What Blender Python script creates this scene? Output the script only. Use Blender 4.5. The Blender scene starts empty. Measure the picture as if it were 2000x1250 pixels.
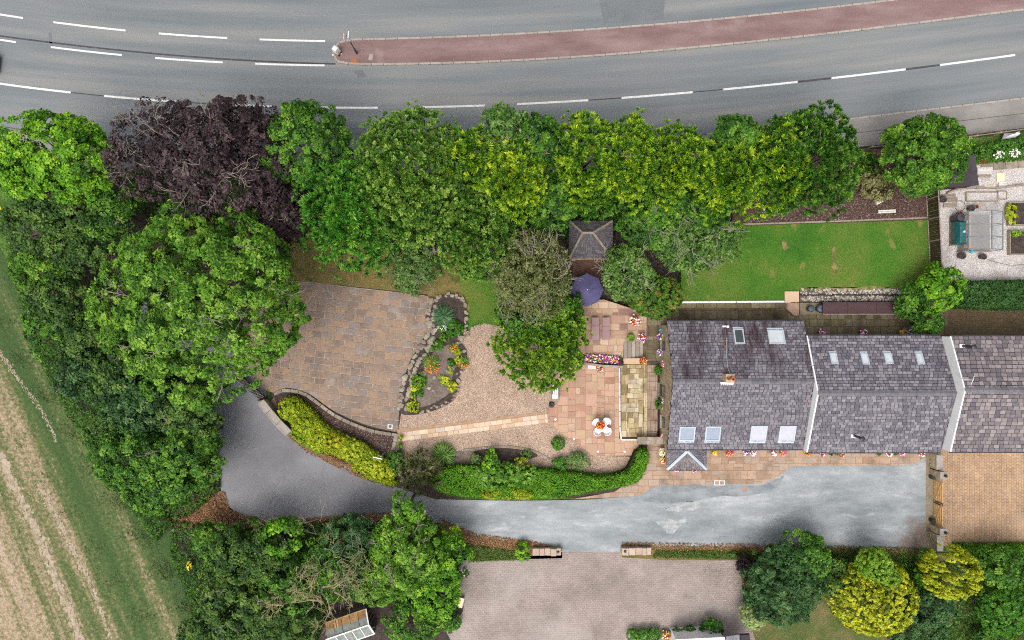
import bpy, bmesh, math, random
import numpy as np
from mathutils import Vector, Matrix
R = math.radians
rng = np.random.default_rng(7)
random.seed(7)
scn = bpy.context.scene
COL = scn.collection

# ------------------------------------------------------------------ camera, sky, sun, exposure
H = 56.0          # height of the drone over the ground (m)
S = 24.0          # photograph pixels per metre on the ground
cam_d = bpy.data.cameras.new('drone_camera')
cam = bpy.data.objects.new('drone_camera', cam_d)
COL.objects.link(cam)
cam.location = (0, 0, H)
cam.rotation_euler = (0, 0, 0)
cam_d.sensor_fit = 'HORIZONTAL'
cam_d.angle = 2 * math.atan(1000 / S / H)
cam_d.clip_end = 2000
scn.camera = cam

SUN_ELEV, SUN_AZ = 66.0, 205.0       # degrees; azimuth clockwise from +Y (north, top of the picture)
world = bpy.data.worlds.new('World')
scn.world = world
world.use_nodes = True
wn, wl = world.node_tree.nodes, world.node_tree.links
wn.clear()
wo = wn.new('ShaderNodeOutputWorld')
wb = wn.new('ShaderNodeBackground')
wh = wn.new('ShaderNodeHueSaturation')
sky = wn.new('ShaderNodeTexSky')
sky.sky_type = 'NISHITA'
sky.sun_disc = False
sky.sun_elevation = R(SUN_ELEV)
sky.sun_rotation = R(SUN_AZ)
sky.air_density = 1.0
sky.dust_density = 6.0
sky.ozone_density = 1.0
wh.inputs['Saturation'].default_value = 0.35
wb.inputs['Strength'].default_value = 0.15
wl.new(sky.outputs[0], wh.inputs['Color'])
wl.new(wh.outputs[0], wb.inputs[0])
wl.new(wb.outputs[0], wo.inputs[0])
sun_d = bpy.data.lights.new('sun', 'SUN')
sun_d.energy = 1.0
sun_d.angle = R(42)
sun_d.color = (1.0, 0.95, 0.88)
sun = bpy.data.objects.new('sun', sun_d)
COL.objects.link(sun)
sd = Vector((math.sin(R(SUN_AZ)) * math.cos(R(SUN_ELEV)), math.cos(R(SUN_AZ)) * math.cos(R(SUN_ELEV)), math.sin(R(SUN_ELEV))))
sun.rotation_euler = sd.to_track_quat('Z', 'Y').to_euler()
sun.location = (0, 0, 80)
scn.view_settings.view_transform = 'Standard'
scn.view_settings.look = 'None'
scn.view_settings.exposure = 0.5
scn.view_settings.gamma = 1
scn.view_settings.use_curve_mapping = False
scn.render.engine = 'CYCLES'
scn.cycles.max_bounces = 6
scn.cycles.diffuse_bounces = 3
scn.cycles.transparent_max_bounces = 6
scn.cycles.use_adaptive_sampling = True
scn.cycles.adaptive_threshold = 0.03
scn.cycles.use_denoising = False
scn.cycles.filter_width = 1.1

# ------------------------------------------------------------------ placing helpers
def PX(px, z=0.0): return (px - 1000) / S * (H - z) / H
def PY(py, z=0.0): return (625 - py) / S * (H - z) / H
def P(px, py, z=0.0): return (PX(px, z), PY(py, z), z)
def ML(px, z=0.0): return px / S * (H - z) / H        # a pixel length at height z in metres
def poly(pts, z=0.0): return [(PX(a, z), PY(b, z)) for a, b in pts]

def spline(pts, n=8, closed=False):
    pts = [np.array(p, float) for p in pts]
    m = len(pts)
    out = []
    segs = m if closed else m - 1
    for i in range(segs):
        if closed:
            p0, p1, p2, p3 = pts[i - 1], pts[i], pts[(i + 1) % m], pts[(i + 2) % m]
        else:
            p1, p2 = pts[i], pts[i + 1]
            p0 = pts[i - 1] if i else 2 * p1 - p2
            p3 = pts[i + 2] if i + 2 < m else 2 * p2 - p1
        for k in range(n):
            t = k / n
            out.append(tuple(0.5 * (2 * p1 + (p2 - p0) * t + (2 * p0 - 5 * p1 + 4 * p2 - p3) * t * t + (3 * p1 - p0 - 3 * p2 + p3) * t ** 3)))
    if not closed:
        out.append(tuple(pts[-1]))
    return out

def wloc(o):
    v = Vector((0, 0, 0))
    while o is not None:
        v = v + o.location
        o = o.parent
    return v

def thing(name, label, cat, loc=(0, 0, 0), group=None):
    o = bpy.data.objects.new(name, None)
    o.empty_display_size = 0.2
    COL.objects.link(o)
    o.location = loc
    o['label'] = label
    o['category'] = cat
    if group: o['group'] = group
    return o

def tag(o, label, cat, group=None):
    o['label'] = label
    o['category'] = cat
    if group: o['group'] = group
    return o

def kind(o, k, label=None):
    o['kind'] = k
    if label: o['label'] = label
    return o

def link(name, me, parent=None, loc=(0, 0, 0)):
    o = bpy.data.objects.new(name, me)
    COL.objects.link(o)
    o.location = loc
    if parent is not None: o.parent = parent
    return o

class MB:
    """Collects shapes in world coordinates; build() links them as one mesh object."""
    def __init__(s): s.v, s.f = [], []
    def add(s, vs, fs):
        b = len(s.v)
        s.v += [tuple(p) for p in vs]
        s.f += [tuple(i + b for i in f) for f in fs]
        return s
    def box(s, c, d, rz=0.0, M=None):
        hx, hy, hz = d[0] / 2, d[1] / 2, d[2] / 2
        vs = [Vector((x, y, z)) for z in (-hz, hz) for x, y in ((-hx, -hy), (hx, -hy), (hx, hy), (-hx, hy))]
        m = M or Matrix.Rotation(rz, 3, 'Z')
        return s.add([m @ p + Vector(c) for p in vs], [(3, 2, 1, 0), (4, 5, 6, 7), (0, 1, 5, 4), (1, 2, 6, 5), (2, 3, 7, 6), (3, 0, 4, 7)])
    def prism(s, pl, z0, z1, inset=0.0):
        a = sum(pl[i - 1][0] * pl[i][1] - pl[i][0] * pl[i - 1][1] for i in range(len(pl)))
        if a < 0: pl = pl[::-1]
        n = len(pl)
        if inset:
            cx = sum(p[0] for p in pl) / n; cy = sum(p[1] for p in pl) / n
            tp = []
            for x, y in pl:
                d = math.hypot(x - cx, y - cy) or 1
                k = max(0.0, 1 - inset / d)
                tp.append((cx + (x - cx) * k, cy + (y - cy) * k))
            vs = [(x, y, z0) for x, y in pl] + [(x, y, z1 - inset) for x, y in pl] + [(x, y, z1) for x, y in tp]
            fs = [tuple(range(2 * n, 3 * n))]
            for i in range(n):
                j = (i + 1) % n
                fs += [(i, j, n + j, n + i), (n + i, n + j, 2 * n + j, 2 * n + i)]
            return s.add(vs, fs)
        vs = [(x, y, z0) for x, y in pl] + [(x, y, z1) for x, y in pl]
        fs = [tuple(range(n, 2 * n)), tuple(range(n - 1, -1, -1))] + [(i, (i + 1) % n, n + (i + 1) % n, n + i) for i in range(n)]
        return s.add(vs, fs)
    def tube(s, pts, r, n=6, cap=True):
        pts = [Vector(p) for p in pts]
        m = len(pts)
        rs = r if isinstance(r, (list, tuple)) else [r] * m
        vs = []
        for i, p in enumerate(pts):
            t = (pts[min(i + 1, m - 1)] - pts[max(i - 1, 0)])
            t = t.normalized() if t.length > 1e-9 else Vector((0, 0, 1))
            a = Vector((0, 0, 1)) if abs(t.z) < 0.9 else Vector((1, 0, 0))
            u = t.cross(a).normalized(); w = t.cross(u)
            for k in range(n):
                an = 2 * math.pi * k / n
                vs.append(p + (u * math.cos(an) + w * math.sin(an)) * rs[i])
        fs = [(i * n + k, i * n + (k + 1) % n, (i + 1) * n + (k + 1) % n, (i + 1) * n + k) for i in range(m - 1) for k in range(n)]
        if cap:
            fs += [tuple(range(n - 1, -1, -1)), tuple(range((m - 1) * n, m * n))]
        return s.add(vs, fs)
    def lathe(s, c, prof, n=16, M=None):
        vs = []
        for r, z in prof:
            for k in range(n):
                an = 2 * math.pi * k / n
                v = Vector((r * math.cos(an), r * math.sin(an), z))
                if M: v = M @ v
                vs.append(v + Vector(c))
        m = len(prof)
        fs = [(i * n + k, i * n + (k + 1) % n, (i + 1) * n + (k + 1) % n, (i + 1) * n + k) for i in range(m - 1) for k in range(n)]
        fs += [tuple(range(n - 1, -1, -1)), tuple(range((m - 1) * n, m * n))]
        return s.add(vs, fs)
    def beam(s, a, b, w, h):
        a, b = Vector(a), Vector(b)
        t = (b - a); L = t.length
        if L < 1e-6: return s
        t.normalize()
        up = Vector((0, 0, 1)) if abs(t.z) < 0.95 else Vector((0, 1, 0))
        y = up.cross(t).normalized(); z = t.cross(y)
        M = Matrix((t, y, z)).transposed()
        return s.box((a + b) / 2, (L, w, h), M=M)
    def build(s, name, mat, parent=None, smooth=False, bevel=0.0):
        off = wloc(parent) if parent is not None else Vector((0, 0, 0))
        me = bpy.data.meshes.new(name)
        me.from_pydata([(p[0] - off.x, p[1] - off.y, p[2] - off.z) for p in s.v], [], s.f)
        if bevel:
            bm = bmesh.new(); bm.from_mesh(me)
            bmesh.ops.bevel(bm, geom=list(bm.edges), offset=bevel, segments=1, affect='EDGES', clamp_overlap=True)
            bm.to_mesh(me); bm.free()
        if mat: me.materials.append(mat)
        if smooth:
            me.polygons.foreach_set('use_smooth', [True] * len(me.polygons))
        return link(name, me, parent)

# ------------------------------------------------------------------ materials
def nodes_of(name):
    m = bpy.data.materials.new(name)
    m.use_nodes = True
    nt = m.node_tree
    for n in list(nt.nodes):
        if n.type not in ('OUTPUT_MATERIAL', 'BSDF_PRINCIPLED'): nt.nodes.remove(n)
    b = nt.nodes['Principled BSDF']
    return m, nt.nodes, nt.links, b

def ramp_node(N, cols, interp='LINEAR'):
    r = N.new('ShaderNodeValToRGB')
    r.color_ramp.interpolation = interp
    cs = [(i / (len(cols) - 1), c) if len(c) == 3 else (c[3], c[:3]) for i, c in enumerate(cols)]
    e = r.color_ramp.elements
    e[0].position, e[0].color = cs[0][0], (*cs[0][1], 1)
    e[1].position, e[1].color = cs[-1][0], (*cs[-1][1], 1)
    for p, c in cs[1:-1]:
        k = e.new(p); k.color = (*c, 1)
    return r

def mathn(N, L, op, a, b=None, c=None):
    n = N.new('ShaderNodeMath'); n.operation = op
    for i, v in enumerate((a, b, c)):
        if v is None: continue
        if isinstance(v, (int, float)): n.inputs[i].default_value = v
        else: L.new(v, n.inputs[i])
    return n.outputs[0]

def coord(N, L, rot=0.0, scale=(1, 1, 1)):
    g = N.new('ShaderNodeNewGeometry')
    mp = N.new('ShaderNodeMapping')
    mp.vector_type = 'POINT'
    mp.inputs['Rotation'].default_value = (0, 0, rot)
    mp.inputs['Scale'].default_value = scale
    L.new(g.outputs['Position'], mp.inputs['Vector'])
    return mp.outputs[0], g

def noise(N, L, vec, scale, detail=4, rough=0.6, dist=0.0):
    n = N.new('ShaderNodeTexNoise')
    n.inputs['Scale'].default_value = scale
    n.inputs['Detail'].default_value = detail
    n.inputs['Roughness'].default_value = rough
    n.inputs['Distortion'].default_value = dist
    if vec is not None: L.new(vec, n.inputs['Vector'])
    return n.outputs['Fac']

def mixc(N, L, fac, a, b, blend='MIX'):
    n = N.new('ShaderNodeMix'); n.data_type = 'RGBA'; n.blend_type = blend
    for i, v in ((0, fac), (6, a), (7, b)):
        if isinstance(v, (int, float)): n.inputs[i].default_value = v
        elif isinstance(v, tuple): n.inputs[i].default_value = (*v, 1)
        else: L.new(v, n.inputs[i])
    return n.outputs[2]

def spread(N, L, v, lo, hi):
    n = N.new('ShaderNodeMapRange'); n.clamp = True
    L.new(v, n.inputs[0]); n.inputs[1].default_value = lo; n.inputs[2].default_value = hi
    return n.outputs[0]

def surf(name, cols, scale=0.6, rand=0.0, fine=None, rough=0.9, bump=None, stretch=(1, 1, 1), rot=0.0, spec=0.25, stain=None, metal=0.0, lo=0.3, hi=0.7, detail=5):
    """Generic weathered surface: large noise (+ a random value per piece) through a ramp, a fine speckle, stains, bump."""
    m, N, L, b = nodes_of(name)
    vec, g = coord(N, L, rot, stretch)
    f = spread(N, L, noise(N, L, vec, scale, detail), lo, hi)
    if rand:
        oi = N.new('ShaderNodeObjectInfo')
        rr = mathn(N, L, 'FRACT', mathn(N, L, 'ADD', oi.outputs['Random'], g.outputs['Random Per Island']))
        f = mathn(N, L, 'ADD', mathn(N, L, 'MULTIPLY', f, 1 - rand), mathn(N, L, 'MULTIPLY', rr, rand))
    r = ramp_node(N, cols); L.new(f, r.inputs[0])
    c = r.outputs[0]
    if fine:
        fs, amt = fine
        v = noise(N, L, g.outputs['Position'], fs, 3, 0.7)
        v = mathn(N, L, 'MULTIPLY_ADD', spread(N, L, v, 0.25, 0.75), 2 * amt, 1 - amt)
        cc = N.new('ShaderNodeVectorMath'); cc.operation = 'SCALE'
        L.new(c, cc.inputs[0]); L.new(v, cc.inputs['Scale'])
        c = cc.outputs[0]
    if stain:
        sc, col, lo2, hi2, st, rt = stain
        v2, _ = coord(N, L, rt, st)
        f2 = spread(N, L, noise(N, L, v2, sc, 5, 0.65), lo2, hi2)
        c = mixc(N, L, f2, c, col)
    L.new(c, b.inputs['Base Color'])
    b.inputs['Roughness'].default_value = rough
    b.inputs['Specular IOR Level'].default_value = spec
    b.inputs['Metallic'].default_value = metal
    if bump:
        bn = N.new('ShaderNodeBump')
        bn.inputs['Strength'].default_value = bump[1]
        bn.inputs['Distance'].default_value = bump[2] if len(bump) > 2 else 0.03
        L.new(noise(N, L, g.outputs['Position'], bump[0], 4, 0.65), bn.inputs['Height'])
        L.new(bn.outputs[0], b.inputs['Normal'])
    return m

def plain(name, col, rough=0.6, spec=0.4, metal=0.0, var=0.15, scale=3.0):
    c0 = tuple(max(0, x * (1 - var)) for x in col); c1 = tuple(min(1, x * (1 + var)) for x in col)
    return surf(name, [c0, c1], scale, rough=rough, spec=spec, metal=metal)

def leafmat(name, cols, trans=0.25, rough=0.55, spec=0.25, patch=None):
    """Leaves: 'tint' (0..1, one value per leaf) through a ramp, plus a slow hue drift over the crown."""
    m, N, L, b = nodes_of(name)
    a = N.new('ShaderNodeAttribute'); a.attribute_name = 'tint'
    g = N.new('ShaderNodeNewGeometry')
    f = mathn(N, L, 'ADD', a.outputs['Fac'], mathn(N, L, 'MULTIPLY', mathn(N, L, 'SUBTRACT', noise(N, L, g.outputs['Position'], 0.55, 3), 0.5), 0.7))
    r = ramp_node(N, cols); L.new(f, r.inputs[0])
    c = r.outputs[0]
    if patch:
        v = spread(N, L, noise(N, L, g.outputs['Position'], patch[0], 3), patch[1], patch[1] + 0.12)
        c = mixc(N, L, v, c, patch[2])
    L.new(c, b.inputs['Base Color'])
    b.inputs['Roughness'].default_value = rough
    b.inputs['Specular IOR Level'].default_value = spec
    t = N.new('ShaderNodeBsdfTranslucent'); L.new(c, t.inputs['Color'])
    mx = N.new('ShaderNodeMixShader'); mx.inputs[0].default_value = trans
    L.new(b.outputs[0], mx.inputs[1]); L.new(t.outputs[0], mx.inputs[2])
    L.new(mx.outputs[0], N['Material Output'].inputs['Surface'])
    return m

def glassmat(name, col, rough=0.08, alpha=1.0):
    m, N, L, b = nodes_of(name)
    b.inputs['Base Color'].default_value = (*col, 1)
    b.inputs['Roughness'].default_value = rough
    b.inputs['Specular IOR Level'].default_value = 0.6
    if alpha < 1:
        b.inputs['Alpha'].default_value = alpha
    return m

def blockmat(name, c1, c2, mortar, bw, bh, rot=0.0, wear=None, rough=0.8):
    m, N, L, b = nodes_of(name)
    vec, g = coord(N, L, rot)
    br = N.new('ShaderNodeTexBrick')
    br.inputs['Scale'].default_value = 1.0
    br.inputs['Brick Width'].default_value = bw
    br.inputs['Row Height'].default_value = bh
    br.inputs['Mortar Size'].default_value = 0.012
    br.inputs['Mortar Smooth'].default_value = 0.3
    br.inputs['Color1'].default_value = (*c1, 1)
    br.inputs['Color2'].default_value = (*c2, 1)
    br.inputs['Mortar'].default_value = (*mortar, 1)
    L.new(vec, br.inputs['Vector'])
    n1 = spread(N, L, noise(N, L, g.outputs['Position'], 0.35, 6, 0.6), 0.3, 0.7)
    k = mathn(N, L, 'MULTIPLY_ADD', n1, 0.5, 0.75)
    n2 = spread(N, L, noise(N, L, g.outputs['Position'], 14, 3, 0.7), 0.25, 0.75)
    k = mathn(N, L, 'MULTIPLY', k, mathn(N, L, 'MULTIPLY_ADD', n2, 0.4, 0.8))
    s = N.new('ShaderNodeVectorMath'); s.operation = 'SCALE'
    L.new(br.outputs['Color'], s.inputs[0]); L.new(k, s.inputs['Scale'])
    c = s.outputs[0]
    if wear:
        sc, col, lo, hi = wear
        w = spread(N, L, noise(N, L, g.outputs['Position'], sc, 5, 0.6, 0.6), lo, hi)
        c = mixc(N, L, mathn(N, L, 'MULTIPLY', w, 0.75), c, col)
    L.new(c, b.inputs['Base Color'])
    b.inputs['Roughness'].default_value = rough
    bn = N.new('ShaderNodeBump'); bn.inputs['Strength'].default_value = 0.4; bn.inputs['Distance'].default_value = 0.02
    L.new(mathn(N, L, 'SUBTRACT', 1.0, br.outputs['Fac']), bn.inputs['Height']); L.new(bn.outputs[0], b.inputs['Normal'])
    return m

def gravelmat(name, cols, cell=0.05, patch=None):
    m, N, L, b = nodes_of(name)
    g = N.new('ShaderNodeNewGeometry')
    v = N.new('ShaderNodeTexVoronoi'); v.feature = 'F1'
    v.inputs['Scale'].default_value = 1 / cell
    L.new(g.outputs['Position'], v.inputs['Vector'])
    sp = N.new('ShaderNodeSeparateColor'); L.new(v.outputs['Color'], sp.inputs[0])
    r = ramp_node(N, cols); L.new(sp.outputs[0], r.inputs[0])
    c = r.outputs[0]
    k = mathn(N, L, 'MULTIPLY_ADD', spread(N, L, noise(N, L, g.outputs['Position'], 0.5, 5), 0.3, 0.7), 0.35, 0.82)
    s = N.new('ShaderNodeVectorMath'); s.operation = 'SCALE'
    L.new(c, s.inputs[0]); L.new(k, s.inputs['Scale']); c = s.outputs[0]
    if patch:
        w = spread(N, L, noise(N, L, g.outputs['Position'], patch[0], 5, 0.65), patch[1], patch[2])
        c = mixc(N, L, w, c, patch[3])
    L.new(c, b.inputs['Base Color'])
    b.inputs['Roughness'].default_value = 0.85
    bn = N.new('ShaderNodeBump'); bn.inputs['Strength'].default_value = 0.6; bn.inputs['Distance'].default_value = 0.03
    L.new(v.outputs['Distance'], bn.inputs['Height']); bn.invert = True
    L.new(bn.outputs[0], b.inputs['Normal'])
    return m

M_grass = surf('grass_rough', [(.03, .075, .012), (.06, .13, .018), (.12, .17, .04)], 1.2, fine=(9, .45), bump=(14, .8, .08))
M_lawn = surf('lawn_grass', [(.026, .1, .008), (.05, .132, .011), (.092, .14, .02), (.15, .14, .036)], 0.2, fine=(12, .3), bump=(22, .6, .05), lo=.3, hi=.72, detail=7,
              stain=(0.5, (.27, .19, .075), .60, .74, (1.3, .8, 1), 0.1))
M_drylawn = surf('dry_grass', [(.10, .10, .022), (.17, .125, .045), (.24, .165, .07)], 0.5, fine=(10, .35), bump=(18, .7, .05), stain=(.5, (.04, .075, .01), .5, .68, (1, 1, 1), 0))
M_mulch = surf('bark_mulch', [(.035, .02, .015), (.085, .05, .04), (.17, .115, .095)], 7, fine=(20, .6), bump=(16, 1, .08), lo=.2, hi=.8)
M_soil = surf('soil', [(.035, .026, .022), (.075, .056, .048)], 2.5, fine=(16, .4), bump=(14, .8, .06))
M_paleSoil = surf('dry_soil', [(.11, .085, .07), (.19, .15, .125)], 2.0, fine=(16, .35), bump=(14, .7, .05))
M_gravel = gravelmat('pink_gravel', [(.14, .085, .058), (.31, .208, .148), (.44, .325, .245), (.25, .165, .115), (.58, .47, .375)], .042)
M_greygravel = gravelmat('grey_gravel', [(.28, .25, .23), (.42, .39, .37), (.6, .56, .54), (.34, .3, .28)], .05, (0.5, .5, .75, (.17, .145, .13)))
M_flag = surf('brown_flagstone', [(.14, .105, .088), (.205, .15, .118), (.25, .178, .132), (.285, .188, .122), (.2, .165, .148), (.335, .255, .2)], 0.25, rand=.74, fine=(7, .2), bump=(9, .35, .02), rough=.8,
               stain=(0.3, (.085, .064, .055), .52, .8, (1, 1, 1), 0), lo=.2, hi=.8)
M_mortar = surf('pale_mortar', [(.16, .125, .1), (.40, .33, .275)], 2, fine=(12, .2))
M_darkjoint = surf('dark_joint', [(.06, .05, .04), (.13, .105, .085)], 2, fine=(12, .2))
M_terra = surf('pink_sandstone_flag', [(.27, .14, .095), (.39, .225, .16), (.45, .28, .205), (.42, .29, .185), (.33, .195, .145), (.52, .42, .30)], 0.5, rand=.8, fine=(8, .14), bump=(9, .3, .02), rough=.75,
                stain=(.5, (.24, .12, .08), .58, .8, (1, 1, 1), 0))
M_terrajoint = surf('tan_joint', [(.3, .19, .12), (.4, .27, .18)], 2, fine=(12, .2))
M_yellow = surf('yellow_sandstone_flag', [(.17, .12, .06), (.27, .2, .105), (.40, .31, .17), (.52, .44, .3), (.25, .215, .165)], 0.5, rand=.75, fine=(8, .22), bump=(9, .3, .02), stain=(.45, (.10, .075, .045), .5, .72, (1, 1, 1), 0))
M_cream = surf('cream_flag', [(.42, .27, .18), (.52, .38, .26), (.6, .48, .36), (.42, .36, .32)], .8, rand=.85, fine=(8, .12), bump=(9, .3, .02))
M_olive = surf('mossy_flag', [(.09, .07, .042), (.15, .12, .068), (.2, .165, .1), (.22, .19, .15)], .5, rand=.65, fine=(8, .25), bump=(9, .35, .02), stain=(.4, (.035, .028, .018), .5, .75, (1, 1, 1), 0))
M_front = surf('tan_flag', [(.25, .16, .105), (.34, .235, .165), (.40, .28, .205), (.32, .25, .20), (.46, .35, .26)], .5, rand=.75, fine=(8, .18), bump=(9, .3, .02), stain=(.5, (.13, .085, .055), .5, .75, (1, 1, 1), 0))
M_purpleflag = surf('plum_flag', [(.18, .105, .095), (.30, .185, .145), (.37, .235, .17), (.42, .29, .2), (.52, .41, .3)], .8, rand=.8, fine=(8, .14), bump=(9, .3, .02))
M_stone = surf('grey_stone', [(.15, .125, .095), (.25, .21, .165), (.37, .32, .26)], 1.6, rand=.45, fine=(9, .3), bump=(8, .6, .04))
M_wall = surf('buff_stone_wall', [(.2, .155, .095), (.34, .27, .175), (.44, .36, .25)], 2.2, fine=(7, .3), bump=(6, .8, .05))
M_kerb = surf('kerb_stone', [(.24, .215, .19), (.36, .32, .285)], 1.5, rand=.5, fine=(10, .2), bump=(10, .3, .02))
M_render = surf('white_render', [(.72, .71, .70), (.82, .81, .8)], .7, fine=(5, .05), rough=.85, stain=(.9, (.5, .48, .45), .62, .9, (1, 1, 1), 0))
M_slate = surf('purple_slate', [(.06, .056, .07), (.098, .09, .112), (.13, .119, .14), (.19, .175, .195), (.108, .088, .104)], .5, rand=.78, fine=(6, .16), rough=.55, spec=.4,
               stain=(.7, (.07, .05, .06), .62, .85, (1.5, .4, .4), 0))
M_slate_stained = surf('stained_purple_slate', [(.06, .055, .07), (.1, .09, .11), (.135, .122, .145), (.2, .185, .205), (.1, .08, .092)], .5, rand=.75, fine=(6, .25), rough=.6, spec=.35,
               stain=(.42, (.035, .018, .02), .47, .62, (1.6, .35, .35), .12))
M_roofbase = plain('roof_shadow_gap', (.03, .027, .035), .9, .1)  # near-black boarding; its colour paints the shadow lines between slate courses
M_slate2 = surf('blue_slate', [(.062, .058, .075), (.1, .092, .113), (.13, .118, .14), (.22, .205, .224), (.108, .094, .108)], .5, rand=.75, fine=(6, .16), rough=.55, spec=.4,
                stain=(.8, (.07, .06, .07), .58, .85, (1.4, .4, .4), .2))
M_slate3 = surf('brown_slate', [(.078, .068, .08), (.12, .104, .114), (.16, .134, .142), (.25, .215, .21), (.125, .10, .108)], .5, rand=.78, fine=(6, .18), rough=.6, spec=.35)
M_ridge = surf('ridge_tile', [(.10, .096, .112), (.17, .163, .178)], 1.2, rand=.5, fine=(8, .2))
M_lead = surf('lead_sheet', [(.36, .43, .49), (.46, .53, .59)], 1.5, fine=(6, .08), rough=.5, spec=.5)
M_sky_frame = surf('skylight_frame', [(.33, .38, .42), (.45, .5, .55)], 2, rough=.45, spec=.5)
M_blind = plain('skylight_glass', (.25, .285, .36), .12, .6, var=.08)
M_blind2 = plain('skylight_blind', (.43, .43, .48), .15, .6, var=.05)
M_glassdark = glassmat('dark_glass', (.05, .06, .06), .05)
M_glasspale = plain('pale_glass', (.5, .53, .55), .1, .6, var=.12)
M_white = plain('white_paint', (.78, .78, .78), .45, .45, var=.04)
M_roadpaint = surf('road_paint', [(.5, .5, .485), (.74, .74, .72)], 2.5, fine=(9, .16), rough=.7, stain=(2.5, (.3, .3, .3), .6, .75, (1, 1, 1), 0))
M_black = plain('black_plastic', (.018, .018, .02), .4, .5)
M_dark = plain('dark_steel', (.035, .036, .04), .45, .5)
M_wood = surf('brown_timber', [(.04, .022, .015), (.075, .042, .03)], 1.5, rand=.5, fine=(14, .3), rough=.75)
M_palewood = surf('weathered_timber', [(.19, .155, .12), (.32, .265, .21)], 2, rand=.4, fine=(12, .3), rough=.8)
M_gatewood = surf('golden_timber', [(.42, .24, .10), (.58, .36, .16)], 2, rand=.3, fine=(12, .2), rough=.6)
M_maroon = surf('maroon_felt', [(.05, .026, .029), (.08, .043, .045)], .8, fine=(8, .2), rough=.8, stretch=(.4, 2, 1))
M_felt = surf('black_felt', [(.035, .03, .035), (.06, .052, .058)], 1, fine=(8, .2), rough=.9)
M_branch = surf('pale_bark', [(.2, .17, .13), (.36, .32, .26)], 3, fine=(10, .25), rough=.85)
M_deadbranch = surf('lichen_bark', [(.22, .19, .08), (.42, .37, .20)], 3, fine=(10, .25), rough=.9)
M_trunk = surf('dark_bark', [(.05, .038, .028), (.1, .08, .06)], 3, fine=(8, .3), bump=(8, .8, .05))
M_terracotta = plain('terracotta', (.42, .15, .07), .8, .25)
M_potgrey = plain('grey_pot', (.16, .15, .15), .7, .3)
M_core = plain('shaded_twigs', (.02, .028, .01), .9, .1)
M_purple = plain('violet_canvas', (.075, .068, .15), .7, .3, var=.1)
M_teal = plain('teal_plastic', (.015, .10, .105), .4, .5)
M_blueplastic = plain('blue_plastic', (.03, .35, .5), .4, .5)
M_creampaint = plain('cream_paint', (.72, .6, .4), .6, .3, var=.05)
M_whitestone = plain('white_stone', (.55, .52, .48), .7, .3, var=.15)
M_red = plain('red_paint', (.5, .03, .03), .5, .4)
M_yellowpaint = plain('yellow_paint', (.75, .55, .02), .5, .4)
M_rust = plain('rust_brown', (.3, .12, .05), .8, .2)
M_blockpink = blockmat('grey_pink_blocks', (.285, .232, .205), (.245, .198, .175), (.17, .135, .12), .30, .15, 0.03, (.16, (.37, .33, .305), .48, .75))
M_blocktan = blockmat('tan_blocks', (.40, .26, .15), (.30, .195, .12), (.14, .095, .065), .24, .2, 1.57, (.35, (.33, .25, .20), .55, .8))
M_blockbrown = blockmat('brown_blocks', (.17, .11, .05), (.12, .08, .04), (.06, .045, .025), .24, .16, 0.0, (.35, (.08, .07, .03), .5, .8))
# ------------------------------------------------------------------ foliage
def unit(v): return v / np.maximum(np.linalg.norm(v, axis=-1, keepdims=True), 1e-9)

def dirs(n, zmin=-1.0):
    z = rng.uniform(zmin, 1, n); a = rng.uniform(0, 2 * np.pi, n); r = np.sqrt(1 - z * z)
    return np.stack([r * np.cos(a), r * np.sin(a), z], 1)

def waves(d, f=3.2):
    k = dirs(7) * rng.uniform(.7, 1.7, (7, 1)) * f
    ph = rng.uniform(0, 6.28, 7)
    return np.sin(d @ k.T + ph).sum(1) / 3.2

def leaves(name, C, A, Nn, L, W, tint, mat, parent, fold=0.0):
    off = np.array(wloc(parent)) if parent is not None else np.zeros(3)
    C = C - off
    A = unit(A - Nn * (A * Nn).sum(1, keepdims=True))
    B = np.cross(Nn, A)
    n = len(C)
    V = np.empty((n, 4, 3), np.float32)
    V[:, 0] = C - A * (L[:, None] * .5)
    V[:, 1] = C + B * (W[:, None] * .5) + A * (L[:, None] * .08)
    V[:, 2] = C + A * (L[:, None] * .5) - Nn * (L[:, None] * fold)
    V[:, 3] = C - B * (W[:, None] * .5) + A * (L[:, None] * .08)
    me = bpy.data.meshes.new(name)
    me.vertices.add(4 * n); me.vertices.foreach_set('co', V.ravel())
    me.loops.add(4 * n); me.loops.foreach_set('vertex_index', np.arange(4 * n, dtype=np.int32))
    me.polygons.add(n); me.polygons.foreach_set('loop_start', np.arange(0, 4 * n, 4, dtype=np.int32))
    me.polygons.foreach_set('loop_total', np.full(n, 4, np.int32))
    at = me.attributes.new('tint', 'FLOAT', 'FACE')
    at.data.foreach_set('value', tint.astype(np.float32))
    me.materials.append(mat)
    me.update()
    return link(name, me, parent)

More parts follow.
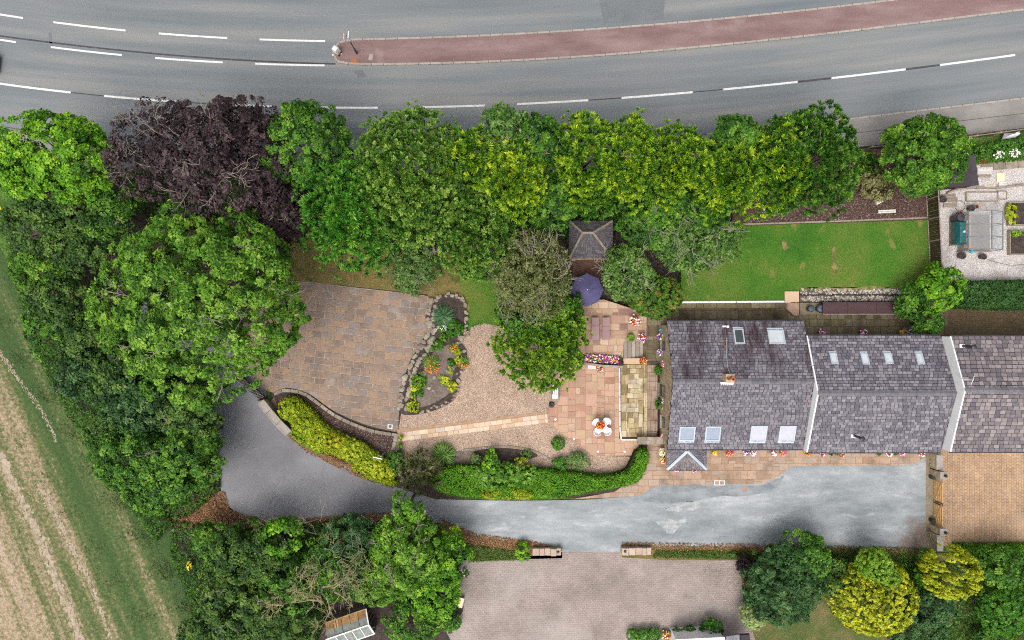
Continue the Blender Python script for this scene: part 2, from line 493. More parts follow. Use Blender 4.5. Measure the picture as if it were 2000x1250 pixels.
LEAF_COUNT = [0]
def crown_mesh(parent, c, rad, K, name='crown', mat=None, dens=1.0):
    c = np.array(c, float); rad = np.array(rad, float)
    L0, W0, q = K['L'], K['W'], K['clump']
    zmin = K.get('zmin', -.12)
    rad = np.maximum(rad - .55 * q, rad * .45)
    a, b, g = rad
    area = 4 * np.pi * (((a * b) ** 1.6 + (a * g) ** 1.6 + (b * g) ** 1.6) / 3) ** (1 / 1.6) * (1 - zmin) / 2
    nc = max(6, int(area * K.get('cd', 1.0) * dens / (q * q)))
    d = dirs(nc, zmin)
    rf = 1 + K.get('amp', .14) * waves(d, K.get('freq', 3.2))
    depth = 1 - K.get('deep', .3) * rng.random(nc) ** 2
    inner = rng.random(nc) < K.get('inner', .16)
    depth[inner] *= rng.uniform(.5, .8, inner.sum())
    stray = (rng.random(nc) < K.get('stray', .07)) & ~inner
    depth[stray] = rng.uniform(1.02, 1.0 + K.get('reach', .16), stray.sum())
    cc = c + d * rad * (rf * depth)[:, None]
    out = unit(d / rad)
    nl = max(5, int(K['cov'] * 5.0 * q * q / (L0 * W0 * .5)))
    cc = np.repeat(cc, nl, 0); oo = np.repeat(out, nl, 0)
    n = len(cc)
    qs = np.repeat(q * rng.uniform(.5, 1.35, nc) * np.where(stray, .7, 1), nl)
    ld = unit(dirs(n) + oo * K.get('face', .7))
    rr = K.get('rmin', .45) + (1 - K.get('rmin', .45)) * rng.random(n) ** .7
    st = np.array(K.get('stretch', (1, 1, .85)))
    mode = K.get('mode', 'broad')
    if mode == 'flame':
        st = np.array([.5, .5, 2.1])
    p = cc + ld * (qs * rr)[:, None] * st
    up = np.array([0, 0, 1.0])
    if mode in ('spray', 'rosette'):
        ax = unit(ld + rng.normal(0, .25, (n, 3)) + up * K.get('lift', 0.0))
        nn = unit(up + oo * .4 + rng.normal(0, .35, (n, 3)))
        nn = unit(nn - ax * (nn * ax).sum(1, keepdims=True))
    elif mode == 'flame':
        ax = unit(up * 1.0 + ld * .35 + rng.normal(0, .2, (n, 3)))
        nn = unit(ld + up * .3 + rng.normal(0, .2, (n, 3)))
    else:
        nn = unit(ld * .5 + oo * .35 + up * .65 + rng.normal(0, .45, (n, 3)))
        ax = rng.normal(0, 1, (n, 3)) + ld * .5
    tc = np.repeat(rng.normal(0, K.get('cvar', .16), nc), nl)
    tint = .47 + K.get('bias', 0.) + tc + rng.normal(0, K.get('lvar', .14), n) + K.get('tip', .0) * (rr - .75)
    sz = np.exp(rng.normal(-.05, .28, n)); L = L0 * sz; W = W0 * sz * rng.uniform(.8, 1.2, n)
    LEAF_COUNT[0] += n
    return leaves(name, p, ax, nn, L, W, np.clip(tint, 0, 1), mat or K['mat'], parent, K.get('fold', .12))

def inside(pl, x, y):
    pl = np.array(pl); r = np.zeros(len(x), bool)
    j = len(pl) - 1
    for i in range(len(pl)):
        xi, yi = pl[i]; xj, yj = pl[j]
        m = ((yi > y) != (yj > y)) & (x < (xj - xi) * (y - yi) / (yj - yi + 1e-12) + xi)
        r ^= m; j = i
    return r

def edge_dist(pl, x, y):
    d = np.full(len(x), 1e9)
    for i in range(len(pl)):
        ax, ay = pl[i - 1]; bx, by = pl[i]
        vx, vy = bx - ax, by - ay
        t = np.clip(((x - ax) * vx + (y - ay) * vy) / (vx * vx + vy * vy + 1e-12), 0, 1)
        d = np.minimum(d, np.hypot(x - ax - t * vx, y - ay - t * vy))
    return d

def scatter(pl, n):
    a = np.array(pl); lo, hi = a.min(0), a.max(0)
    xs, ys = [], []
    got = 0
    for _ in range(40):
        x = rng.uniform(lo[0], hi[0], n * 2); y = rng.uniform(lo[1], hi[1], n * 2)
        m = inside(pl, x, y)
        xs.append(x[m]); ys.append(y[m]); got += m.sum()
        if got >= n: break
    return np.concatenate(xs)[:n], np.concatenate(ys)[:n]

def poly_area(pl):
    return abs(sum(pl[i - 1][0] * pl[i][1] - pl[i][0] * pl[i - 1][1] for i in range(len(pl)))) / 2

def leafpad(parent, pl, z0, z1, K, name='foliage', round_=.35, cov=None, bumpy=.12, mat=None):
    """Leaves over the top and down the sides of an outline: hedges, ivy, ground cover."""
    area = poly_area(pl)
    L0, W0 = K['L'], K['W']
    cov = cov or K.get('pad', 2.6)
    n1 = int(area * cov / (L0 * W0 * .5))
    x, y = scatter(pl, n1)
    d = edge_dist(pl, x, y)
    e = np.clip(d / max(round_, 1e-3), 0, 1)
    ph = rng.uniform(0, 6, 4)
    bz = bumpy * (np.sin(x * 2.1 + ph[0]) * np.sin(y * 1.7 + ph[1]) + .6 * np.sin(x * 4.7 + ph[2]) * np.sin(y * 5.3 + ph[3]))
    h = z1 - z0
    z = z1 - (1 - np.sqrt(np.clip(1 - (1 - e) ** 2, 0, 1))) * min(round_, h * .8) + bz * np.minimum(1, e + .3) - rng.random(len(x)) ** 2 * min(.25, h * .4)
    pts = np.array(pl)
    per = np.hypot(*(pts - np.roll(pts, 1, 0)).T)
    n2 = int(per.sum() * h * cov * .6 / (L0 * W0 * .5))
    k = rng.choice(len(pl), n2, p=per / per.sum())
    t = rng.random(n2)[:, None]
    q = np.roll(pts, 1, 0)[k] * (1 - t) + pts[k] * t
    zz = z0 + rng.random(n2) * max(h - round_ * .5, .05)
    q = q + rng.normal(0, .06, q.shape)
    C = np.concatenate([np.stack([x, y, z], 1), np.column_stack([q, zz])])
    cen = pts.mean(0)
    n = len(C)
    outd = np.zeros((n, 3)); outd[:, 2] = 1
    outd[len(x):, :2] = unit(C[len(x):, :2] - cen); outd[len(x):, 2] = .5
    nn = unit(outd + rng.normal(0, .45, (n, 3)))
    ax = rng.normal(0, 1, (n, 3))
    tint = np.clip(.45 + rng.normal(0, K.get('lvar', .16), n), 0, 1)
    LEAF_COUNT[0] += n
    return leaves(name, C, ax, nn, L0 * rng.uniform(.65, 1.3, n), W0 * rng.uniform(.7, 1.25, n), tint, mat or K['mat'], parent, .1)

def limb_tree(mb, p, d, length, r, depth, spreadk=.55, up=.15, n=5, seg=4, minr=.008):
    """Forking branches as thin tapered tubes."""
    p = Vector(p); d = Vector(d).normalized()
    pts, rs = [p.copy()], [r]
    for i in range(seg):
        d = (d + Vector((random.gauss(0, .24), random.gauss(0, .24), random.gauss(0, .16) + up * .1))).normalized()
        p = p + d * (length / seg)
        pts.append(p.copy()); rs.append(max(minr, r * (1 - .75 * (i + 1) / seg)))
    mb.tube(pts, rs, n=4 if r < .06 else n, cap=False)
    if depth > 0:
        for k in range(random.choice((2, 3, 3))):
            i = random.randint(1, seg)
            dd = (d + Vector((random.gauss(0, spreadk), random.gauss(0, spreadk), random.gauss(up, spreadk * .5)))).normalized()
            limb_tree(mb, pts[i], dd, length * random.uniform(.5, .75), max(minr, rs[i] * .75), depth - 1, spreadk, up, n, seg, minr)

LM = lambda nm, cols, **k: leafmat(nm, cols, **k)
K_ash = dict(stray=.04, reach=.08, bias0=.05, L=.2, W=.095, clump=.5, cov=.72, amp=.12, cvar=.24, lvar=.2, freq=6, deep=.4, face=.9, mat=LM('ash_leaf', [(.02, .068, .005), (.062, .172, .010), (.13, .29, .018), (.28, .46, .055)]))
K_maple = dict(L=.23, W=.14, clump=.5, cov=.7, amp=.16, cvar=.2, lvar=.17, face=.9, mat=LM('maple_leaf', [(.018, .065, .004), (.06, .19, .006), (.14, .34, .010), (.3, .52, .03)]))
K_dark = dict(L=.2, W=.115, clump=.45, cov=.7, amp=.18, cvar=.22, lvar=.18, face=.8, mat=LM('hawthorn_leaf', [(.012, .038, .007), (.035, .092, .013), (.075, .155, .022), (.16, .26, .045)]))
K_mid = dict(K_dark, mat=LM('sycamore_leaf', [(.012, .046, .006), (.04, .13, .010), (.09, .225, .016), (.2, .36, .04)]))
K_copper = dict(stray=.14, reach=.13, L=.19, W=.11, clump=.48, cov=.5, amp=.3, cvar=.2, lvar=.2, face=.6, deep=.5, freq=5, mat=LM('copper_beech_leaf', [(.014, .009, .011), (.034, .019, .022), (.062, .037, .042), (.115, .075, .08)], trans=.12))
K_laurel = dict(L=.19, W=.095, clump=.27, cov=.62, mode='rosette', amp=.1, cvar=.2, lvar=.15, face=1.2, inner=.3, tip=.35, lift=.25, rmin=.2, mat=LM('evergreen_oak_leaf', [(.012, .048, .005), (.045, .135, .009), (.115, .25, .018), (.32, .45, .08)], spec=.4))
K_cherry = dict(K_laurel, L=.22, W=.09, clump=.3, mat=LM('laurel_leaf', [(.022, .075, .005), (.07, .18, .007), (.16, .31, .011), (.34, .48, .035)], spec=.4))
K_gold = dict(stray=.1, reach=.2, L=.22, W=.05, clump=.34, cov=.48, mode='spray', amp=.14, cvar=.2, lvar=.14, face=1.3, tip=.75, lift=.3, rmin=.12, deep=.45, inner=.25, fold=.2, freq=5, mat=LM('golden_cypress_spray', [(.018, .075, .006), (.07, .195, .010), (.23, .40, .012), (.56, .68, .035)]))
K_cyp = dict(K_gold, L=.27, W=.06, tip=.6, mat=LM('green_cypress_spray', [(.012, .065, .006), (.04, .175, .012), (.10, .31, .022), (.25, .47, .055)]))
K_darkcyp = dict(K_gold, reach=.1, L=.24, W=.065, tip=.5, mat=LM('dark_cypress_spray', [(.01, .042, .005), (.028, .105, .008), (.07, .19, .012), (.19, .34, .035)]))
K_birch = dict(L=.15, W=.08, clump=.36, cov=.26, amp=.25, cvar=.18, lvar=.2, face=.5, deep=.6, mat=LM('birch_leaf', [(.05, .066, .018), (.10, .125, .03), (.165, .19, .058), (.27, .28, .12)]))
K_apple = dict(L=.2, W=.11, clump=.42, cov=.42, amp=.28, cvar=.2, lvar=.18, face=.6, deep=.5, mat=LM('magnolia_leaf', [(.022, .07, .012), (.07, .165, .022), (.135, .255, .045), (.25, .37, .1)]))
K_pale = dict(L=.18, W=.11, clump=.36, cov=.6, amp=.2, cvar=.16, lvar=.16, face=.7, mat=LM('pale_shrub_leaf', [(.035, .08, .02), (.075, .155, .03), (.14, .24, .06), (.22, .32, .10)]))
K_globe = dict(stray=.02, reach=.05, L=.17, W=.1, clump=.2, cov=.7, amp=.05, freq=6, cvar=.24, lvar=.18, face=1.3, deep=.2, inner=.2, tip=.45, mat=LM('golden_globe_leaf', [(.05, .1, .005), (.2, .25, .006), (.44, .47, .010), (.66, .66, .04)]))
K_flame = dict(stray=0, L=.2, W=.08, clump=.27, cov=.9, mode='flame', amp=.03, cvar=.08, lvar=.12, face=.3, rmin=.85, deep=.1, inner=.02, cd=.42, zmin=-.1, mat=LM('golden_flame_leaf', [(.12, .16, .006), (.32, .36, .008), (.5, .53, .014), (.68, .68, .05)]))
K_dome = dict(stray=.03, reach=.07, L=.16, W=.1, clump=.2, cov=.75, amp=.05, cvar=.14, lvar=.14, face=1.2, deep=.15, inner=.2, mat=LM('box_leaf', [(.012, .058, .005), (.03, .13, .007), (.075, .23, .012), (.17, .35, .035)]))
K_bluebush = dict(L=.2, W=.1, clump=.36, cov=.7, amp=.14, cvar=.2, lvar=.18, face=.8, mat=LM('blue_green_leaf', [(.010, .036, .008), (.028, .085, .020), (.06, .145, .038), (.13, .23, .075)]))
K_lime = dict(K_dome, L=.18, mat=LM('lime_leaf', [(.06, .15, .01), (.13, .27, .012), (.24, .40, .03), (.4, .55, .08)]))
K_privet = dict(L=.13, W=.085, pad=2.4, lvar=.2, mat=LM('golden_privet_leaf', [(.1, .17, .005), (.22, .31, .008), (.4, .47, .012), (.6, .64, .06)]))
K_hedge = dict(L=.15, W=.1, pad=2.4, lvar=.18, mat=LM('ivy_hedge_leaf', [(.025, .1, .004), (.065, .2, .006), (.14, .33, .012), (.3, .5, .05)]))
K_conhedge = dict(L=.26, W=.08, pad=2.6, lvar=.18, mat=LM('conifer_hedge_leaf', [(.014, .05, .01), (.03, .095, .018), (.06, .15, .03), (.12, .22, .05)]))
K_ground = dict(L=.2, W=.13, pad=2.2, lvar=.2, mat=LM('undergrowth_leaf', [(.012, .045, .005), (.03, .1, .009), (.075, .18, .016), (.16, .27, .04)]))
K_weed = dict(L=.28, W=.05, pad=1.5, lvar=.2, mat=LM('weed_blade', [(.03, .06, .01), (.06, .12, .015), (.12, .18, .03), (.2, .22, .07)]))
K_brown = dict(L=.14, W=.09, pad=1.0, lvar=.25, mat=LM('fallen_leaf', [(.06, .03, .015), (.16, .075, .03), (.28, .14, .06), (.36, .24, .13)], trans=.05))
K_field = dict(L=.24, W=.05, mat=LM('field_blade', [(.03, .055, .014), (.055, .095, .022), (.10, .14, .04), (.2, .2, .09)]))
M_petal = {k: plain('petal_' + k, c, .6, .2, var=.12) for k, c in dict(white=(.8, .78, .72), purple=(.23, .05, .33), pink=(.6, .09, .25), red=(.42, .03, .03), orange=(.75, .2, .02), yellow=(.75, .55, .03), magenta=(.5, .02, .2)).items()}

def tree(name, label, px, py, rx, ry, h, K, rz=None, group=None, trunk=True, limbs=0, limb_mat=None, limb_len=.5, base=0.0, dens=1.0, cat='tree', trunk_r=None, shift=(0, 0)):
    """A tree whose crown silhouette is centred on (px,py), radii in photograph pixels, top h metres up."""
    mean = (rx + ry) / 2
    rz = rz or min(h * .42, ML(mean, h * .6) * .85)
    zc = h - rz
    zm = zc + .4 * rz
    c = Vector((PX(px, zm), PY(py, zm), zc))
    r = (ML(rx, zm), ML(ry, zm), rz)
    ks = random.uniform(.88, 1.14)
    K = dict(K, L=K['L'] * ks, W=K['W'] * ks, bias=K.get('bias0', 0.) + random.gauss(0, .035))
    foot = Vector((c.x + shift[0], c.y + shift[1], base))
    t = thing(name, label, cat, foot, group)
    if trunk:
        tr = trunk_r or max(.05, .02 * h)
        mb = MB()
        mb.tube([foot, foot.lerp(c, .35) + Vector((random.gauss(0, .05) * h * .1, random.gauss(0, .05) * h * .1, 0)), foot.lerp(c, .8), c + Vector((0, 0, rz * .4))], [tr * 1.25, tr, tr * .75, tr * .3], 8)
        for k in range(5):
            a = k * 1.256 + random.random()
            e = c + Vector((math.cos(a) * r[0] * .6, math.sin(a) * r[1] * .6, rz * random.uniform(-.1, .35)))
            s0 = foot.lerp(c, random.uniform(.45, .8))
            mb.tube([s0, s0.lerp(e, .5) + Vector((0, 0, .2)), e], [tr * .5, tr * .3, tr * .1], 5)
        mb.build('trunk', M_trunk, t, smooth=True)
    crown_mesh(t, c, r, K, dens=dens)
    if limbs:
        for k in range(limbs):
            mb = MB()
            a = random.uniform(0, 6.283); zz = random.uniform(.35, .95)
            q = math.sqrt(1 - zz * zz)
            e = Vector((c.x + r[0] * q * math.cos(a) * .8, c.y + r[1] * q * math.sin(a) * .8, c.z + rz * zz * .97))
            dd = (e - c).normalized() + Vector((0, 0, .1))
            limb_tree(mb, e - dd * limb_len * mean / S * .25, dd, limb_len * mean / S * .75, .035, 2, .55, .1, minr=.012)
            mb.build('limb', limb_mat or M_branch, t)
    return t

# ------------------------------------------------------------------ ground and roads
def sheet(name, pl, z, mat, z0=None, parent=None):
    o = MB().prism(pl, (z - .25) if z0 is None else z0, z).build(name, mat, parent)
    o['kind'] = 'structure'
    return o

ground = MB().add([(-500, -500, -.06), (500, -500, -.06), (500, 500, -.06), (-500, 500, -.06)], [(0, 1, 2, 3)]).build('ground', M_grass)
ground['kind'] = 'structure'
sheet('garden_soil', poly([(460, 540), (700, 480), (1250, 580), (1320, 600), (1320, 960), (1250, 972), (850, 974), (770, 950), (640, 902), (540, 810)]), -.002, M_soil)

# --- curved main road: every line is a smooth curve y(x) in photograph pixels on the ground
def curve(pts):
    xs, ys = np.array(pts, float).T
    u = (xs - 1000) / 1000
    co = np.polyfit(u, ys, 3)
    x0, x1 = -300, 2300
    def f(x):
        x = np.asarray(x, float)
        xc = np.clip(x, x0, x1)
        y = np.polyval(co, (xc - 1000) / 1000)
        sl = np.polyval(np.polyder(co), (xc - 1000) / 1000) / 1000
        return y + sl * (x - xc)
    return f
lineC = curve([(0, 163), (138, 181), (344, 199), (531, 207), (738, 211), (947, 206), (1149, 195), (1353, 180), (1558, 160), (1769, 136), (1983, 107)])
lineA = curve([(22, 32), (104, 43), (245, 59), (310, 65), (444, 75), (507, 77), (635, 80)] + [(900, 76), (1250, 52)])
lineB = curve([(0, 77), (99, 93), (238, 107), (303, 113), (435, 122), (498, 124), (634, 128)] + [(1000, 120), (1250, 104)])
isleT = curve([(690, 78), (850, 74), (1000, 67), (1250, 52), (1500, 28), (1750, 0), (2000, -33)])
isleB = curve([(690, 126), (1000, 119), (1250, 103), (1500, 78), (1750, 51), (2000, 19)])
roadS = curve([(0, 247), (200, 271), (500, 297), (900, 296), (1200, 278), (1450, 253), (1655, 233), (1830, 215), (2000, 191)])
walkS = curve([(0, 300), (200, 330), (500, 350), (900, 350), (1200, 335), (1450, 310), (1660, 290), (1740, 282), (2000, 250)])
xs = np.arange(-900, 2901, 40)
m, N, L, b = nodes_of('asphalt_road')
uvn = N.new('ShaderNodeUVMap'); sp = N.new('ShaderNodeSeparateXYZ'); L.new(uvn.outputs[0], sp.inputs[0])
g = N.new('ShaderNodeNewGeometry')
cb = N.new('ShaderNodeCombineXYZ'); L.new(mathn(N, L, 'MULTIPLY', sp.outputs[0], .05), cb.inputs[0]); L.new(sp.outputs[1], cb.inputs[1])
band = spread(N, L, noise(N, L, cb.outputs[0], .75, 4, .55), .32, .68)
r1 = ramp_node(N, [(.11, .13, .145), (.15, .168, .178), (.215, .215, .208)]); L.new(band, r1.inputs[0])
big = spread(N, L, noise(N, L, g.outputs['Position'], .12, 5, .6), .3, .7)
c = mixc(N, L, mathn(N, L, 'MULTIPLY', big, .4), r1.outputs[0], (.20, .195, .185))
sk = mathn(N, L, 'MULTIPLY_ADD', spread(N, L, noise(N, L, g.outputs['Position'], 11, 3, .8), .25, .75), .62, .69)
vm = N.new('ShaderNodeVectorMath'); vm.operation = 'SCALE'; L.new(c, vm.inputs[0]); L.new(sk, vm.inputs['Scale'])
L.new(vm.outputs[0], b.inputs['Base Color']); b.inputs['Roughness'].default_value = .8; b.inputs['Specular IOR Level'].default_value = .3
M_road = m
def strip(name, fa, fb, z, mat, nx=xs, ncol=10, parent=None):
    me = bpy.data.meshes.new(name)
    V, F, UV = [], [], []
    for x in nx:
        ya, yb = float(fa(x)), float(fb(x)); yc = float(lineC(x))
        for k in range(ncol + 1):
            y = ya + (yb - ya) * k / ncol
            V.append((PX(x), PY(y), z)); UV.append((x / S, (y - yc) / S))
    w = ncol + 1
    for i in range(len(nx) - 1):
        for k in range(ncol):
            F.append((i * w + k + 1, (i + 1) * w + k + 1, (i + 1) * w + k, i * w + k))
    me.from_pydata(V, [], F)
    uv = me.uv_layers.new(name='UVMap')
    for lp in me.loops: uv.data[lp.index].uv = UV[lp.vertex_index]
    me.materials.append(mat)
    o = link(name, me, parent); o['kind'] = 'structure'
    return o
road = strip('road', lambda x: lineC(x) - 330, roadS, 0.0, M_road, ncol=12)
M_walk = surf('worn_footway', [(.15, .14, .13), (.2, .187, .175), (.25, .235, .22)], .5, fine=(10, .2), stretch=(.6, 1.2, 1))
strip('pavement', lambda x: roadS(x) + 1.5, walkS, .10, M_walk, ncol=3)
# tar joints
M_tar = surf('tar_joint', [(.045, .045, .05), (.075, .075, .08)], 3, fine=(10, .3))
jb = curve([(0, 70), (175, 92), (330, 108), (500, 117), (650, 126), (900, 122)])
def ribbon(name, f, x0, x1, wpx, z, mat, parent=road, step=20):
    nx = np.append(np.arange(x0, x1, step), x1)
    mb = MB()
    for i in range(len(nx) - 1):
        a, c2 = nx[i], nx[i + 1]
        ya, yc = float(f(a)), float(f(c2))
        mb.add([P(a, ya - wpx / 2, z), P(a, ya + wpx / 2, z), P(c2, yc + wpx / 2, z), P(c2, yc - wpx / 2, z)], [(0, 1, 2, 3)])
    return mb.build(name, mat, parent)
ribbon('tar_joint', jb, -200, 655, 3.2, .004, M_tar)
for a, c2 in ((138, 203), (344, 413), (1149, 1214), (1353, 1410)):
    ribbon('tar_joint', lineC, a, c2, 2.0, .004, M_tar)
for a, c2 in ((1558, 1624), (1769, 1836)):
    ribbon('tar_joint', lineC, a, c2, 4.0, .004, M_tar)
M_patch = surf('asphalt_repair', [(.12, .132, .142), (.15, .162, .17)], .7, fine=(10, .3))
for q in ([(1165, -20), (1300, -20), (1296, 38), (1180, 46)], [(95, 64), (100, 64), (103, 92), (97, 92)], [(690, 138), (708, 137), (715, 150), (700, 152)]):
    MB().add([P(x, y, .004) for x, y in q][::-1], [(0, 1, 2, 3)]).build('tar_patch', M_patch, road)
# painted dashes
def dashes(f, segs, w):
    for a, c2 in segs:
        ribbon('road_marking', f, a, c2, w, .008, M_roadpaint, step=50)
dashes(lineA, [(-240, -130), (-70, 45), (104, 245), (310, 444), (507, 635)], 3.6)
dashes(lineB, [(-250, -150), (-100, 31), (99, 238), (303, 435), (498, 634)], 3.6)
dashes(lineC, [(-210, -70), (-60, 138), (203, 344), (413, 531), (607, 738), (826, 947), (1010, 1149), (1214, 1353), (1413, 1558), (1624, 1769), (1836, 1983), (2050, 2190)], 3.9)
rS2 = lambda x: roadS(x) - 1.2
dashes(rS2, [(190, 207), (228, 246), (262, 280), (300, 318)], 3)
# central island with kerb stones
tp = [(x, float(isleT(x))) for x in np.arange(690, 2561, 60)]
bt = [(x, float(isleB(x))) for x in np.arange(690, 2561, 60)]
nose = spline([(690, float(isleT(690))), (668, 82), (652, 92), (651, 107), (660, 121), (690, float(isleB(690)))], 4)
ring = tp[::-1] + nose[1:-1] + bt
M_redtar = surf('red_tarmac', [(.15, .092, .088), (.195, .128, .122), (.25, .175, .167)], .5, fine=(10, .22), stretch=(.35, 1.4, 1), rot=.12, stain=(.4, (.30, .24, .225), .6, .85, (1, 1, 1), 0))
isl = sheet('traffic_island', poly(ring), .115, M_redtar, -.02)
def kerbs(path, w, h, z0, mat, parent, name='kerb_stone', step=.95, gap=.02, side=0.0):
    pts = [Vector((PX(x), PY(y), 0)) for x, y in path]
    cum = [0.0]
    for i in range(1, len(pts)): cum.append(cum[-1] + (pts[i] - pts[i - 1]).length)
    def at(s):
        s = max(0, min(s, cum[-1] - 1e-6))
        i = max(k for k in range(len(cum) - 1) if cum[k] <= s)
        return pts[i].lerp(pts[i + 1], (s - cum[i]) / max(1e-9, cum[i + 1] - cum[i]))
    s = 0
    while s < cum[-1] - .1:
        e = min(s + step, cum[-1])
        a, b2 = at(s + gap), at(e - gap)
        d = (b2 - a)
        if d.length > .05:
            nrm = Vector((-d.y, d.x, 0)).normalized() * w / 2
            a, b2 = a + nrm * side, b2 + nrm * side
            o = MB().prism([(q.x, q.y) for q in (a - nrm, b2 - nrm, b2 + nrm, a + nrm)], z0, z0 + h + random.uniform(-.006, .006), .012).build(name, mat, parent)
        s = e
kp = [(x, y) for x, y in tp if x < 2120][::-1] + nose[1:-1] + [(x, y) for x, y in bt if x < 2120]
kerbs(kp, .16, .135, -.01, M_kerb, isl)
kerbs([(x, float(roadS(x))) for x in np.arange(1380, 2121, 40)], .14, .125, -.01, M_kerb, bpy.data.objects['pavement'])
MB().prism(poly([(686, 114), (697, 114), (698, 124.5), (686, 124.5)]), .1, .121).build('rust_patch', M_rust, isl)
MB().prism(poly([(722, 107), (729, 107), (728, 118), (720, 118)]), .1, .121).build('cover_plate', M_kerb, isl)
ribbon('pavement_joint', lambda x: (roadS(x) + walkS(x)) / 2, 1600, 2100, 1.0, .104, M_tar, bpy.data.objects['pavement'])

# --- field on the left, beaten track and straw
m, N, L, b = nodes_of('mown_field')
vec, g = coord(N, L, R(66.5), (1, 1, 1))     # x runs along the rows
sx = N.new('ShaderNodeSeparateXYZ'); L.new(vec, sx.inputs[0])
cb = N.new('ShaderNodeCombineXYZ'); L.new(mathn(N, L, 'MULTIPLY', sx.outputs[0], .06), cb.inputs[0]); L.new(sx.outputs[1], cb.inputs[1])
rows = noise(N, L, cb.outputs[0], .38, 6, .68)
fn = noise(N, L, g.outputs['Position'], 3.4, 6, .8)
off = mathn(N, L, 'MULTIPLY_ADD', sx.outputs[1], -.040, -2.92)
v = mathn(N, L, 'ADD', mathn(N, L, 'ADD', mathn(N, L, 'MULTIPLY', rows, 1.7), mathn(N, L, 'MULTIPLY', fn, 1.3)), off)
v = spread(N, L, v, -.05, .6)
r1 = ramp_node(N, [(.03, .066, .011), (.058, .09, .02), (.11, .115, .04), (.235, .18, .105), (.325, .245, .16), (.36, .275, .205)]); L.new(v, r1.inputs[0])
tuf = spread(N, L, noise(N, L, g.outputs['Position'], 2.2, 8, .85), .52, .6)
sk = mathn(N, L, 'MULTIPLY_ADD', spread(N, L, noise(N, L, g.outputs['Position'], 7, 5, .85), .3, .7), 1.0, .5)
vm = N.new('ShaderNodeVectorMath'); vm.operation = 'SCALE'; L.new(mixc(N, L, mathn(N, L, 'MULTIPLY', tuf, .7), r1.outputs[0], (.05, .085, .018)), vm.inputs[0]); L.new(sk, vm.inputs['Scale'])
L.new(vm.outputs[0], b.inputs['Base Color']); b.inputs['Roughness'].default_value = .9
M_field = m
field_pl = poly([(-1200, 380), (-40, 420), (20, 520), (60, 640), (150, 790), (230, 930), (330, 1040), (400, 1180), (430, 1300), (520, 1900), (-1200, 1900)])
sheet('field', field_pl, -.03, M_field)
# blades standing in the field
fp = poly([(-60, 560), (20, 520), (70, 650), (150, 790), (230, 930), (330, 1040), (400, 1180), (430, 1290), (-60, 1290)])
x, y = scatter(fp, 52000)
hh = np.sin(x * 1.3 + y * .9) + np.sin(x * .43 - y * 1.9) + rng.normal(0, 1, len(x)) + (x + 31 + .5 * (y + 5)) * .3
k = hh > -.2
x, y = x[k], y[k]
n = len(x)
C = np.stack([x, y, rng.uniform(0.0, .09, n)], 1)
ax = rng.normal(0, 1, (n, 3)); ax[:, 2] = np.abs(ax[:, 2]) * .7
o = leaves('field_grass', C, ax, unit(np.array([0, 0, 1.0]) + rng.normal(0, .5, (n, 3))), rng.uniform(.14, .34, n), rng.uniform(.03, .07, n), np.clip(rng.normal(.45, .2, n), 0, 1), K_field['mat'], None)
kind(o, 'stuff')
# beaten track
def track(name, pts, w, mat, z):
    sp2 = spline(pts, 14); mb = MB(); k = 0
    for i, (x0, y0) in enumerate(sp2):
        for _ in range(9):
            cx, cy = x0 + random.gauss(0, w * .26), y0 + random.gauss(0, 4)
            r = w * random.uniform(.05, .2)
            k += 1
            ang = [a * .6283 for a in range(10)]
            mb.add([P(cx + r * random.uniform(.6, 1.2) * math.cos(a), cy - 1.7 * r * random.uniform(.6, 1.2) * math.sin(a), z + (k % 90) * .0001) for a in ang], [tuple(range(10))])
    o = mb.build(name, mat); o['kind'] = 'structure'; return o
M_track = surf('beaten_earth', [(.27, .215, .15), (.40, .325, .25)], 1.5, fine=(9, .3), stain=(1.4, (.12, .13, .045), .52, .68, (1, 1, 1), 0))
track('field_path', [(0, 890), (12, 915), (45, 985), (78, 1050), (108, 1130), (140, 1200), (165, 1290)], 16, M_track, -.022)
track('field_path', [(75, 950), (110, 1010), (150, 1090), (190, 1170), (225, 1290)], 10, M_track, -.020)
track('field_path', [(0, 690), (35, 740), (80, 800), (110, 860)], 6, M_track, -.022)
# ------------------------------------------------------------------ lanes, drives, patios
m, N, L, b = nodes_of('patched_lane')
g = N.new('ShaderNodeNewGeometry'); sx = N.new('ShaderNodeSeparateXYZ'); L.new(g.outputs['Position'], sx.inputs[0])
big = noise(N, L, g.outputs['Position'], .3, 6, .62, .1)
tarf = spread(N, L, mathn(N, L, 'ADD', sx.outputs[0], mathn(N, L, 'MULTIPLY', mathn(N, L, 'SUBTRACT', big, .5), 9)), -8.5, -2.0)
stv, _ = coord(N, L, R(3), (.35, 1, 1))
r1 = ramp_node(N, [(.15, .17, .178), (.205, .226, .236), (.265, .286, .296), (.36, .378, .386)]); L.new(spread(N, L, noise(N, L, stv, .45, 12, .74, .12), .36, .64), r1.inputs[0])
r2 = ramp_node(N, [(.095, .095, .105), (.14, .14, .152), (.21, .21, .22)]); L.new(spread(N, L, noise(N, L, g.outputs['Position'], .16, 6, .6), .3, .7), r2.inputs[0])
c = mixc(N, L, tarf, r2.outputs[0], r1.outputs[0])
wp = spread(N, L, noise(N, L, stv, .8, 9, .75, .3), .58, .68)
c = mixc(N, L, mathn(N, L, 'MULTIPLY', mathn(N, L, 'MULTIPLY', wp, tarf), .55), c, (.46, .465, .47))
crk = spread(N, L, noise(N, L, stv, 1.9, 8, .75, .5), .58, .70)
c = mixc(N, L, mathn(N, L, 'MULTIPLY', mathn(N, L, 'MULTIPLY', crk, tarf), .45), c, (.13, .15, .165))
dv = N.new('ShaderNodeVectorMath'); dv.operation = 'DISTANCE'; L.new(g.outputs['Position'], dv.inputs[0]); dv.inputs[1].default_value = (PX(1806), PY(1058), 0)
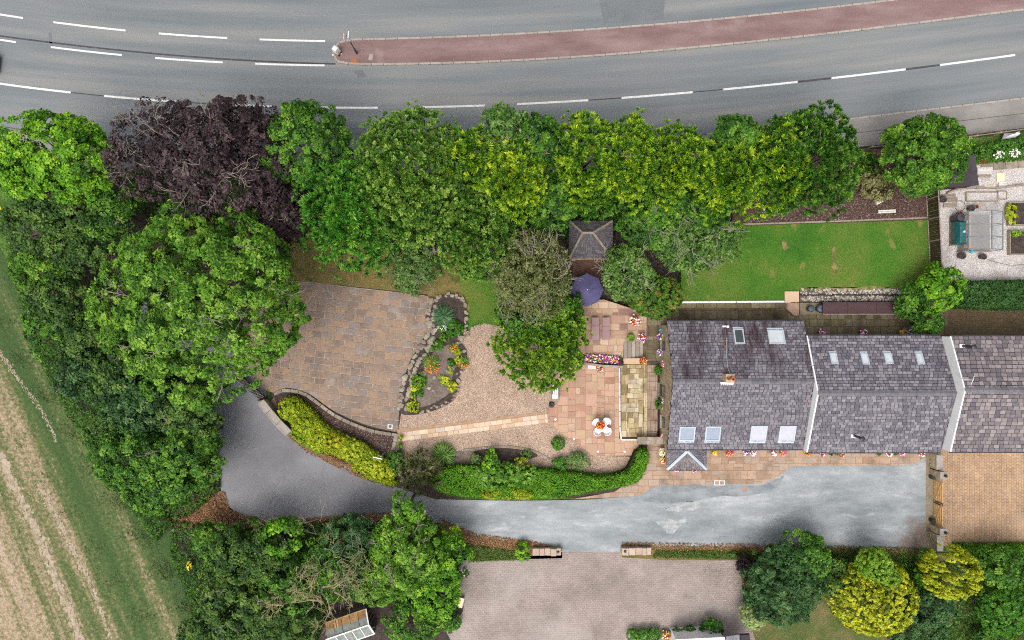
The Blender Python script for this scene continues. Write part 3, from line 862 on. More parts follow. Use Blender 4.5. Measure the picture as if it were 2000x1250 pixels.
mud = spread(N, L, mathn(N, L, 'ADD', mathn(N, L, 'MULTIPLY', dv.outputs['Value'], -.28), mathn(N, L, 'MULTIPLY', noise(N, L, g.outputs['Position'], .9, 7, .75), 1.6)), .1, .5)
c = mixc(N, L, mathn(N, L, 'MULTIPLY', mud, .85), c, (.17, .115, .09))
edg = spread(N, L, noise(N, L, stv, .35, 6, .7), .52, .7)
c = mixc(N, L, mathn(N, L, 'MULTIPLY', mathn(N, L, 'MULTIPLY', edg, tarf), .5), c, (.17, .19, .2))
sk = mathn(N, L, 'MULTIPLY_ADD', spread(N, L, noise(N, L, g.outputs['Position'], 8, 4, .85), .25, .75), .42, .79)
vm = N.new('ShaderNodeVectorMath'); vm.operation = 'SCALE'; L.new(c, vm.inputs[0]); L.new(sk, vm.inputs['Scale'])
L.new(vm.outputs[0], b.inputs['Base Color']); b.inputs['Roughness'].default_value = .62; b.inputs['Specular IOR Level'].default_value = .4
bn = N.new('ShaderNodeBump'); bn.inputs['Strength'].default_value = .3; bn.inputs['Distance'].default_value = .03
L.new(noise(N, L, g.outputs['Position'], 3, 6, .7), bn.inputs['Height']); L.new(bn.outputs[0], b.inputs['Normal'])
M_lane = m
lane_pl = poly([(300, 560), (470, 690), (520, 765)] + spline([(524, 790), (545, 825), (570, 858), (640, 902), (705, 930), (770, 950), (850, 975)], 4) + [(1000, 978), (1140, 976), (1250, 968), (1290, 930), (1500, 900), (1815, 872), (1815, 1082), (1700, 1070), (1480, 1072), (1300, 1066), (1215, 1064), (1212, 1094), (1100, 1094), (1098, 1078), (1040, 1064), (930, 1052), (860, 1022), (750, 1008), (640, 1012), (520, 1022), (478, 1012), (448, 990), (432, 960), (425, 900), (418, 850), (400, 790), (250, 640)])
lane = sheet('lane', lane_pl, .02, M_lane)
kindS = lambda o: (o.__setitem__('kind', 'structure'), o)[1]
M_limewash = surf('pale_concrete_patch', [(.31, .318, .32), (.40, .402, .40)], 1.5, fine=(7, .25), stain=(1.6, (.24, .26, .268), .44, .58, (1, 2, 1), 0))
def blob(name, pts, z, mat, parent, jag=1.2):
    sp2 = spline(pts, 6, True)
    pl = [(PX(a + random.gauss(0, jag), z), PY(b2 + random.gauss(0, jag), z)) for a, b2 in sp2]
    vs = [(p[0], p[1], z) for p in pl]
    a = sum(pl[i - 1][0] * pl[i][1] - pl[i][0] * pl[i - 1][1] for i in range(len(pl)))
    f = tuple(range(len(vs)))
    return MB().add(vs, [f if a > 0 else f[::-1]]).build(name, mat, parent)
for q in ([(1300, 997), (1320, 985), (1345, 979), (1365, 982), (1366, 993), (1340, 998)], [(1280, 1018), (1305, 1016), (1335, 1013), (1348, 1010), (1330, 1024), (1318, 1040), (1310, 1044), (1292, 1030)]):
    blob('concrete_patch', q, .024, M_limewash, lane)
M_lanedark = surf('dark_patch', [(.14, .158, .168), (.2, .22, .23)], .8, fine=(8, .25), stain=(.8, (.26, .28, .29), .42, .6, (.5, 1, 1), 0))
blob('tar_patch', [(1250, 972), (1285, 950), (1400, 949), (1490, 946), (1530, 930), (1500, 962), (1400, 972), (1300, 985)], .024, M_lanedark, lane)
M_brownstain = surf('rusty_mud', [(.14, .085, .06), (.22, .15, .115)], 1.5, fine=(8, .3), stain=(.8, (.25, .25, .26), .5, .66, (1, 1, 1), 0))

# flagged areas: every flag a piece
def clip_rect(pl, o, u, v, u0, u1, v0, v1):
    """Clip polygon pl (world xy) to the cell [u0,u1]x[v0,v1] in the frame (o,u,v)."""
    q = [((p[0] - o[0]) * u[0] + (p[1] - o[1]) * u[1], (p[0] - o[0]) * v[0] + (p[1] - o[1]) * v[1]) for p in pl]
    for axis, val, sgn in ((0, u0, 1), (0, u1, -1), (1, v0, 1), (1, v1, -1)):
        r = []
        for i in range(len(q)):
            a, b2 = q[i - 1], q[i]
            da, db = (a[axis] - val) * sgn, (b2[axis] - val) * sgn
            if (da >= 0) != (db >= 0):
                t = da / (da - db); r.append((a[0] + (b2[0] - a[0]) * t, a[1] + (b2[1] - a[1]) * t))
            if db >= 0: r.append(b2)
        q = r
        if len(q) < 3: return None
    out = []
    for s, t in q:
        p = (o[0] + u[0] * s + v[0] * t, o[1] + u[1] * s + v[1] * t)
        if not out or math.hypot(p[0] - out[-1][0], p[1] - out[-1][1]) > .004: out.append(p)
    if len(out) > 2 and math.hypot(out[0][0] - out[-1][0], out[0][1] - out[-1][1]) < .004: out.pop()
    return out if len(out) > 2 else None

def flags(parent, pl, z, mat, rows=(.55,), widths=(.7, .8, .8, 1.2), ang=0.0, gap=.035, th=.05, name='flagstone', split=0.0, minarea=.04):
    u = (math.cos(ang), math.sin(ang)); v = (-u[1], u[0])
    o = pl[0]
    us = [(p[0] - o[0]) * u[0] + (p[1] - o[1]) * u[1] for p in pl]; vs = [(p[0] - o[0]) * v[0] + (p[1] - o[1]) * v[1] for p in pl]
    t = min(vs) - random.random() * .2
    cnt = 0
    while t < max(vs):
        h = random.choice(rows); s = min(us) - random.random() * .8
        while s < max(us):
            w = random.choice(widths) * random.uniform(.95, 1.05)
            cells = [(s, s + w, t, t + h)]
            if split and random.random() < split:
                k = random.uniform(.35, .65)
                cells = [(s, s + w, t, t + h * k), (s, s + w, t + h * k, t + h)] if w < h * 1.5 else [(s, s + w * k, t, t + h), (s + w * k, s + w, t, t + h)]
            for a, b2, c2, d2 in cells:
                q = clip_rect(pl, o, u, v, a + gap / 2, b2 - gap / 2, c2 + gap / 2, d2 - gap / 2)
                if q and poly_area(q) > minarea:
                    MB().prism(q, z - th, z + random.uniform(-.006, .006), .008 if len(q) == 4 else 0).build(name, mat, parent)
                    cnt += 1
            s += w
        t += h
    return cnt

# parking court of brown flags
court_px = [(560, 548), (600, 550), (835, 578), (846, 590), (838, 640), (822, 672), (803, 700), (790, 735), (781, 770), (778, 842)] + spline([(772, 843), (730, 834), (690, 820), (650, 801), (612, 774), (590, 764), (560, 758), (537, 768)], 4) + [(520, 762), (492, 735), (470, 640)]
court = sheet('parking_court', poly(court_px), .025, M_mortar)
flags(court, poly(court_px), .05, M_flag, (.54, .56, .52), (.78, .82, .84, .8, .82, .84, .8, 1.62), R(-6.3), .065)
# kerb round the bark bed
for side in (1,):
    kerbs(spline([(536, 770), (556, 762), (590, 767), (612, 780), (650, 808), (690, 828), (730, 842), (772, 849)], 6), .26, .16, 0, M_stone, court, 'kerb_stone', .7)
kerbs([(775, 846), (770, 870), (764, 892)], .3, .16, 0, M_stone, court, 'kerb_stone', .7)
sheet('bark_bed', poly([(545, 772), (590, 772), (612, 786), (650, 812), (690, 832), (770, 850), (762, 895), (770, 945), (700, 915), (640, 880), (590, 845), (540, 800)]), .06, M_mulch)
# dry lawn by the trees and the green end of it
sheet('dry_lawn', poly([(540, 440), (700, 470), (905, 500), (905, 640), (846, 588), (835, 575), (560, 546)]), .03, M_drylawn)
sheet('shaded_lawn', poly([(900, 500), (1000, 520), (990, 660), (945, 632), (915, 645), (906, 600), (898, 560)]), .034, M_lawn)
# gravel garden
grav = sheet('gravel_garden', poly([(778, 842), (785, 800), (880, 780), (905, 650), (945, 632), (990, 640), (1100, 700), (1090, 760), (1078, 830), (1092, 842), (1130, 868), (1160, 890), (1245, 892), (1250, 905), (1220, 930), (1050, 940), (900, 930), (780, 930), (764, 895)]), .04, M_gravel)
kerbs([(776, 848), (930, 829), (1070, 812)], .72, .02, .03, M_terrajoint, grav, 'path_bed', 30)
ppl = poly([(783, 846), (790, 842), (930, 825), (1069, 807), (1070, 825), (930, 843), (785, 861)])
path = sheet('garden_path', ppl, .062, M_terrajoint, 0)
flags(path, ppl, .085, M_cream, (.38, .40), (.45, .6, .75, .5), R(7.2), .02, .04)
# lower terrace
ter_px = [(1078, 745), (1095, 720), (1140, 712), (1150, 712), (1208, 719), (1209, 857), (1245, 858), (1250, 889), (1160, 890), (1128, 868), (1092, 842), (1072, 826), (1072, 800)]
ter = sheet('terrace', poly(ter_px), .10, M_terrajoint)
flags(ter, poly(ter_px), .125, M_terra, (.82, .6, .95, .7), (.55, .75, .95, .62, .45), R(90), .03, .05, split=.4)
for x, y in ((1085, 819), (1121, 857), (1168, 882), (1220, 882)):
    MB().lathe(P(x, y, .13), [(.09, 0), (.09, .012), (.05, .018)], 10).build('ground_light', M_white, ter)
# pale coping between terrace and sunken walk
kerbs([(1093, 719), (1150, 711), (1207, 718)], .16, .16, .05, M_kerb, ter, 'coping_stone', 1.0)
kerbs([(1209, 717), (1210, 858), (1248, 858)], .13, .2, .05, M_whitestone, ter, 'coping_stone', 1.2)
# yellow walk, steps and house walk
wk_px = [(1213, 712), (1258, 710), (1258, 853), (1213, 855)]
wk = sheet('sunken_walk', poly(wk_px), .06, M_darkjoint)
flags(wk, poly([(1225, 712), (1247, 712), (1247, 853), (1225, 853)]), .08, M_yellow, (.42, .38, .45), (.5, .42), 0, .022)
flags(wk, poly([(1213, 712), (1225, 712), (1225, 853), (1213, 853)]), .08, M_yellow, (.8, 1.1, .7), (.5,), 0, .022)
flags(wk, poly([(1247, 712), (1257, 712), (1257, 853), (1247, 853)]), .08, M_yellow, (.8, 1.1, .7), (.5,), 0, .022)
M_worn = surf('worn_turf', [(.17, .135, .05), (.27, .19, .085)], 2, fine=(10, .35), stain=(1.6, (.06, .1, .015), .42, .6, (1, 1, 1), 0))
hw = sheet('house_walk', poly([(1257, 706), (1285, 706), (1285, 865), (1257, 865)], .2), .18, M_darkjoint)
flags(hw, poly([(1257, 706), (1264, 706), (1264, 865), (1257, 865)], .2), .215, M_yellow, (.9, 1.2), (.4,), 0, .02)
flags(hw, poly([(1264.5, 712), (1284, 712), (1284, 862), (1264.5, 862)], .2), .2, M_front, (.6, .9, .75), (.42, .5, .38), 0, .02, split=.2)
# upper patio
up_px = [(1128, 588), (1180, 585), (1232, 602), (1263, 614), (1263, 665), (1218, 666), (1217, 699), (1130, 690)]
UZ = .75
up = sheet('upper_patio', poly(up_px, UZ), UZ - .025, M_terrajoint, 0)
flags(up, poly(up_px, UZ), UZ, M_purpleflag, (.5, .62, .56), (.5, .85, 1.2, .65), 0, .045, split=.2)
# walk round the house corner, mossy
ow_px = [(1256, 603), (1310, 603), (1310, 712), (1256, 712)]
ow = sheet('corner_walk', poly(ow_px), .09, M_darkjoint)
flags(ow, poly(ow_px), .115, M_olive, (.7, .55, .85), (.6, .8), 0, .025, split=.25)
rp_px = [(1310, 590), (1850, 590), (1850, 690), (1310, 690)]
rp = sheet('rear_passage', poly(rp_px), .05, M_darkjoint)
flags(rp, poly([(1300, 601), (1850, 601), (1850, 668), (1300, 668)]), .075, M_olive, (.72, .72, .6), (.56, .6, .58), 0, .03)
# paved apron in front of the houses
fr_px = [(1265, 858), (1290, 858), (1290, 840), (1840, 840), (1810, 880)] + spline([(1806, 890), (1790, 903), (1765, 908), (1700, 909), (1545, 910)], 4) + [(1535, 918), (1520, 930), (1490, 944), (1400, 946), (1288, 948), (1268, 955), (1250, 968), (1180, 972), (1120, 974), (1200, 960), (1245, 930), (1262, 895)]
fr = sheet('front_apron', poly(fr_px), .05, M_terrajoint)
flags(fr, poly(fr_px), .075, M_front, (.55, .7, .62, .85), (.55, .7, .85, .6), 0, .03, split=.35)
# rear lawn on its terrace, bark bed, wall
LZ = .85
lawn = sheet('lawn', poly([(1330, 440), (1450, 437), (1810, 427), (1816, 560), (1580, 561), (1560, 568), (1535, 570), (1532, 587), (1330, 590)], LZ), LZ, M_lawn, 0)
for q in ([(1626, 480), (1631, 482), (1634, 510), (1636, 532), (1627, 533), (1625, 505)], [(1560, 566), (1600, 562), (1700, 560), (1775, 562), (1700, 564), (1600, 567)], [(1528, 472), (1536, 470), (1538, 485), (1530, 488)]):
    blob('worn_patch', q, LZ + .004, M_worn, lawn, 1.2)
bark = sheet('bark_border', poly([(1430, 330), (1640, 290), (1810, 292), (1810, 430), (1452, 441), (1430, 436)], LZ), LZ + .03, M_mulch, 0)
kerbs([(1452 - 6, 441), (1630, 435), (1808, 428)], .12, .09, LZ - .02, M_palewood, lawn, 'edging_board', 2.4)
# neighbours' ground
ngar = sheet('gravel_yard', poly([(1836, 330), (1836, 560), (2300, 560), (2300, 240), (1850, 300)], .3), .3, M_greygravel, 0)
bd = sheet('block_drive', poly([(1838, 870), (2400, 870), (2400, 1066), (1838, 1066)]), .045, M_blocktan)
sheet('gate_threshold', poly([(1808, 880), (1842, 880), (1842, 1070), (1808, 1070)]), .03, M_olive)
bd2 = sheet('block_drive', poly([(1838, 560), (2400, 560), (2400, 700), (1838, 700)]), .045, M_blockbrown)
bd3 = sheet('block_drive', poly([(860, 1090), (1020, 1088), (1100, 1078), (1212, 1078), (1300, 1092), (1445, 1092), (1452, 1180), (1475, 1250), (1480, 1500), (880, 1500), (880, 1250), (855, 1200)]), .03, M_blockpink)
sheet('garden_ground', poly([(1445, 1075), (1500, 1068), (1815, 1080), (2400, 1075), (2400, 1600), (1480, 1600), (1475, 1250), (1452, 1180)]), -.01, surf('rough_lawn', [(.05, .08, .016), (.09, .105, .03), (.17, .13, .06)], .5, fine=(10, .4), bump=(14, .8, .05)))
sheet('verge', poly([(860, 1020), (930, 1050), (1040, 1062), (1098, 1078), (1098, 1090), (1020, 1092), (900, 1094), (830, 1060)]), .03, M_drylawn)
sheet('verge', poly([(1215, 1062), (1300, 1066), (1480, 1068), (1815, 1078), (1815, 1092), (1460, 1094), (1300, 1094), (1214, 1088)]), .034, M_drylawn)
sheet('wood_floor', poly([(60, 330), (300, 330), (560, 400), (570, 548), (480, 740), (400, 770), (425, 900), (440, 990), (520, 1022), (640, 1012), (750, 1008), (860, 1022), (900, 1094), (880, 1300), (430, 1300), (400, 1180), (330, 1040), (230, 930), (150, 790), (70, 650), (20, 520)]), -.015, M_soil)
sheet('planting_strip', poly([(540, 330), (1000, 350), (1450, 320), (1660, 292), (1700, 300), (1450, 440), (1330, 445), (1330, 590), (1170, 590), (1000, 520), (900, 500), (540, 440)]), .02, M_soil)
sheet('bed_border', poly([(770, 890), (1230, 905), (1250, 895), (1250, 960), (1000, 975), (850, 972), (770, 945)]), .036, M_soil)
sheet('lane_verge', poly([(524, 790), (536, 775), (545, 800), (590, 845), (640, 880), (700, 915), (770, 945), (770, 952), (705, 932), (640, 904), (570, 860), (545, 827)]), .05, M_brownstain)

# ------------------------------------------------------------------ houses
def slates(parent, a, b2, c2, d2, mat, w, hgt, th=.022, gap=.035, singles=0, holes=()):
    """Slates on the slope with eave corners a->b and ridge corners d->c (world). holes: (u0,u1,v0,v1) in 0..1."""
    a, b2, c2, d2 = map(Vector, (a, b2, c2, d2))
    Lu = (b2 - a).length; Lv = ((d2 + c2) / 2 - (a + b2) / 2).length
    nrow = max(2, int(Lv / hgt)); ncol = int(Lu / w)
    nrm = (b2 - a).cross(d2 - a).normalized()
    def at(u, v): return a.lerp(b2, u).lerp(d2.lerp(c2, u), v)
    cells = []
    for r in range(nrow):
        v0, v1 = (r + .0) / nrow, min(1, (r + .86) / nrow)  # rows stop short so the dark base reads as a painted shadow line
        u = -(r % 2) * .5 / ncol + random.uniform(-.1, .1) / ncol
        while u < 1:
            ww = random.uniform(.8, 1.2) / ncol
            u0, u1 = max(0, u + gap / Lu / 2), min(1, u + ww - gap / Lu / 2)
            u += ww
            if u1 - u0 < .25 / ncol: continue
            um, vm2 = (u0 + u1) / 2, (v0 + v1) / 2
            if any(h[0] < um < h[1] and h[2] < vm2 < h[3] for h in holes): continue
            cells.append((u0, u1, v0 + random.uniform(-.05, .05) / nrow, v1 + random.uniform(-.04, .04) / nrow))
    def shape(mb, cell):
        u0, u1, v0, v1 = cell
        lift = th * random.uniform(1.3, 2.2)
        p = [at(u0, v0) + nrm * lift, at(u1, v0) + nrm * (lift + random.uniform(-.004, .004)), at(u1, v1) + nrm * .004, at(u0, v1) + nrm * .004]
        q = [x - nrm * th for x in p]
        mb.add(p + q, [(0, 1, 2, 3), (0, 4, 5, 1), (1, 5, 6, 2), (3, 7, 4, 0)])
    idx = set()
    if singles:
        order = sorted(range(len(cells)), key=lambda i: (at(cells[i][0], cells[i][2]).x))
        idx = set(order[:singles])
    for i in idx:
        mb = MB(); shape(mb, cells[i]); mb.build('slate', mat, parent)
    mb = MB()
    for i, cell in enumerate(cells):
        if i not in idx: shape(mb, cell)
    if mb.v:
        o = mb.build('slate_courses', mat, parent); o['kind'] = 'stuff'

def house(name, label, x0, x1, yr, yf, yk, ze, zk, mat, w, hgt, singles=0, holesF=(), holesR=(), wallmat=None, over=.12, sink=0.0):
    t = thing(name, label, 'house', ((x0 + x1) / 2, (yr + yf) / 2, 0))
    wm = wallmat or M_wall
    yw0, yw1 = yf + .3, yr - .3
    xw0, xw1 = x0 + (over if sink == 0 else 0), x1 - .02
    mb = MB()
    zz = lambda y: ze + (zk - ze) * (1 - abs(y - yk) / (abs(yr - yk) if y > yk else abs(yf - yk))) - .12
    prof = [(yw0, 0), (yw1, 0), (yw1, zz(yw1)), (yk, zk - .12), (yw0, zz(yw0))]
    n = len(prof)
    vs = [(xw0, y, z) for y, z in prof] + [(xw1, y, z) for y, z in prof]
    mb.add(vs, [tuple(range(n - 1, -1, -1)), tuple(range(n, 2 * n))] + [(i, (i + 1) % n, n + (i + 1) % n, n + i) for i in range(n)])
    mb.build('wall', wm, t)
    # roof boarding under the slates
    mb = MB()
    top = [(yf, ze), (yk, zk), (yr, ze)]
    vs = [(x, y, z + dz) for x in (x0, x1) for dz in (0, -.1) for y, z in top]
    mb.add(vs, [(0, 6, 7, 1), (1, 7, 8, 2), (3, 4, 10, 9), (4, 5, 11, 10), (0, 1, 4, 3), (1, 2, 5, 4), (6, 9, 10, 7), (7, 10, 11, 8), (0, 3, 9, 6), (2, 8, 11, 5)])
    roof = mb.build('roof', M_roofbase, t)
    slates(roof, (x0, yf, ze), (x1, yf, ze), (x1, yk, zk), (x0, yk, zk), mat, w, hgt, singles=singles // 2, holes=holesF)
    slates(roof, (x1, yr, ze), (x0, yr, ze), (x0, yk, zk), (x1, yk, zk), M_slate_stained if mat is M_slate else mat, w, hgt, singles=singles - singles // 2, holes=holesR)
    # ridge tiles
    x = x0
    while x < x1 - .1:
        e = min(x1, x + .45)
        k = .19
        vs = [(x + .008, yk - k, zk - .04), (x + .008, yk, zk + .06), (x + .008, yk + k, zk - .04), (e - .008, yk - k, zk - .04), (e - .008, yk, zk + .06), (e - .008, yk + k, zk - .04)]
        MB().add(vs, [(0, 3, 4, 1), (1, 4, 5, 2), (0, 1, 2), (3, 5, 4)]).build('ridge_tile', M_ridge, roof)
        x = e
    for y, s in ((yf, -1), (yr, 1)):
        MB().tube([(x0 + .02, y + s * .06, ze - .06), (x1 - .02, y + s * .06, ze - .06)], .055, 8).build('gutter', M_dark, t)
    return t, roof

def slope_point(px, py, y_e, z_e, y_k, z_k):
    """World point on a roof slope seen at a photograph pixel."""
    dy = (625 - py) / S / H
    # y = dy*(H-z); z = z_e + (z_k-z_e)*(y-y_e)/(y_k-y_e)
    k = (z_k - z_e) / (y_k - y_e)
    z = (z_e + k * (dy * H - y_e)) / (1 + k * dy)
    return Vector((PX(px, z), PY(py, z), z)), k

def skylight(t, quad, y_e, z_e, y_k, z_k, glass, frame=.1, raise_=.1, fm=None):
    """A roof window; quad = (px0,px1,py_top,py_bottom) in the photograph."""
    p0, p1, q0, q1 = quad
    pts = [slope_point(x, y, y_e, z_e, y_k, z_k)[0] for x, y in ((p0, q1), (p1, q1), (p1, q0), (p0, q0))]
    xm = [(pts[0].x + pts[3].x) / 2, (pts[1].x + pts[2].x) / 2]
    a, b2, c2, d2 = [Vector((xm[i], p.y, p.z)) for i, p in zip((0, 1, 1, 0), pts)]
    n = (b2 - a).cross(d2 - a).normalized()
    if n.z < 0: n = -n
    def ringp(k, lift):
        cen = (a + b2 + c2 + d2) / 4
        return [p + (Vector((cen.x - p.x, 0, 0)).normalized() * k + (((d2 - a).normalized() if p in (a, b2) else (a - d2).normalized()) * k)) + n * lift for p in (a, b2, c2, d2)]
    o, i_, lo = ringp(0, raise_), ringp(frame, raise_), ringp(0, -.05)
    g_ = ringp(frame * .9, raise_ - .03)
    mb = MB()
    mb.add(o + i_ + lo + g_, [(k, (k + 1) % 4, 4 + (k + 1) % 4, 4 + k) for k in range(4)] + [(8 + k, 8 + (k + 1) % 4, (k + 1) % 4, k) for k in range(4)] + [(4 + k, 4 + (k + 1) % 4, 12 + (k + 1) % 4, 12 + k) for k in range(4)])
    f = mb.build('skylight', fm or M_sky_frame, t)
    MB().add(g_, [(0, 1, 2, 3)]).build('pane', glass, f)
    # lead apron below
    e = [a + n * .035, b2 + n * .035, b2 + (a - d2).normalized() * .18 + n * .03, a + (a - d2).normalized() * .18 + n * .03]
    MB().add(e, [(0, 3, 2, 1)]).build('apron_flashing', M_lead, f)
    return f

# heights: eave / ridge
E1, K1, E2, K2, E3, K3 = 3.2, 5.1, 3.65, 5.55, 4.7, 6.35
h1 = dict(x0=PX(1303, E1), x1=PX(1569, E1), yr=PY(628, E1), yf=PY(877, E1), yk=PY(745, K1), ze=E1, zk=K1)
h2 = dict(x0=PX(1575, E2), x1=PX(1838, E2), yr=PY(656, E2), yf=PY(883, E2), yk=PY(768, K2), ze=E2, zk=K2)
h3 = dict(x0=PX(1855, E3), x1=PX(2260, E3), yr=PY(657, E3), yf=PY(882, E3), yk=PY(762, K3), ze=E3, zk=K3)
h1['x1'] = h2['x0'] - .02
h2['x1'] = h3['x0'] - .02
t1, r1_ = house('stone_cottage', 'stone cottage with purple slate roof, chimney and hipped porch beside the terrace', mat=M_slate, w=.31, hgt=.21, **h1)
t2, r2_ = house('slate_roofed_house', 'middle house of the row, blue-grey slate roof with four small skylights', mat=M_slate2, w=.32, hgt=.23, wallmat=M_render, sink=1, **h2)
t3, r3_ = house('brown_slate_house', 'end house with brownish slate roof and white gable above its neighbour', mat=M_slate3, w=.40, hgt=.31, singles=300, wallmat=M_render, sink=1, **h3)
# gable copings (white render seen above the lower neighbour)
for t, d in ((t2, h2), (t3, h3)):
    mb = MB()
    for ya, za, yb, zb in ((d['yf'], d['ze'], d['yk'], d['zk']), (d['yk'], d['zk'], d['yr'], d['ze'])):
        mb.beam((d['x0'] + .04, ya, za + .0), (d['x0'] + .04, yb, zb + .0), .1, .08)
    mb.build('verge_board', M_white, t)
    n = [(d['x0'] - .012, d['yf'] + .02, d['ze'] - .95), (d['x0'] - .012, d['yf'] + .02, d['ze'] - .02), (d['x0'] - .012, d['yk'], d['zk'] - .03), (d['x0'] - .012, d['yr'] - .02, d['ze'] - .02), (d['x0'] - .012, d['yr'] - .02, d['ze'] - .95)]
    nb = [(x + .1, y, z) for x, y, z in n]
    MB().add(n + nb, [(4, 3, 2, 1, 0), (5, 6, 7, 8, 9)] + [(i, (i + 1) % 5, 5 + (i + 1) % 5, 5 + i) for i in range(5)]).build('gable_render', M_render, t)
F1 = (h1['yf'], E1, h1['yk'], K1); B1 = (h1['yr'], E1, h1['yk'], K1)
F2 = (h2['yf'], E2, h2['yk'], K2); B2 = (h2['yr'], E2, h2['yk'], K2)
F3 = (h3['yf'], E3, h3['yk'], K3); B3 = (h3['yr'], E3, h3['yk'], K3)
skylight(t1, (1326, 1357, 833, 860), *F1, M_blind)
skylight(t1, (1377, 1407, 832, 860), *F1, M_blind)
skylight(t1, (1465, 1497, 831, 861), *F1, M_blind2)
skylight(t1, (1521, 1553, 831, 861), *F1, M_blind2)
skylight(t1, (1433, 1453, 672, 643), *B1, M_glassdark)
skylight(t1, (1500, 1532, 672, 645), *B1, M_glasspale)
for q in ((1621, 1635, 711, 690), (1682, 1696, 712, 691), (1727, 1742, 711, 690), (1789, 1803, 712, 691)):
    skylight(t2, q, *B2, M_glasspale, .08, .1)
# cheeked dormer patch above the narrow skylight
a_, _ = slope_point(1431, 640, *B1); b_, _ = slope_point(1452, 632, *B1)
# chimney
cp, _ = slope_point(1418, 737, *B1)
ch = MB()
ch.box((cp.x, cp.y, cp.z + .35), (.54, .54, 1.1)); ch.box((cp.x, cp.y, cp.z + .93), (.62, .62, .1))
ch = ch.build('chimney', surf('chimney_stone', [(.36, .24, .15), (.5, .36, .25)], 2, fine=(7, .3), bump=(7, .7, .04)), t1)
MB().lathe((cp.x + .1, cp.y, cp.z + .98), [(.15, 0), (.12, .3), (.15, .32), (.15, .4), (.11, .4), (.1, .15)], 14).build('chimney_pot', M_terracotta, ch)
MB().lathe((cp.x - .18, cp.y, cp.z + .98), [(.1, 0), (.08, .22), (.1, .24), (.1, .28), (.07, .28), (.07, .1)], 12).build('chimney_pot', M_rust, ch)
mb = MB()
for k in range(7):
    mb.box((cp.x - .42 + k * .14, cp.y - .46 - .02 * (k % 2), cp.z + .26), (.075, .16, .05), rz=.3 * (k % 2))
mb.box((cp.x, cp.y - .38, cp.z + .27), (1.0, .1, .03))
mb.build('lead_flashing', M_white, ch)
va, _ = slope_point(1417, 638, *B1)
mb = MB(); mb.box((va.x - .12, va.y + .02, va.z + .06), (.28, .12, .12)); mb.lathe((va.x + .14, va.y, va.z), [(.1, 0), (.1, .14), (.06, .14), (.05, .05)], 10)
mb.build('roof_vent', M_white, t1)
vb, _ = slope_point(1424, 734, *B1)
mids = [slope_point(x, y, *B1)[0] + Vector((0, 0, .05)) for x, y in ((1417, 642), (1414, 680), (1412, 705), (1416, 728))]
MB().tube(mids, .02, 5).build('aerial_cable', M_rust, t1)
mids = [slope_point(x, y, *B1)[0] + Vector((0, 0, .06)) for x, y in ((1419, 660), (1419, 690), (1420, 715), (1425, 730))]
MB().tube(mids, .022, 5).build('aerial_cable', M_lead, t1)
# flue pipes on the other roofs
for t, sl, px, py, lean in ((t2, F2, 1668, 851, .9), (t3, B3, 1880, 676, .9)):
    q, _ = slope_point(px, py, *sl)
    MB().box(q + Vector((-.05, 0, .04)), (.4, .3, .03)).build('flue_flashing', M_white, t)
    f = MB().tube([q, q + Vector((0, 0, lean + .3))], .1, 10).build('flue_pipe', M_black, t)
    MB().lathe(q + Vector((0, 0, lean + .3)), [(.13, 0), (.17, .03), (.17, .12), (.06, .18)], 10).build('flue_cap', M_black, f)
q, _ = slope_point(1874, 739, *B3)
mb = MB(); mb.tube([q, q + Vector((0, 0, 1.5))], .03, 6)
for k in range(8): mb.tube([q + Vector((-.12, 0, .75 + k * .09)), q + Vector((.12, 0, .75 + k * .09))], .012, 4)
mb.tube([q + Vector((-.1, -.3, 1.45)), q + Vector((.1, .3, 1.45))], .02, 4)
mb.build('television_aerial', M_white, t3)
# porch with hipped roof and lead hips
PE, PK = 2.35, 3.25
x0, x1 = PX(1303, PE), PX(1380, PE); yf, yb = PY(917, PE), h1['yf'] + .3
xm = PX(1342, PK); yk = PY(881, PK)
mb = MB()
mb.add([(x0 + .15, yf + .15, 0), (x1 - .15, yf + .15, 0), (x1 - .15, yb, 0), (x0 + .15, yb, 0), (x0 + .15, yf + .15, PE - .05), (x1 - .15, yf + .15, PE - .05), (x1 - .15, yb, PE - .05), (x0 + .15, yb, PE - .05)], [(0, 1, 5, 4), (1, 2, 6, 5), (2, 3, 7, 6), (3, 0, 4, 7)])
mb.build('porch_wall', M_wall, t1)
mb = MB()
ridge0, ridge1 = Vector((xm, yk, PK)), Vector((xm, yb, PK))
cA, cB, cC, cD = Vector((x0, yf, PE)), Vector((x1, yf, PE)), Vector((x1, yb, PE)), Vector((x0, yb, PE))
mb.add([cA, cB, cC, cD, ridge0, ridge1, cA - Vector((0, 0, .08)), cB - Vector((0, 0, .08)), cC - Vector((0, 0, .08)), cD - Vector((0, 0, .08))], [(0, 1, 4), (1, 2, 5, 4), (3, 0, 4, 5), (0, 6, 7, 1), (1, 7, 8, 2), (3, 9, 6, 0)])
pr = mb.build('porch_roof', M_roofbase, t1)
slates(pr, cA + Vector((.05, 0, .0)), cB - Vector((.05, 0, 0)), ridge0 + Vector((.02, 0, 0)), ridge0 - Vector((.02, 0, 0)), M_slate3, .22, .16)
slates(pr, cB, cC, ridge1, ridge0 + Vector((0, .0, 0)), M_slate, .22, .16)
slates(pr, cD, cA, ridge0, ridge1, M_slate, .22, .16)
for p in (cA, cB):
    MB().beam(p + Vector((0, 0, .03)), ridge0 + Vector((0, 0, .06)), .2, .05).build('lead_hip', M_lead, pr)
    MB().beam(p + Vector((0, .02, .075)), ridge0 + Vector((0, 0, .1)), .06, .05).build('lead_roll', M_sky_frame, pr)
MB().tube([cA + Vector((0, -.05, -.05)), cB + Vector((0, -.05, -.05))], .05, 8).build('porch_gutter', M_dark, t1)
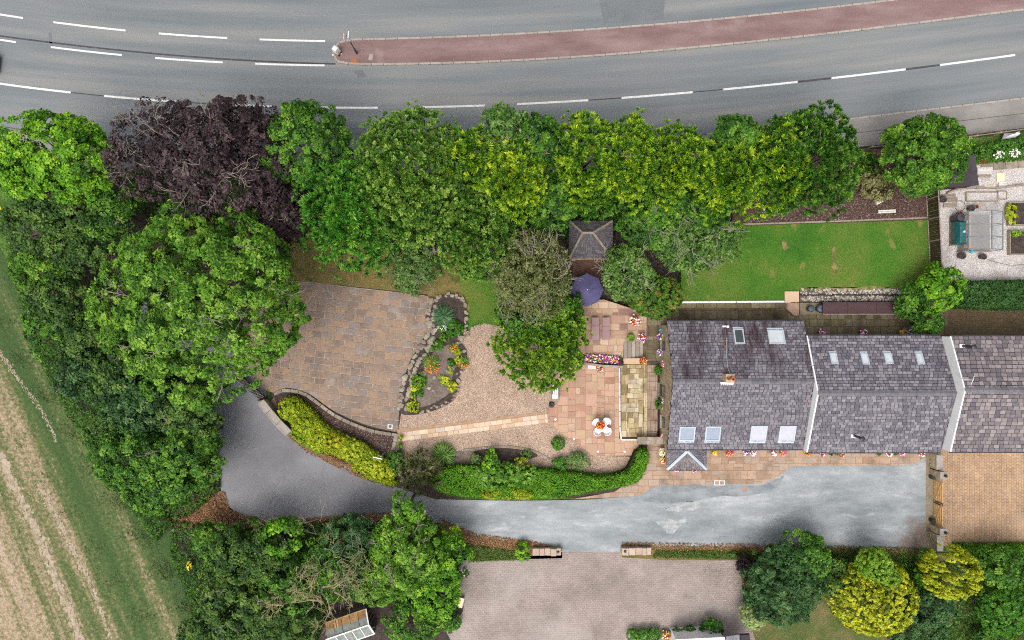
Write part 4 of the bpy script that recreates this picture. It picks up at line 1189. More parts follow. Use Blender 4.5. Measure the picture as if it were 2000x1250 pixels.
MB().box(((x0 + x1) / 2, yf + .14, 1.05), (.95, .06, 2.1)).build('door', plain('green_door', (.05, .09, .06), .5), t1)
# gable windows and dark drains on the cottage's end wall
gx = h1['x0'] + .12
for y, zc, hh, ww in ((PY(676, 1.6), 1.5, 1.0, .7), (PY(764, 1.2), 1.05, 2.0, .95), (PY(825, 1.4), 1.4, 1.0, .8)):
    w_ = MB().box((gx - .012, y, zc), (.05, ww, hh)).build('window', M_dark, t1)
    MB().box((gx - .03, y, zc), (.03, ww - .14, hh - .14)).build('pane', M_glassdark, w_)
    MB().box((gx - .07, y, zc - hh / 2 - .06), (.2, ww + .2, .1)).build('sill', M_stone, w_)
for yy in np.arange(h1['yf'] + .6, h1['yr'] - .4, 1.0):
    MB().box((h1['x0'] + .03, float(yy), E1 - .28 + (K1 - E1) * (1 - abs(float(yy) - h1['yk']) / 5.3)), (.1, .16, .1)).build('purlin_end', M_dark, t1)
for t, d, fwd in ((t1, h1, 1), (t2, h2, 1), (t3, h3, 1)):
    nx = np.linspace(d['x0'] + (4.6 if t is t1 else 1.5), min(d['x1'] - 1.5, 45), 4)
    for k, xx in enumerate(nx):
        w_ = MB().box((float(xx), d['yf'] + .295, 1.55), (1.0, .05, 1.15)).build('window', M_white, t)
        MB().box((float(xx), d['yf'] + .275, 1.55), (.86, .03, 1.0)).build('pane', M_glassdark, w_)
        MB().box((float(xx), d['yf'] + .24, .93), (1.2, .2, .1)).build('sill', M_stone, w_)
# ------------------------------------------------------------------ trees
tree('ash_tree', 'big light green ash tree with wide clumpy crown over the court gate', 376, 580, 202, 202, 13, K_ash, rz=5.2, limbs=10, limb_len=.3, shift=(1.5, 0))
tree('maple_tree', 'bright yellow-green maple at the left edge beside the road', 92, 305, 130, 90, 10.5, K_maple, rz=3.2)
tree('copper_beech', 'dark purple copper beech with pale bare limbs overhanging the road', 384, 298, 152, 110, 12, K_copper, rz=3.8, limbs=14, limb_len=.5, limb_mat=M_branch, dens=1.3)
tree('copper_beech', 'shaded low purple beech between the ash and the green cypress', 545, 410, 62, 75, 8.5, K_copper, rz=3, limbs=6, limb_len=.5)
tree('purple_plum', 'small purple plum in front of the road dashes', 470, 262, 62, 62, 10.5, K_copper, rz=2.8, limbs=5)
tree('sycamore', 'rounded mid green sycamore between the copper beech and the evergreen oak', 592, 282, 88, 88, 10, K_mid, rz=3.6)
tree('green_cypress', 'feathery bright green cypress with star-shaped sprays above the dry lawn', 682, 412, 98, 112, 10.5, dict(K_cyp, bias0=.14), rz=5)
tree('evergreen_oak', 'large dense dome-shaped evergreen with glossy rosettes, centre of the tree belt', 797, 328, 122, 134, 11.5, dict(K_laurel, bias0=.09), rz=5)
tree('evergreen_oak', 'lower glossy evergreen bulging toward the shaded lawn', 930, 458, 82, 90, 8.8, dict(K_laurel, bias0=.1), rz=3.8)
tree('golden_cypress', 'golden cypress nearest the evergreen dome', 925, 305, 62, 66, 10.5, K_gold, rz=4)
tree('golden_cypress', 'golden cypress beside the dark gap with thin saplings', 1005, 345, 70, 82, 10.5, K_gold, rz=4.2)
tree('dark_sapling', 'thin dark green saplings poking over the road', 985, 245, 45, 50, 10.5, K_apple, rz=3, limbs=6)
tree('dark_sapling', 'dark leafy tree filling the gap between golden cypresses', 1052, 268, 52, 48, 10.5, K_mid, rz=3.5, limbs=4)
tree('shade_tree', 'dark green tree behind the slate gazebo roof', 1080, 392, 56, 56, 7.5, K_mid, rz=3)
tree('golden_cypress', 'broad golden cypress left of the middle of the screen row', 1142, 308, 72, 96, 10.5, K_gold, rz=4.6)
tree('golden_cypress', 'golden cypress at the middle of the screen row', 1232, 312, 70, 92, 10.3, K_gold, rz=4.6)
tree('golden_cypress', 'golden cypress with ragged top third from the dark end tree', 1325, 315, 72, 84, 10, K_gold, rz=4.4)
tree('screen_shrub', 'dull olive cypress below the golden row beside the gazebo', 1160, 382, 66, 44, 7.5, K_darkcyp, rz=2.8)
tree('screen_shrub', 'dark green leafy shrub under the golden row left of the bark border', 1345, 395, 82, 50, 6.5, K_mid, rz=2.8)
tree('golden_cypress', 'golden cypress second from the dark end tree', 1425, 340, 66, 84, 10, K_gold, rz=4.4)
tree('golden_cypress', 'golden cypress touching the dark end tree', 1512, 325, 72, 90, 10, K_gold, rz=4.4)
tree('dark_sapling', 'dark shrub rising between the golden cypresses by the road', 1440, 262, 52, 38, 9.5, K_mid, rz=3)
tree('dark_cypress', 'big dark green cypress closing the golden row at the footway', 1592, 308, 100, 114, 10.5, K_darkcyp, rz=4.8)
tree('roadside_tree', 'round olive-green tree between the bark border and the black shed roof', 1820, 297, 84, 80, 8, dict(K_ash, stray=.02, amp=.07, cov=.9, cvar=.16, bias0=-.04), rz=3.6, limbs=1)
tree('birch_tree', 'thin grey-brown birch with pale branches left of the gazebo', 1038, 540, 84, 86, 8, K_birch, rz=3.2, limbs=22, limb_len=.6, dens=2.0)
tree('laurel_tree', 'rounded yellow-green laurel overhanging gravel and terrace', 1058, 662, 98, 102, 5.4, K_cherry, rz=2.8)
tree('laurel_tree', 'darker crown merging behind the rounded laurel', 1050, 610, 78, 50, 5.2, K_mid, rz=2.2)
tree('magnolia', 'open-branched magnolia spreading over the lawn edge', 1350, 462, 100, 76, 5, K_apple, rz=2, limbs=18, limb_len=.55, dens=1.5, base=.8)
tree('magnolia', 'open-branched magnolia beside the violet parasol', 1228, 530, 56, 56, 5, K_apple, rz=2, limbs=12, limb_len=.55, dens=1.5, base=.7)
tree('magnolia', 'leafy shrub in the middle of the magnolias', 1285, 432, 70, 52, 5, K_mid, rz=2, base=.7, limbs=3)
tree('orange_tipped_shrub', 'clipped round shrub with orange new leaves above the corner walk', 1284, 578, 54, 42, 3.6, dict(K_dome, L=.2, W=.12, mat=LM('photinia_leaf', [(.02, .06, .006), (.05, .13, .008), (.10, .20, .015), (.2, .28, .03)], patch=(1.1, .57, (.40, .17, .045)))), rz=1.6, base=.5, cat='shrub')
tree('grey_green_shrub', 'pale grey-green open shrub on the dry lawn', 808, 520, 58, 52, 3.2, K_pale, rz=1.5, limbs=8, cat='shrub', dens=1.1)
tree('acer', 'light green leafy tree at the end of the maroon roof', 1845, 562, 48, 46, 4.5, K_maple, rz=2.0, base=0)
tree('acer', 'darker green low tree touching the maroon roof', 1785, 590, 32, 34, 3.6, K_mid, rz=1.6)
tree('acer', 'small leafy tree against the rear wall of the middle house', 1818, 632, 28, 26, 3.4, K_mid, rz=1.5)
tree('yellow_variegated_shrub', 'sparse yellowish shrub on the bark border', 1710, 358, 32, 36, 2.4, dict(K_pale, mat=LM('variegated_leaf', [(.06, .07, .02), (.14, .15, .05), (.26, .25, .10), (.36, .33, .16)])), rz=1.0, base=.85, cat='shrub')
tree('low_conifer', 'small dark conifer beside the round roadside tree', 1702, 322, 26, 24, 2.4, K_darkcyp, rz=1.0, base=.85, cat='shrub')
# left-hand belt
for i, (px, py, rx, ry, h, K, lab) in enumerate([
    (40, 330, 62, 62, 9, K_mid, 'dark tree at the left edge under the bright maple'),
    (120, 400, 80, 60, 8, K_dark, 'shady hawthorn below the bright maple'),
    (55, 440, 62, 62, 6, K_dark, 'hawthorn at the left edge above the field corner'),
    (205, 400, 62, 62, 7.5, K_mid, 'green thorn between the maple and the big ash'),
    (150, 480, 72, 60, 6.5, K_dark, 'dark thorn left of the big ash'),
    (70, 520, 58, 52, 5, K_ash, 'olive bush on the field edge left of the big ash'),
    (110, 585, 62, 62, 5, K_dark, 'low thorn on the field edge below the olive bush'),
    (95, 640, 52, 52, 3.8, K_mid, 'light green bramble bush farthest into the field'),
    (165, 660, 62, 62, 5, K_dark, 'dark bush under the left side of the big ash'),
    (165, 730, 58, 52, 4.5, K_bluebush, 'blue-green bush below the ash on the field side'),
    (225, 735, 62, 58, 5.5, K_dark, 'deeply shaded bush below the big ash'),
    (270, 790, 72, 62, 6, K_bluebush, 'blue-green elder in the hollow left of the lane'),
    (345, 800, 72, 52, 5.5, K_dark, 'dark elder under the ash beside the lane mouth'),
    (215, 840, 58, 52, 4.8, K_dark, 'low dark bush on the field edge beside the bright hazel'),
    (255, 900, 82, 72, 6, K_mid, 'bright green hazel on the field side of the lane'),
    (350, 905, 72, 68, 6, K_mid, 'green hazel overhanging the lane bend'),
    (300, 960, 70, 48, 4.5, K_mid, 'lowest hazel above the brown leaf litter'),
    (395, 850, 40, 45, 4.5, K_dark, 'twiggy elder reaching over the dark lane'),
]):
    tree('hedgerow_bush', lab, px, py, rx, ry, h, K, group='hedgerow along the field', cat='bush', limbs=(2 if i % 3 == 0 else 0))
# lower thicket
for i, (px, py, rx, ry, h, K, lab, lb) in enumerate([
    (545, 1055, 48, 40, 5, K_maple, 'light green young tree nearest the lane bend', 4),
    (470, 1090, 72, 62, 5.5, K_dark, 'dark bush left of the young light green tree', 0),
    (410, 1060, 42, 42, 3, K_mid, 'low bush beside the brown leaf litter', 0),
    (455, 1180, 82, 72, 5, K_dark, 'broad dark bush by the field in the lower thicket', 3),
    (560, 1140, 72, 62, 4.5, K_mid, 'green bush behind the bare tree', 0),
    (540, 1220, 82, 52, 4.2, K_dark, 'dark bush at the bottom edge left of the broken greenhouse', 0),
    (650, 1110, 62, 62, 5, K_mid, 'mottled green bush in the middle of the lower thicket', 4),
    (680, 1050, 52, 42, 5, K_bluebush, 'blue-green bush under the dead twigs by the lane', 0),
    (795, 1085, 72, 82, 6.5, K_ash, 'tall olive-green ash sapling leaning over the lane', 10),
    (795, 995, 30, 32, 6, K_maple, 'topmost leafy shoot touching the lane', 3),
    (868, 1090, 52, 62, 4.2, dict(K_mid, mat=K_maple['mat']), 'rounded green bush at the block drive corner', 0),
    (740, 1140, 52, 52, 4.5, K_ash, 'olive bush above the broken greenhouse', 4),
    (838, 1165, 62, 55, 3, dict(K_mid, mat=K_maple['mat']), 'low green shrub beside the cream box', 0),
    (810, 1225, 62, 42, 2.6, K_mid, 'bramble mound at the bottom edge beside the block drive', 0),
    (405, 1235, 50, 40, 3.5, K_dark, 'field-edge bush at the bottom of the picture', 0),
]):
    tree('thicket_bush', lab, px, py, rx, ry, h, K, group='thicket below the lane', cat='bush', limbs=lb)
# leafless tree
foot = Vector(P(690, 1075, 0))
t = thing('bare_tree', 'leafless tree of pale lichen-covered twigs in the lower thicket', 'tree', foot)
mb = MB()
mb.tube([foot, foot + Vector((-.3, -.3, 3)), foot + Vector((-.6, -.8, 5.2))], [.14, .1, .06], 7)
mb.build('trunk', M_deadbranch, t)
for k in range(15):
    mb = MB()
    a = random.uniform(0, 6.28)
    s0 = foot + Vector((random.gauss(-1.0, 1.3), random.gauss(-1.0, 1.1), random.uniform(3.6, 5.2)))
    limb_tree(mb, s0, (math.cos(a) * 1.1 - .2, math.sin(a) - .25, random.uniform(.0, .5)), random.uniform(1.2, 2.6), .05, 4, .75, .0, minr=.012)
    mb.build('limb', M_deadbranch, t)
for lab, px, py in (('bare grey twigs reaching over the lane from the thicket', 672, 1040), ('bare forked twig above the blue-green bush', 730, 1040)):
    foot = Vector(P(px, py, 0)); t = thing('bare_twig', lab, 'twig', foot)
    for k in range(3):
        mb = MB()
        limb_tree(mb, foot + Vector((0, 0, .3)), (random.gauss(0, .25) - .1, .12 + random.gauss(0, .2), 1), 3.8, .05, 3, .4, .1, minr=.012)
        mb.build('limb', M_branch, t)
# lower right garden
tree('blue_green_shrub', 'large dark blue-green shrub beside the block drive', 1538, 1148, 82, 86, 4.4, K_bluebush, rz=2.2, cat='shrub')
tree('blue_green_shrub', 'olive-green shrub with white blossom rising above the dark one', 1580, 1090, 48, 46, 4, K_mid, rz=1.9, cat='shrub')
tree('globe_shrub', 'huge clipped yellow globe shrub on the lower lawn', 1716, 1174, 86, 76, 4.2, K_globe, rz=2.5, cat='shrub')
tree('flame_cypress', 'golden cypress of upright flame-shaped plates beside the gate wall', 1862, 1122, 58, 54, 4.6, K_flame, rz=2.2, cat='shrub')
tree('green_shrub', 'small green shrub hugging the flame-plated cypress', 1813, 1115, 18, 42, 3, K_dome, rz=1.3, cat='shrub')
tree('lime_shrub', 'bright lime-green shrub behind the yellow globe', 1713, 1106, 34, 32, 4.4, K_lime, rz=1.6, cat='shrub')
tree('lime_shrub', 'low lime-green shrub touching the yellow globe', 1738, 1130, 22, 18, 4.2, K_lime, rz=1.2, cat='shrub')
tree('pale_topiary', 'pale green clipped dome at the corner of the block drive', 1473, 1205, 24, 26, 2.6, dict(K_dome, mat=LM('pale_box_leaf', [(.14, .2, .06), (.22, .3, .09), (.3, .4, .13), (.4, .48, .2)])), rz=1.3, cat='shrub')
tree('dark_red_shrub', 'dark maroon shrub against the blue-green one', 1458, 1112, 24, 26, 1.8, dict(K_dark, L=.2, W=.12, mat=LM('maroon_leaf', [(.012, .006, .007), (.025, .012, .014), (.045, .025, .025)])), rz=.8, cat='shrub')
tree('dark_green_bush', 'dark green bush left of the yellow globe', 1635, 1130, 34, 42, 2.8, K_dark, rz=1.2, cat='shrub')
tree('dark_green_bush', 'dark green bush below the flame-plated cypress', 1820, 1190, 62, 42, 3.2, K_bluebush, rz=1.3, cat='shrub')
tree('dark_green_bush', 'leafy bush right of the flame-plated cypress', 1965, 1115, 55, 42, 3.8, K_mid, rz=1.6, cat='shrub')
tree('dark_green_bush', 'blue-green bush at the bottom edge below the cypress', 1800, 1240, 62, 32, 2.6, K_bluebush, rz=1.1, cat='shrub')
tree('green_dome', 'smooth bright green dome at the lower right corner', 1972, 1195, 52, 52, 3.4, K_dome, rz=1.7, cat='shrub')
tree('dark_green_bush', 'low bush in the bottom right corner', 1945, 1248, 45, 26, 1.8, K_mid, rz=.8, cat='shrub')
# clipped shrubs on the lower court
for i, (px, py, r, lab) in enumerate([(1238, 1243, 10, 'clipped box ball at the left end of the bottom row'), (1258, 1241, 10, 'second box ball from the left end of the bottom row'), (1279, 1239, 10, 'box ball just left of the red flowers'), (1325, 1240, 10, 'box ball just right of the red flowers'), (1348, 1237, 11, 'box ball in the middle of the bottom row'), (1371, 1238, 9, 'box ball tucked against the big one')]):
    tree('box_ball', lab, px, py, r * 1.35, r * 1.3, .95, dict(K_dome, L=.1, W=.065, clump=.12), rz=.45, trunk=False, group='box balls along the lower court', cat='shrub')
tree('box_ball', 'large clipped ball ending the bottom row', 1392, 1230, 22, 21, 1.5, dict(K_dome, L=.13, W=.08, clump=.16), rz=.7, trunk=False, cat='shrub')
tree('box_ball', 'dark clipped ball beside the cream box', 882, 1216, 19, 18, 1.2, dict(K_dome, L=.12, W=.08, clump=.15), rz=.6, trunk=False, cat='shrub')
tree('box_ball', 'clipped ball in the gravel beside the terrace', 1090, 867, 13, 13, .7, dict(K_dome, L=.09, W=.06, clump=.11), rz=.4, trunk=False, cat='shrub', base=.05)
for py, lab in ((723, 'clipped ball against the cottage end wall by the corner walk'), (790, 'clipped ball against the middle of the cottage end wall')):
    tree('box_ball', lab, 1288, py, 9.5, 9, .95, dict(K_dome, L=.09, W=.06, clump=.11), rz=.42, trunk=False, cat='shrub', base=.2)

# ------------------------------------------------------------------ hedges and ground cover
def hedge(name, label, pts, h, K, z0=0.0, cat='hedge', n=5, bumpy=.2, smooth_=True, group=None, **kw):
    pl = poly(spline(pts, n, True) if smooth_ else pts, h)
    c = np.mean(pl, 0)
    t = thing(name, label, cat, (c[0], c[1], z0), group)
    cc = [(c[0] + (p[0] - c[0]) * .96, c[1] + (p[1] - c[1]) * .96) for p in pl]
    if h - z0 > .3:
        MB().prism(cc, z0, h - .3).build('branches', M_core, t)  # solid dark core; the shade inside the hedge is put into its colour
    leafpad(t, pl, z0, h, K, bumpy=bumpy, **kw)
    return t
# golden privet: one lump after another along the lane wall
for i, (px, py, rx, ry, lab) in enumerate([(567, 800, 25, 22, 'golden shrub at the gate end of the lane planting'), (592, 832, 26, 22, 'golden shrub second from the court gate'), (622, 858, 24, 18, 'golden shrub in front of the dark hollow'), (655, 862, 26, 18, 'deep yellow golden shrub in the middle of the lane planting'), (690, 880, 28, 22, 'golden shrub beside the white sign'), (722, 905, 30, 22, 'golden shrub below the white sign'), (748, 925, 24, 18, 'golden shrub at the olive end of the lane planting')]):
    tree('golden_shrub', lab, px, py, rx, ry, 1.35, dict(K_globe, L=.12, W=.08, clump=.17, amp=.08, mat=K_privet['mat'] if i != 3 else LM('deep_gold_leaf', [(.1, .14, .006), (.26, .28, .006), (.44, .42, .008), (.6, .56, .03)])), rz=.7, group='golden shrubs along the lane', cat='shrub', trunk=False)
hedge('golden_hedge', 'continuous low lime-yellow hedge under the golden shrubs along the lane', [(548, 785), (575, 778), (605, 802), (645, 842), (700, 866), (752, 902), (768, 932), (742, 936), (690, 908), (640, 884), (592, 856), (556, 814)], 1.0, dict(K_privet, L=.12, W=.08), n=3)
hedge('golden_ivy', 'lime-green ivy spilling over the lane wall below the golden shrubs', [(566, 838), (590, 842), (625, 870), (640, 885), (625, 888), (595, 872), (570, 855)], .9, dict(K_hedge, mat=LM('lime_ivy_leaf', [(.1, .2, .005), (.2, .32, .008), (.33, .46, .02), (.5, .6, .08)])), cat='ivy')
hedge('golden_ivy', 'lime-green ivy at the olive tree end of the lane wall', [(690, 905), (730, 925), (770, 940), (768, 950), (730, 940), (690, 920)], .7, dict(K_hedge, mat=K_privet['mat']), cat='ivy')
hedge('dry_clippings', 'strip of dead brown foliage on the lane side of the golden shrubs', [(618, 862), (650, 878), (700, 902), (690, 912), (650, 896), (618, 882)], .6, dict(K_weed, mat=K_brown['mat'], L=.2), cat='foliage')
# long ivy hedge along the lane
hg = [(845, 950), (850, 925), (875, 915), (960, 912), (1040, 918), (1110, 925), (1180, 932), (1225, 922), (1240, 900), (1248, 882), (1258, 880), (1268, 890), (1262, 915), (1248, 940), (1215, 952), (1170, 960), (1120, 968), (1060, 974), (960, 974), (880, 968)]
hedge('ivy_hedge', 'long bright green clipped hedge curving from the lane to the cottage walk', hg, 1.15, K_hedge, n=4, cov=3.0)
hedge('lime_hedge_patch', 'yellow-lime patch of foliage at the foot of the long hedge', [(945, 962), (990, 955), (1035, 960), (1040, 974), (990, 977), (945, 975)], 1.3, dict(K_hedge, mat=LM('yellow_ivy_leaf', [(.12, .2, .005), (.24, .32, .006), (.36, .44, .015), (.5, .56, .05)])), z0=.8, cat='foliage')
tree('climbing_shrub', 'leafy climber spread over the long hedge', 985, 930, 62, 26, 1.9, dict(K_mid, L=.22, W=.15, clump=.3, mat=LM('hydrangea_leaf', [(.03, .09, .008), (.07, .19, .012), (.14, .3, .03), (.26, .42, .08)])), rz=.7, cat='shrub', trunk=False)
tree('leafy_shrub', 'bright green shrub growing out of the soil crescent', 958, 905, 18, 22, 1.9, dict(K_mid, L=.2, W=.14, clump=.25, mat=K_maple['mat']), rz=.8, cat='shrub', trunk=False)
tree('golden_spotted_shrub', 'small yellow-leaved shrub in the soil crescent', 1020, 905, 16, 10, 1.0, dict(K_globe, mat=K_privet['mat']), rz=.4, cat='shrub', trunk=False)
tree('dark_heather', 'dark green heather left of the cream-flowered shrub', 1094, 908, 16, 14, .9, dict(K_dome, clump=.14), rz=.4, cat='shrub', trunk=False)
tree('cream_flowered_shrub', 'cream-flowered shrub on the gravel above the long hedge', 1128, 902, 24, 18, .9, dict(K_pale, L=.12, W=.08, clump=.2), rz=.4, cat='shrub', trunk=False)
tree('white_flowered_plant', 'thin plant with white flowers in the grey gravel bay', 930, 898, 10, 13, .9, dict(K_pale, L=.12, W=.07, clump=.16), rz=.4, cat='plant', trunk=False)
tree('pale_sedge', 'pale green tuft at the tip of the soil crescent', 1029, 886, 11, 8, .5, dict(K_pale, L=.14, W=.05, clump=.14), rz=.25, cat='plant', trunk=False)
tree('olive_juniper', 'dusty olive juniper leaning over the lane beside the long hedge', 820, 925, 42, 42, 2.4, dict(K_gold, L=.32, W=.08, clump=.35, tip=.3, mat=LM('juniper_spray', [(.045, .06, .016), (.09, .11, .032), (.16, .18, .065), (.27, .28, .12)])), rz=1.1, cat='shrub')
tree('green_filler', 'dark green low shrub between the golden shrubs and the juniper', 772, 905, 18, 24, 1.2, dict(K_dome, mat=K_mid['mat']), rz=.5, cat='shrub', trunk=False)
hedge('conifer_hedge', 'trimmed dark conifer hedge between the gravel yard and the block drive', [(1880, 552), (1940, 550), (2300, 545), (2300, 598), (1950, 602), (1880, 598)], 1.7, K_conhedge, smooth_=False, cov=2.6)
hedge('grass_hedge', 'low bright green hedge below the tan block drive', [(1872, 1068), (2300, 1068), (2300, 1096), (1890, 1098)], .9, K_hedge, smooth_=False)
hedge('roadside_planting', 'leafy green border inside the footway fence', [(1912, 290), (1950, 278), (2040, 265), (2300, 240), (2300, 290), (2040, 305), (1960, 310), (1915, 312)], 1.2, dict(K_mid, L=.22, W=.14), z0=.3, cat='border')
for nm, lab, pts, h, K in [
    ('undergrowth', 'brambles along the field edge', [(20, 520), (70, 560), (170, 700), (230, 830), (260, 960), (330, 1020), (300, 1060), (200, 930), (120, 800), (50, 660)], .7, K_ground),
    ('undergrowth', 'brambles along the lower thicket edge', [(330, 1020), (410, 1030), (440, 1100), (430, 1300), (390, 1300), (370, 1180), (330, 1090)], .5, K_ground),
    ('undergrowth', 'grass and weeds under the tree belt', [(240, 330), (560, 330), (900, 340), (1430, 330), (1450, 440), (1200, 450), (1000, 480), (900, 470), (560, 430), (250, 420)], .5, dict(K_ground, L=.3, W=.2)),
    ('undergrowth', 'weeds under the lower thicket', [(430, 1040), (520, 1035), (640, 1025), (850, 1040), (900, 1090), (880, 1240), (740, 1170), (640, 1180), (600, 1300), (430, 1300)], .8, K_ground),
    ('undergrowth', 'weeds at the lane hollow', [(150, 640), (400, 700), (410, 790), (422, 900), (425, 955), (395, 985), (350, 1015), (300, 1010), (250, 900), (170, 740)], .6, K_ground),
    ('undergrowth', 'weeds behind the lower lawn shrubs', [(1490, 1090), (1660, 1090), (1800, 1095), (1900, 1110), (2060, 1110), (2060, 1300), (1780, 1300), (1770, 1190), (1660, 1150), (1500, 1150)], .35, K_ground),
]:
    pl = poly(pts, h)
    o = leafpad(None, pl, 0, h, K, name=nm, cov=1.25, bumpy=.25)
    kind(o, 'stuff')
for nm, pts, n in [('leaf_litter', [(405, 950), (440, 960), (450, 995), (520, 1018), (640, 1008), (760, 1000), (760, 1020), (640, 1022), (520, 1040), (430, 1035), (395, 1000)], 5200),
                   ('leaf_litter', [(330, 1000), (360, 985), (410, 965), (430, 1000), (400, 1030), (350, 1040)], 2600),
                   ('leaf_litter', [(860, 1012), (930, 1042), (1040, 1056), (1098, 1070), (1090, 1082), (1000, 1075), (910, 1070)], 3000),
                   ('leaf_litter', [(1215, 1058), (1300, 1060), (1480, 1062), (1800, 1068), (1800, 1080), (1480, 1080), (1215, 1072)], 2600),
                   ('leaf_litter', [(520, 800), (545, 835), (600, 885), (700, 932), (770, 955), (760, 940), (640, 890), (560, 840)], 1400),
                   ('leaf_litter', [(1740, 284), (1800, 274), (1990, 252), (1990, 258), (1800, 281), (1742, 288)], 300),
                   ('leaf_litter', [(470, 735), (560, 560), (640, 600), (560, 740), (520, 765)], 120)]:
    x, y = scatter(poly(pts), n)
    C = np.stack([x, y, rng.uniform(.05, .11, len(x)) + (.06 if n == 300 else 0)], 1)
    n = len(x)
    o = leaves(nm, C, rng.normal(0, 1, (n, 3)), unit(np.array([0, 0, 1.]) + rng.normal(0, .35, (n, 3))), rng.uniform(.07, .16, n), rng.uniform(.05, .1, n), np.clip(rng.normal(.5, .25, n), 0, 1), K_brown['mat'], None)
    kind(o, 'stuff')
for pts, n in [([(905, 1060), (1000, 1075), (1035, 1082), (1030, 1092), (920, 1096)], 2600), ([(1280, 1074), (1440, 1076), (1600, 1078), (1815, 1084), (1815, 1094), (1600, 1092), (1440, 1092), (1275, 1088)], 5200), ([(1815, 1070), (1600, 1066), (1500, 1072), (1500, 1100), (1815, 1100)], 2200)]:
    x, y = scatter(poly(pts), n)
    n = len(x)
    C = np.stack([x, y, rng.uniform(.04, .2, n)], 1)
    ax = rng.normal(0, 1, (n, 3)); ax[:, 2] = np.abs(ax[:, 2])
    kind(leaves('verge_grass', C, ax, unit(np.array([0, 0, 1.]) + rng.normal(0, .6, (n, 3))), rng.uniform(.15, .35, n), rng.uniform(.03, .08, n), np.clip(rng.normal(.45, .2, n), 0, 1), K_weed['mat'], None), 'stuff')
# chips scattered over the mulch and pale chippings on the block drive
def chips(nm, pts, n, z, size, cols):
    x, y = scatter(poly(pts, z), n); n = len(x)
    C = np.stack([x, y, z + rng.uniform(.01, .04, n)], 1)
    kind(leaves(nm, C, rng.normal(0, 1, (n, 3)), unit(np.array([0, 0, 1.]) + rng.normal(0, .35, (n, 3))), rng.uniform(.6, 1.4, n) * size, rng.uniform(.6, 1.4, n) * size * .5, rng.random(n), cols, None), 'stuff')
M_chip = LM('bark_chip', [(.03, .018, .015), (.065, .038, .032), (.12, .075, .062), (.33, .26, .22)], trans=0.02)
M_pale = LM('pale_chip', [(.3, .26, .22), (.45, .4, .36), (.65, .6, .55)], trans=0.02)
chips('bark_chips', [(1450, 436), (1430, 380), (1640, 300), (1808, 294), (1808, 428), (1600, 434)], 5500, .88, .13, M_chip)
chips('bark_chips', [(600, 784), (650, 815), (690, 835), (768, 852), (760, 890), (700, 870), (640, 830)], 1500, .06, .12, M_chip)
chips('stone_chips', [(905, 1100), (1000, 1095), (960, 1180), (940, 1250), (900, 1250), (905, 1180)], 500, .035, .06, M_pale)
chips('stone_chips', [(1280, 1095), (1440, 1095), (1450, 1150), (1470, 1240), (1420, 1200), (1380, 1120)], 900, .035, .06, M_pale)
# ------------------------------------------------------------------ small builders
def lump(mb, c, r, sq=(1, 1, .6), n=1):
    bm = bmesh.new()
    bmesh.ops.create_icosphere(bm, subdivisions=1, radius=1)
    rot = Matrix.Rotation(random.random() * 6.28, 3, 'Z') @ Matrix.Rotation(random.gauss(0, .3), 3, 'X')
    vs = []
    for v in bm.verts:
        k = random.uniform(.78, 1.12)
        q = Vector((max(-.8, min(.8, v.co.x)) * k, max(-.8, min(.8, v.co.y)) * k, max(-.7, min(.7, v.co.z)) * k))
        q = rot @ Vector((q.x * sq[0], q.y * sq[1], q.z * sq[2])) * r
        vs.append(q + Vector(c))
    mb.add(vs, [tuple(v.index for v in f.verts) for f in bm.faces])
    bm.free()
    return mb

def blossoms(parent, c, rad, colour, n, size, name='blossom', dome=True):
    d = dirs(n, 0.05 if dome else -.2)
    C = np.array(c) + d * np.array(rad) * rng.uniform(.75, 1.08, (n, 1))
    mat = M_petal[colour] if isinstance(colour, str) else colour
    L_ = np.full(n, size) * rng.uniform(.7, 1.3, n)
    leaves(name, C, rng.normal(0, 1, (n, 3)), unit(d + np.array([0, 0, .8]) + rng.normal(0, .3, (n, 3))), L_, L_ * .85, np.full(n, .5), mat, parent, 0)

def tuft(parent, c, r, K, name='foliage', n=None, mat=None):
    return crown_mesh(parent, c, (r, r, r * .8), dict(K, cov=.8), name=name, mat=mat)

K_pot = dict(L=.11, W=.06, clump=.1, amp=.1, cvar=.15, lvar=.15, cov=.8, face=1.0, mat=K_mid['mat'])
def pot(label, px, py, z, r, flowers, name='flower_pot', pm=None, group=None, hang=False, size=.075, K=K_pot, cat='flower pot'):
    """A planted pot: flowers = [(colour, share)], r in photograph pixels."""
    rr = ML(r, z)
    c = Vector(P(px, py, z + (1.9 if hang else .35)))
    base = Vector((c.x, c.y, z + (1.6 if hang else 0)))
    if hang: base.z = c.z - rr * .9
    t = thing(name, label, cat, base, group)
    ph = c.z - base.z
    if hang:
        MB().lathe(base, [(rr * .15, 0), (rr * .5, ph * .35), (rr * .68, ph), (rr * .6, ph)], 12).build('basket', M_dark, t, True)
        MB().tube([c + Vector((0, 0, 0)), c + Vector((.0, 0, .45)), c + Vector((.35, 0, .5))], .012, 4).build('bracket', M_dark, t)
    else:
        MB().lathe(base, [(rr * .5, 0), (rr * .72, ph * .9), (rr * .8, ph * .9), (rr * .8, ph), (rr * .66, ph), (rr * .6, ph * .85)], 14).build('pot', pm or M_potgrey, t, True)
    tuft(t, c, rr * .85, K)
    tot = sum(s for _, s in flowers) or 1
    for col, s in flowers:
        n = max(6, int(s / tot * 95 * (rr / .35) ** 1.3))
        blossoms(t, c + Vector((0, 0, .04)), (rr * 1.05, rr * 1.05, rr * .85), col, n, size * 1.35)
    return t

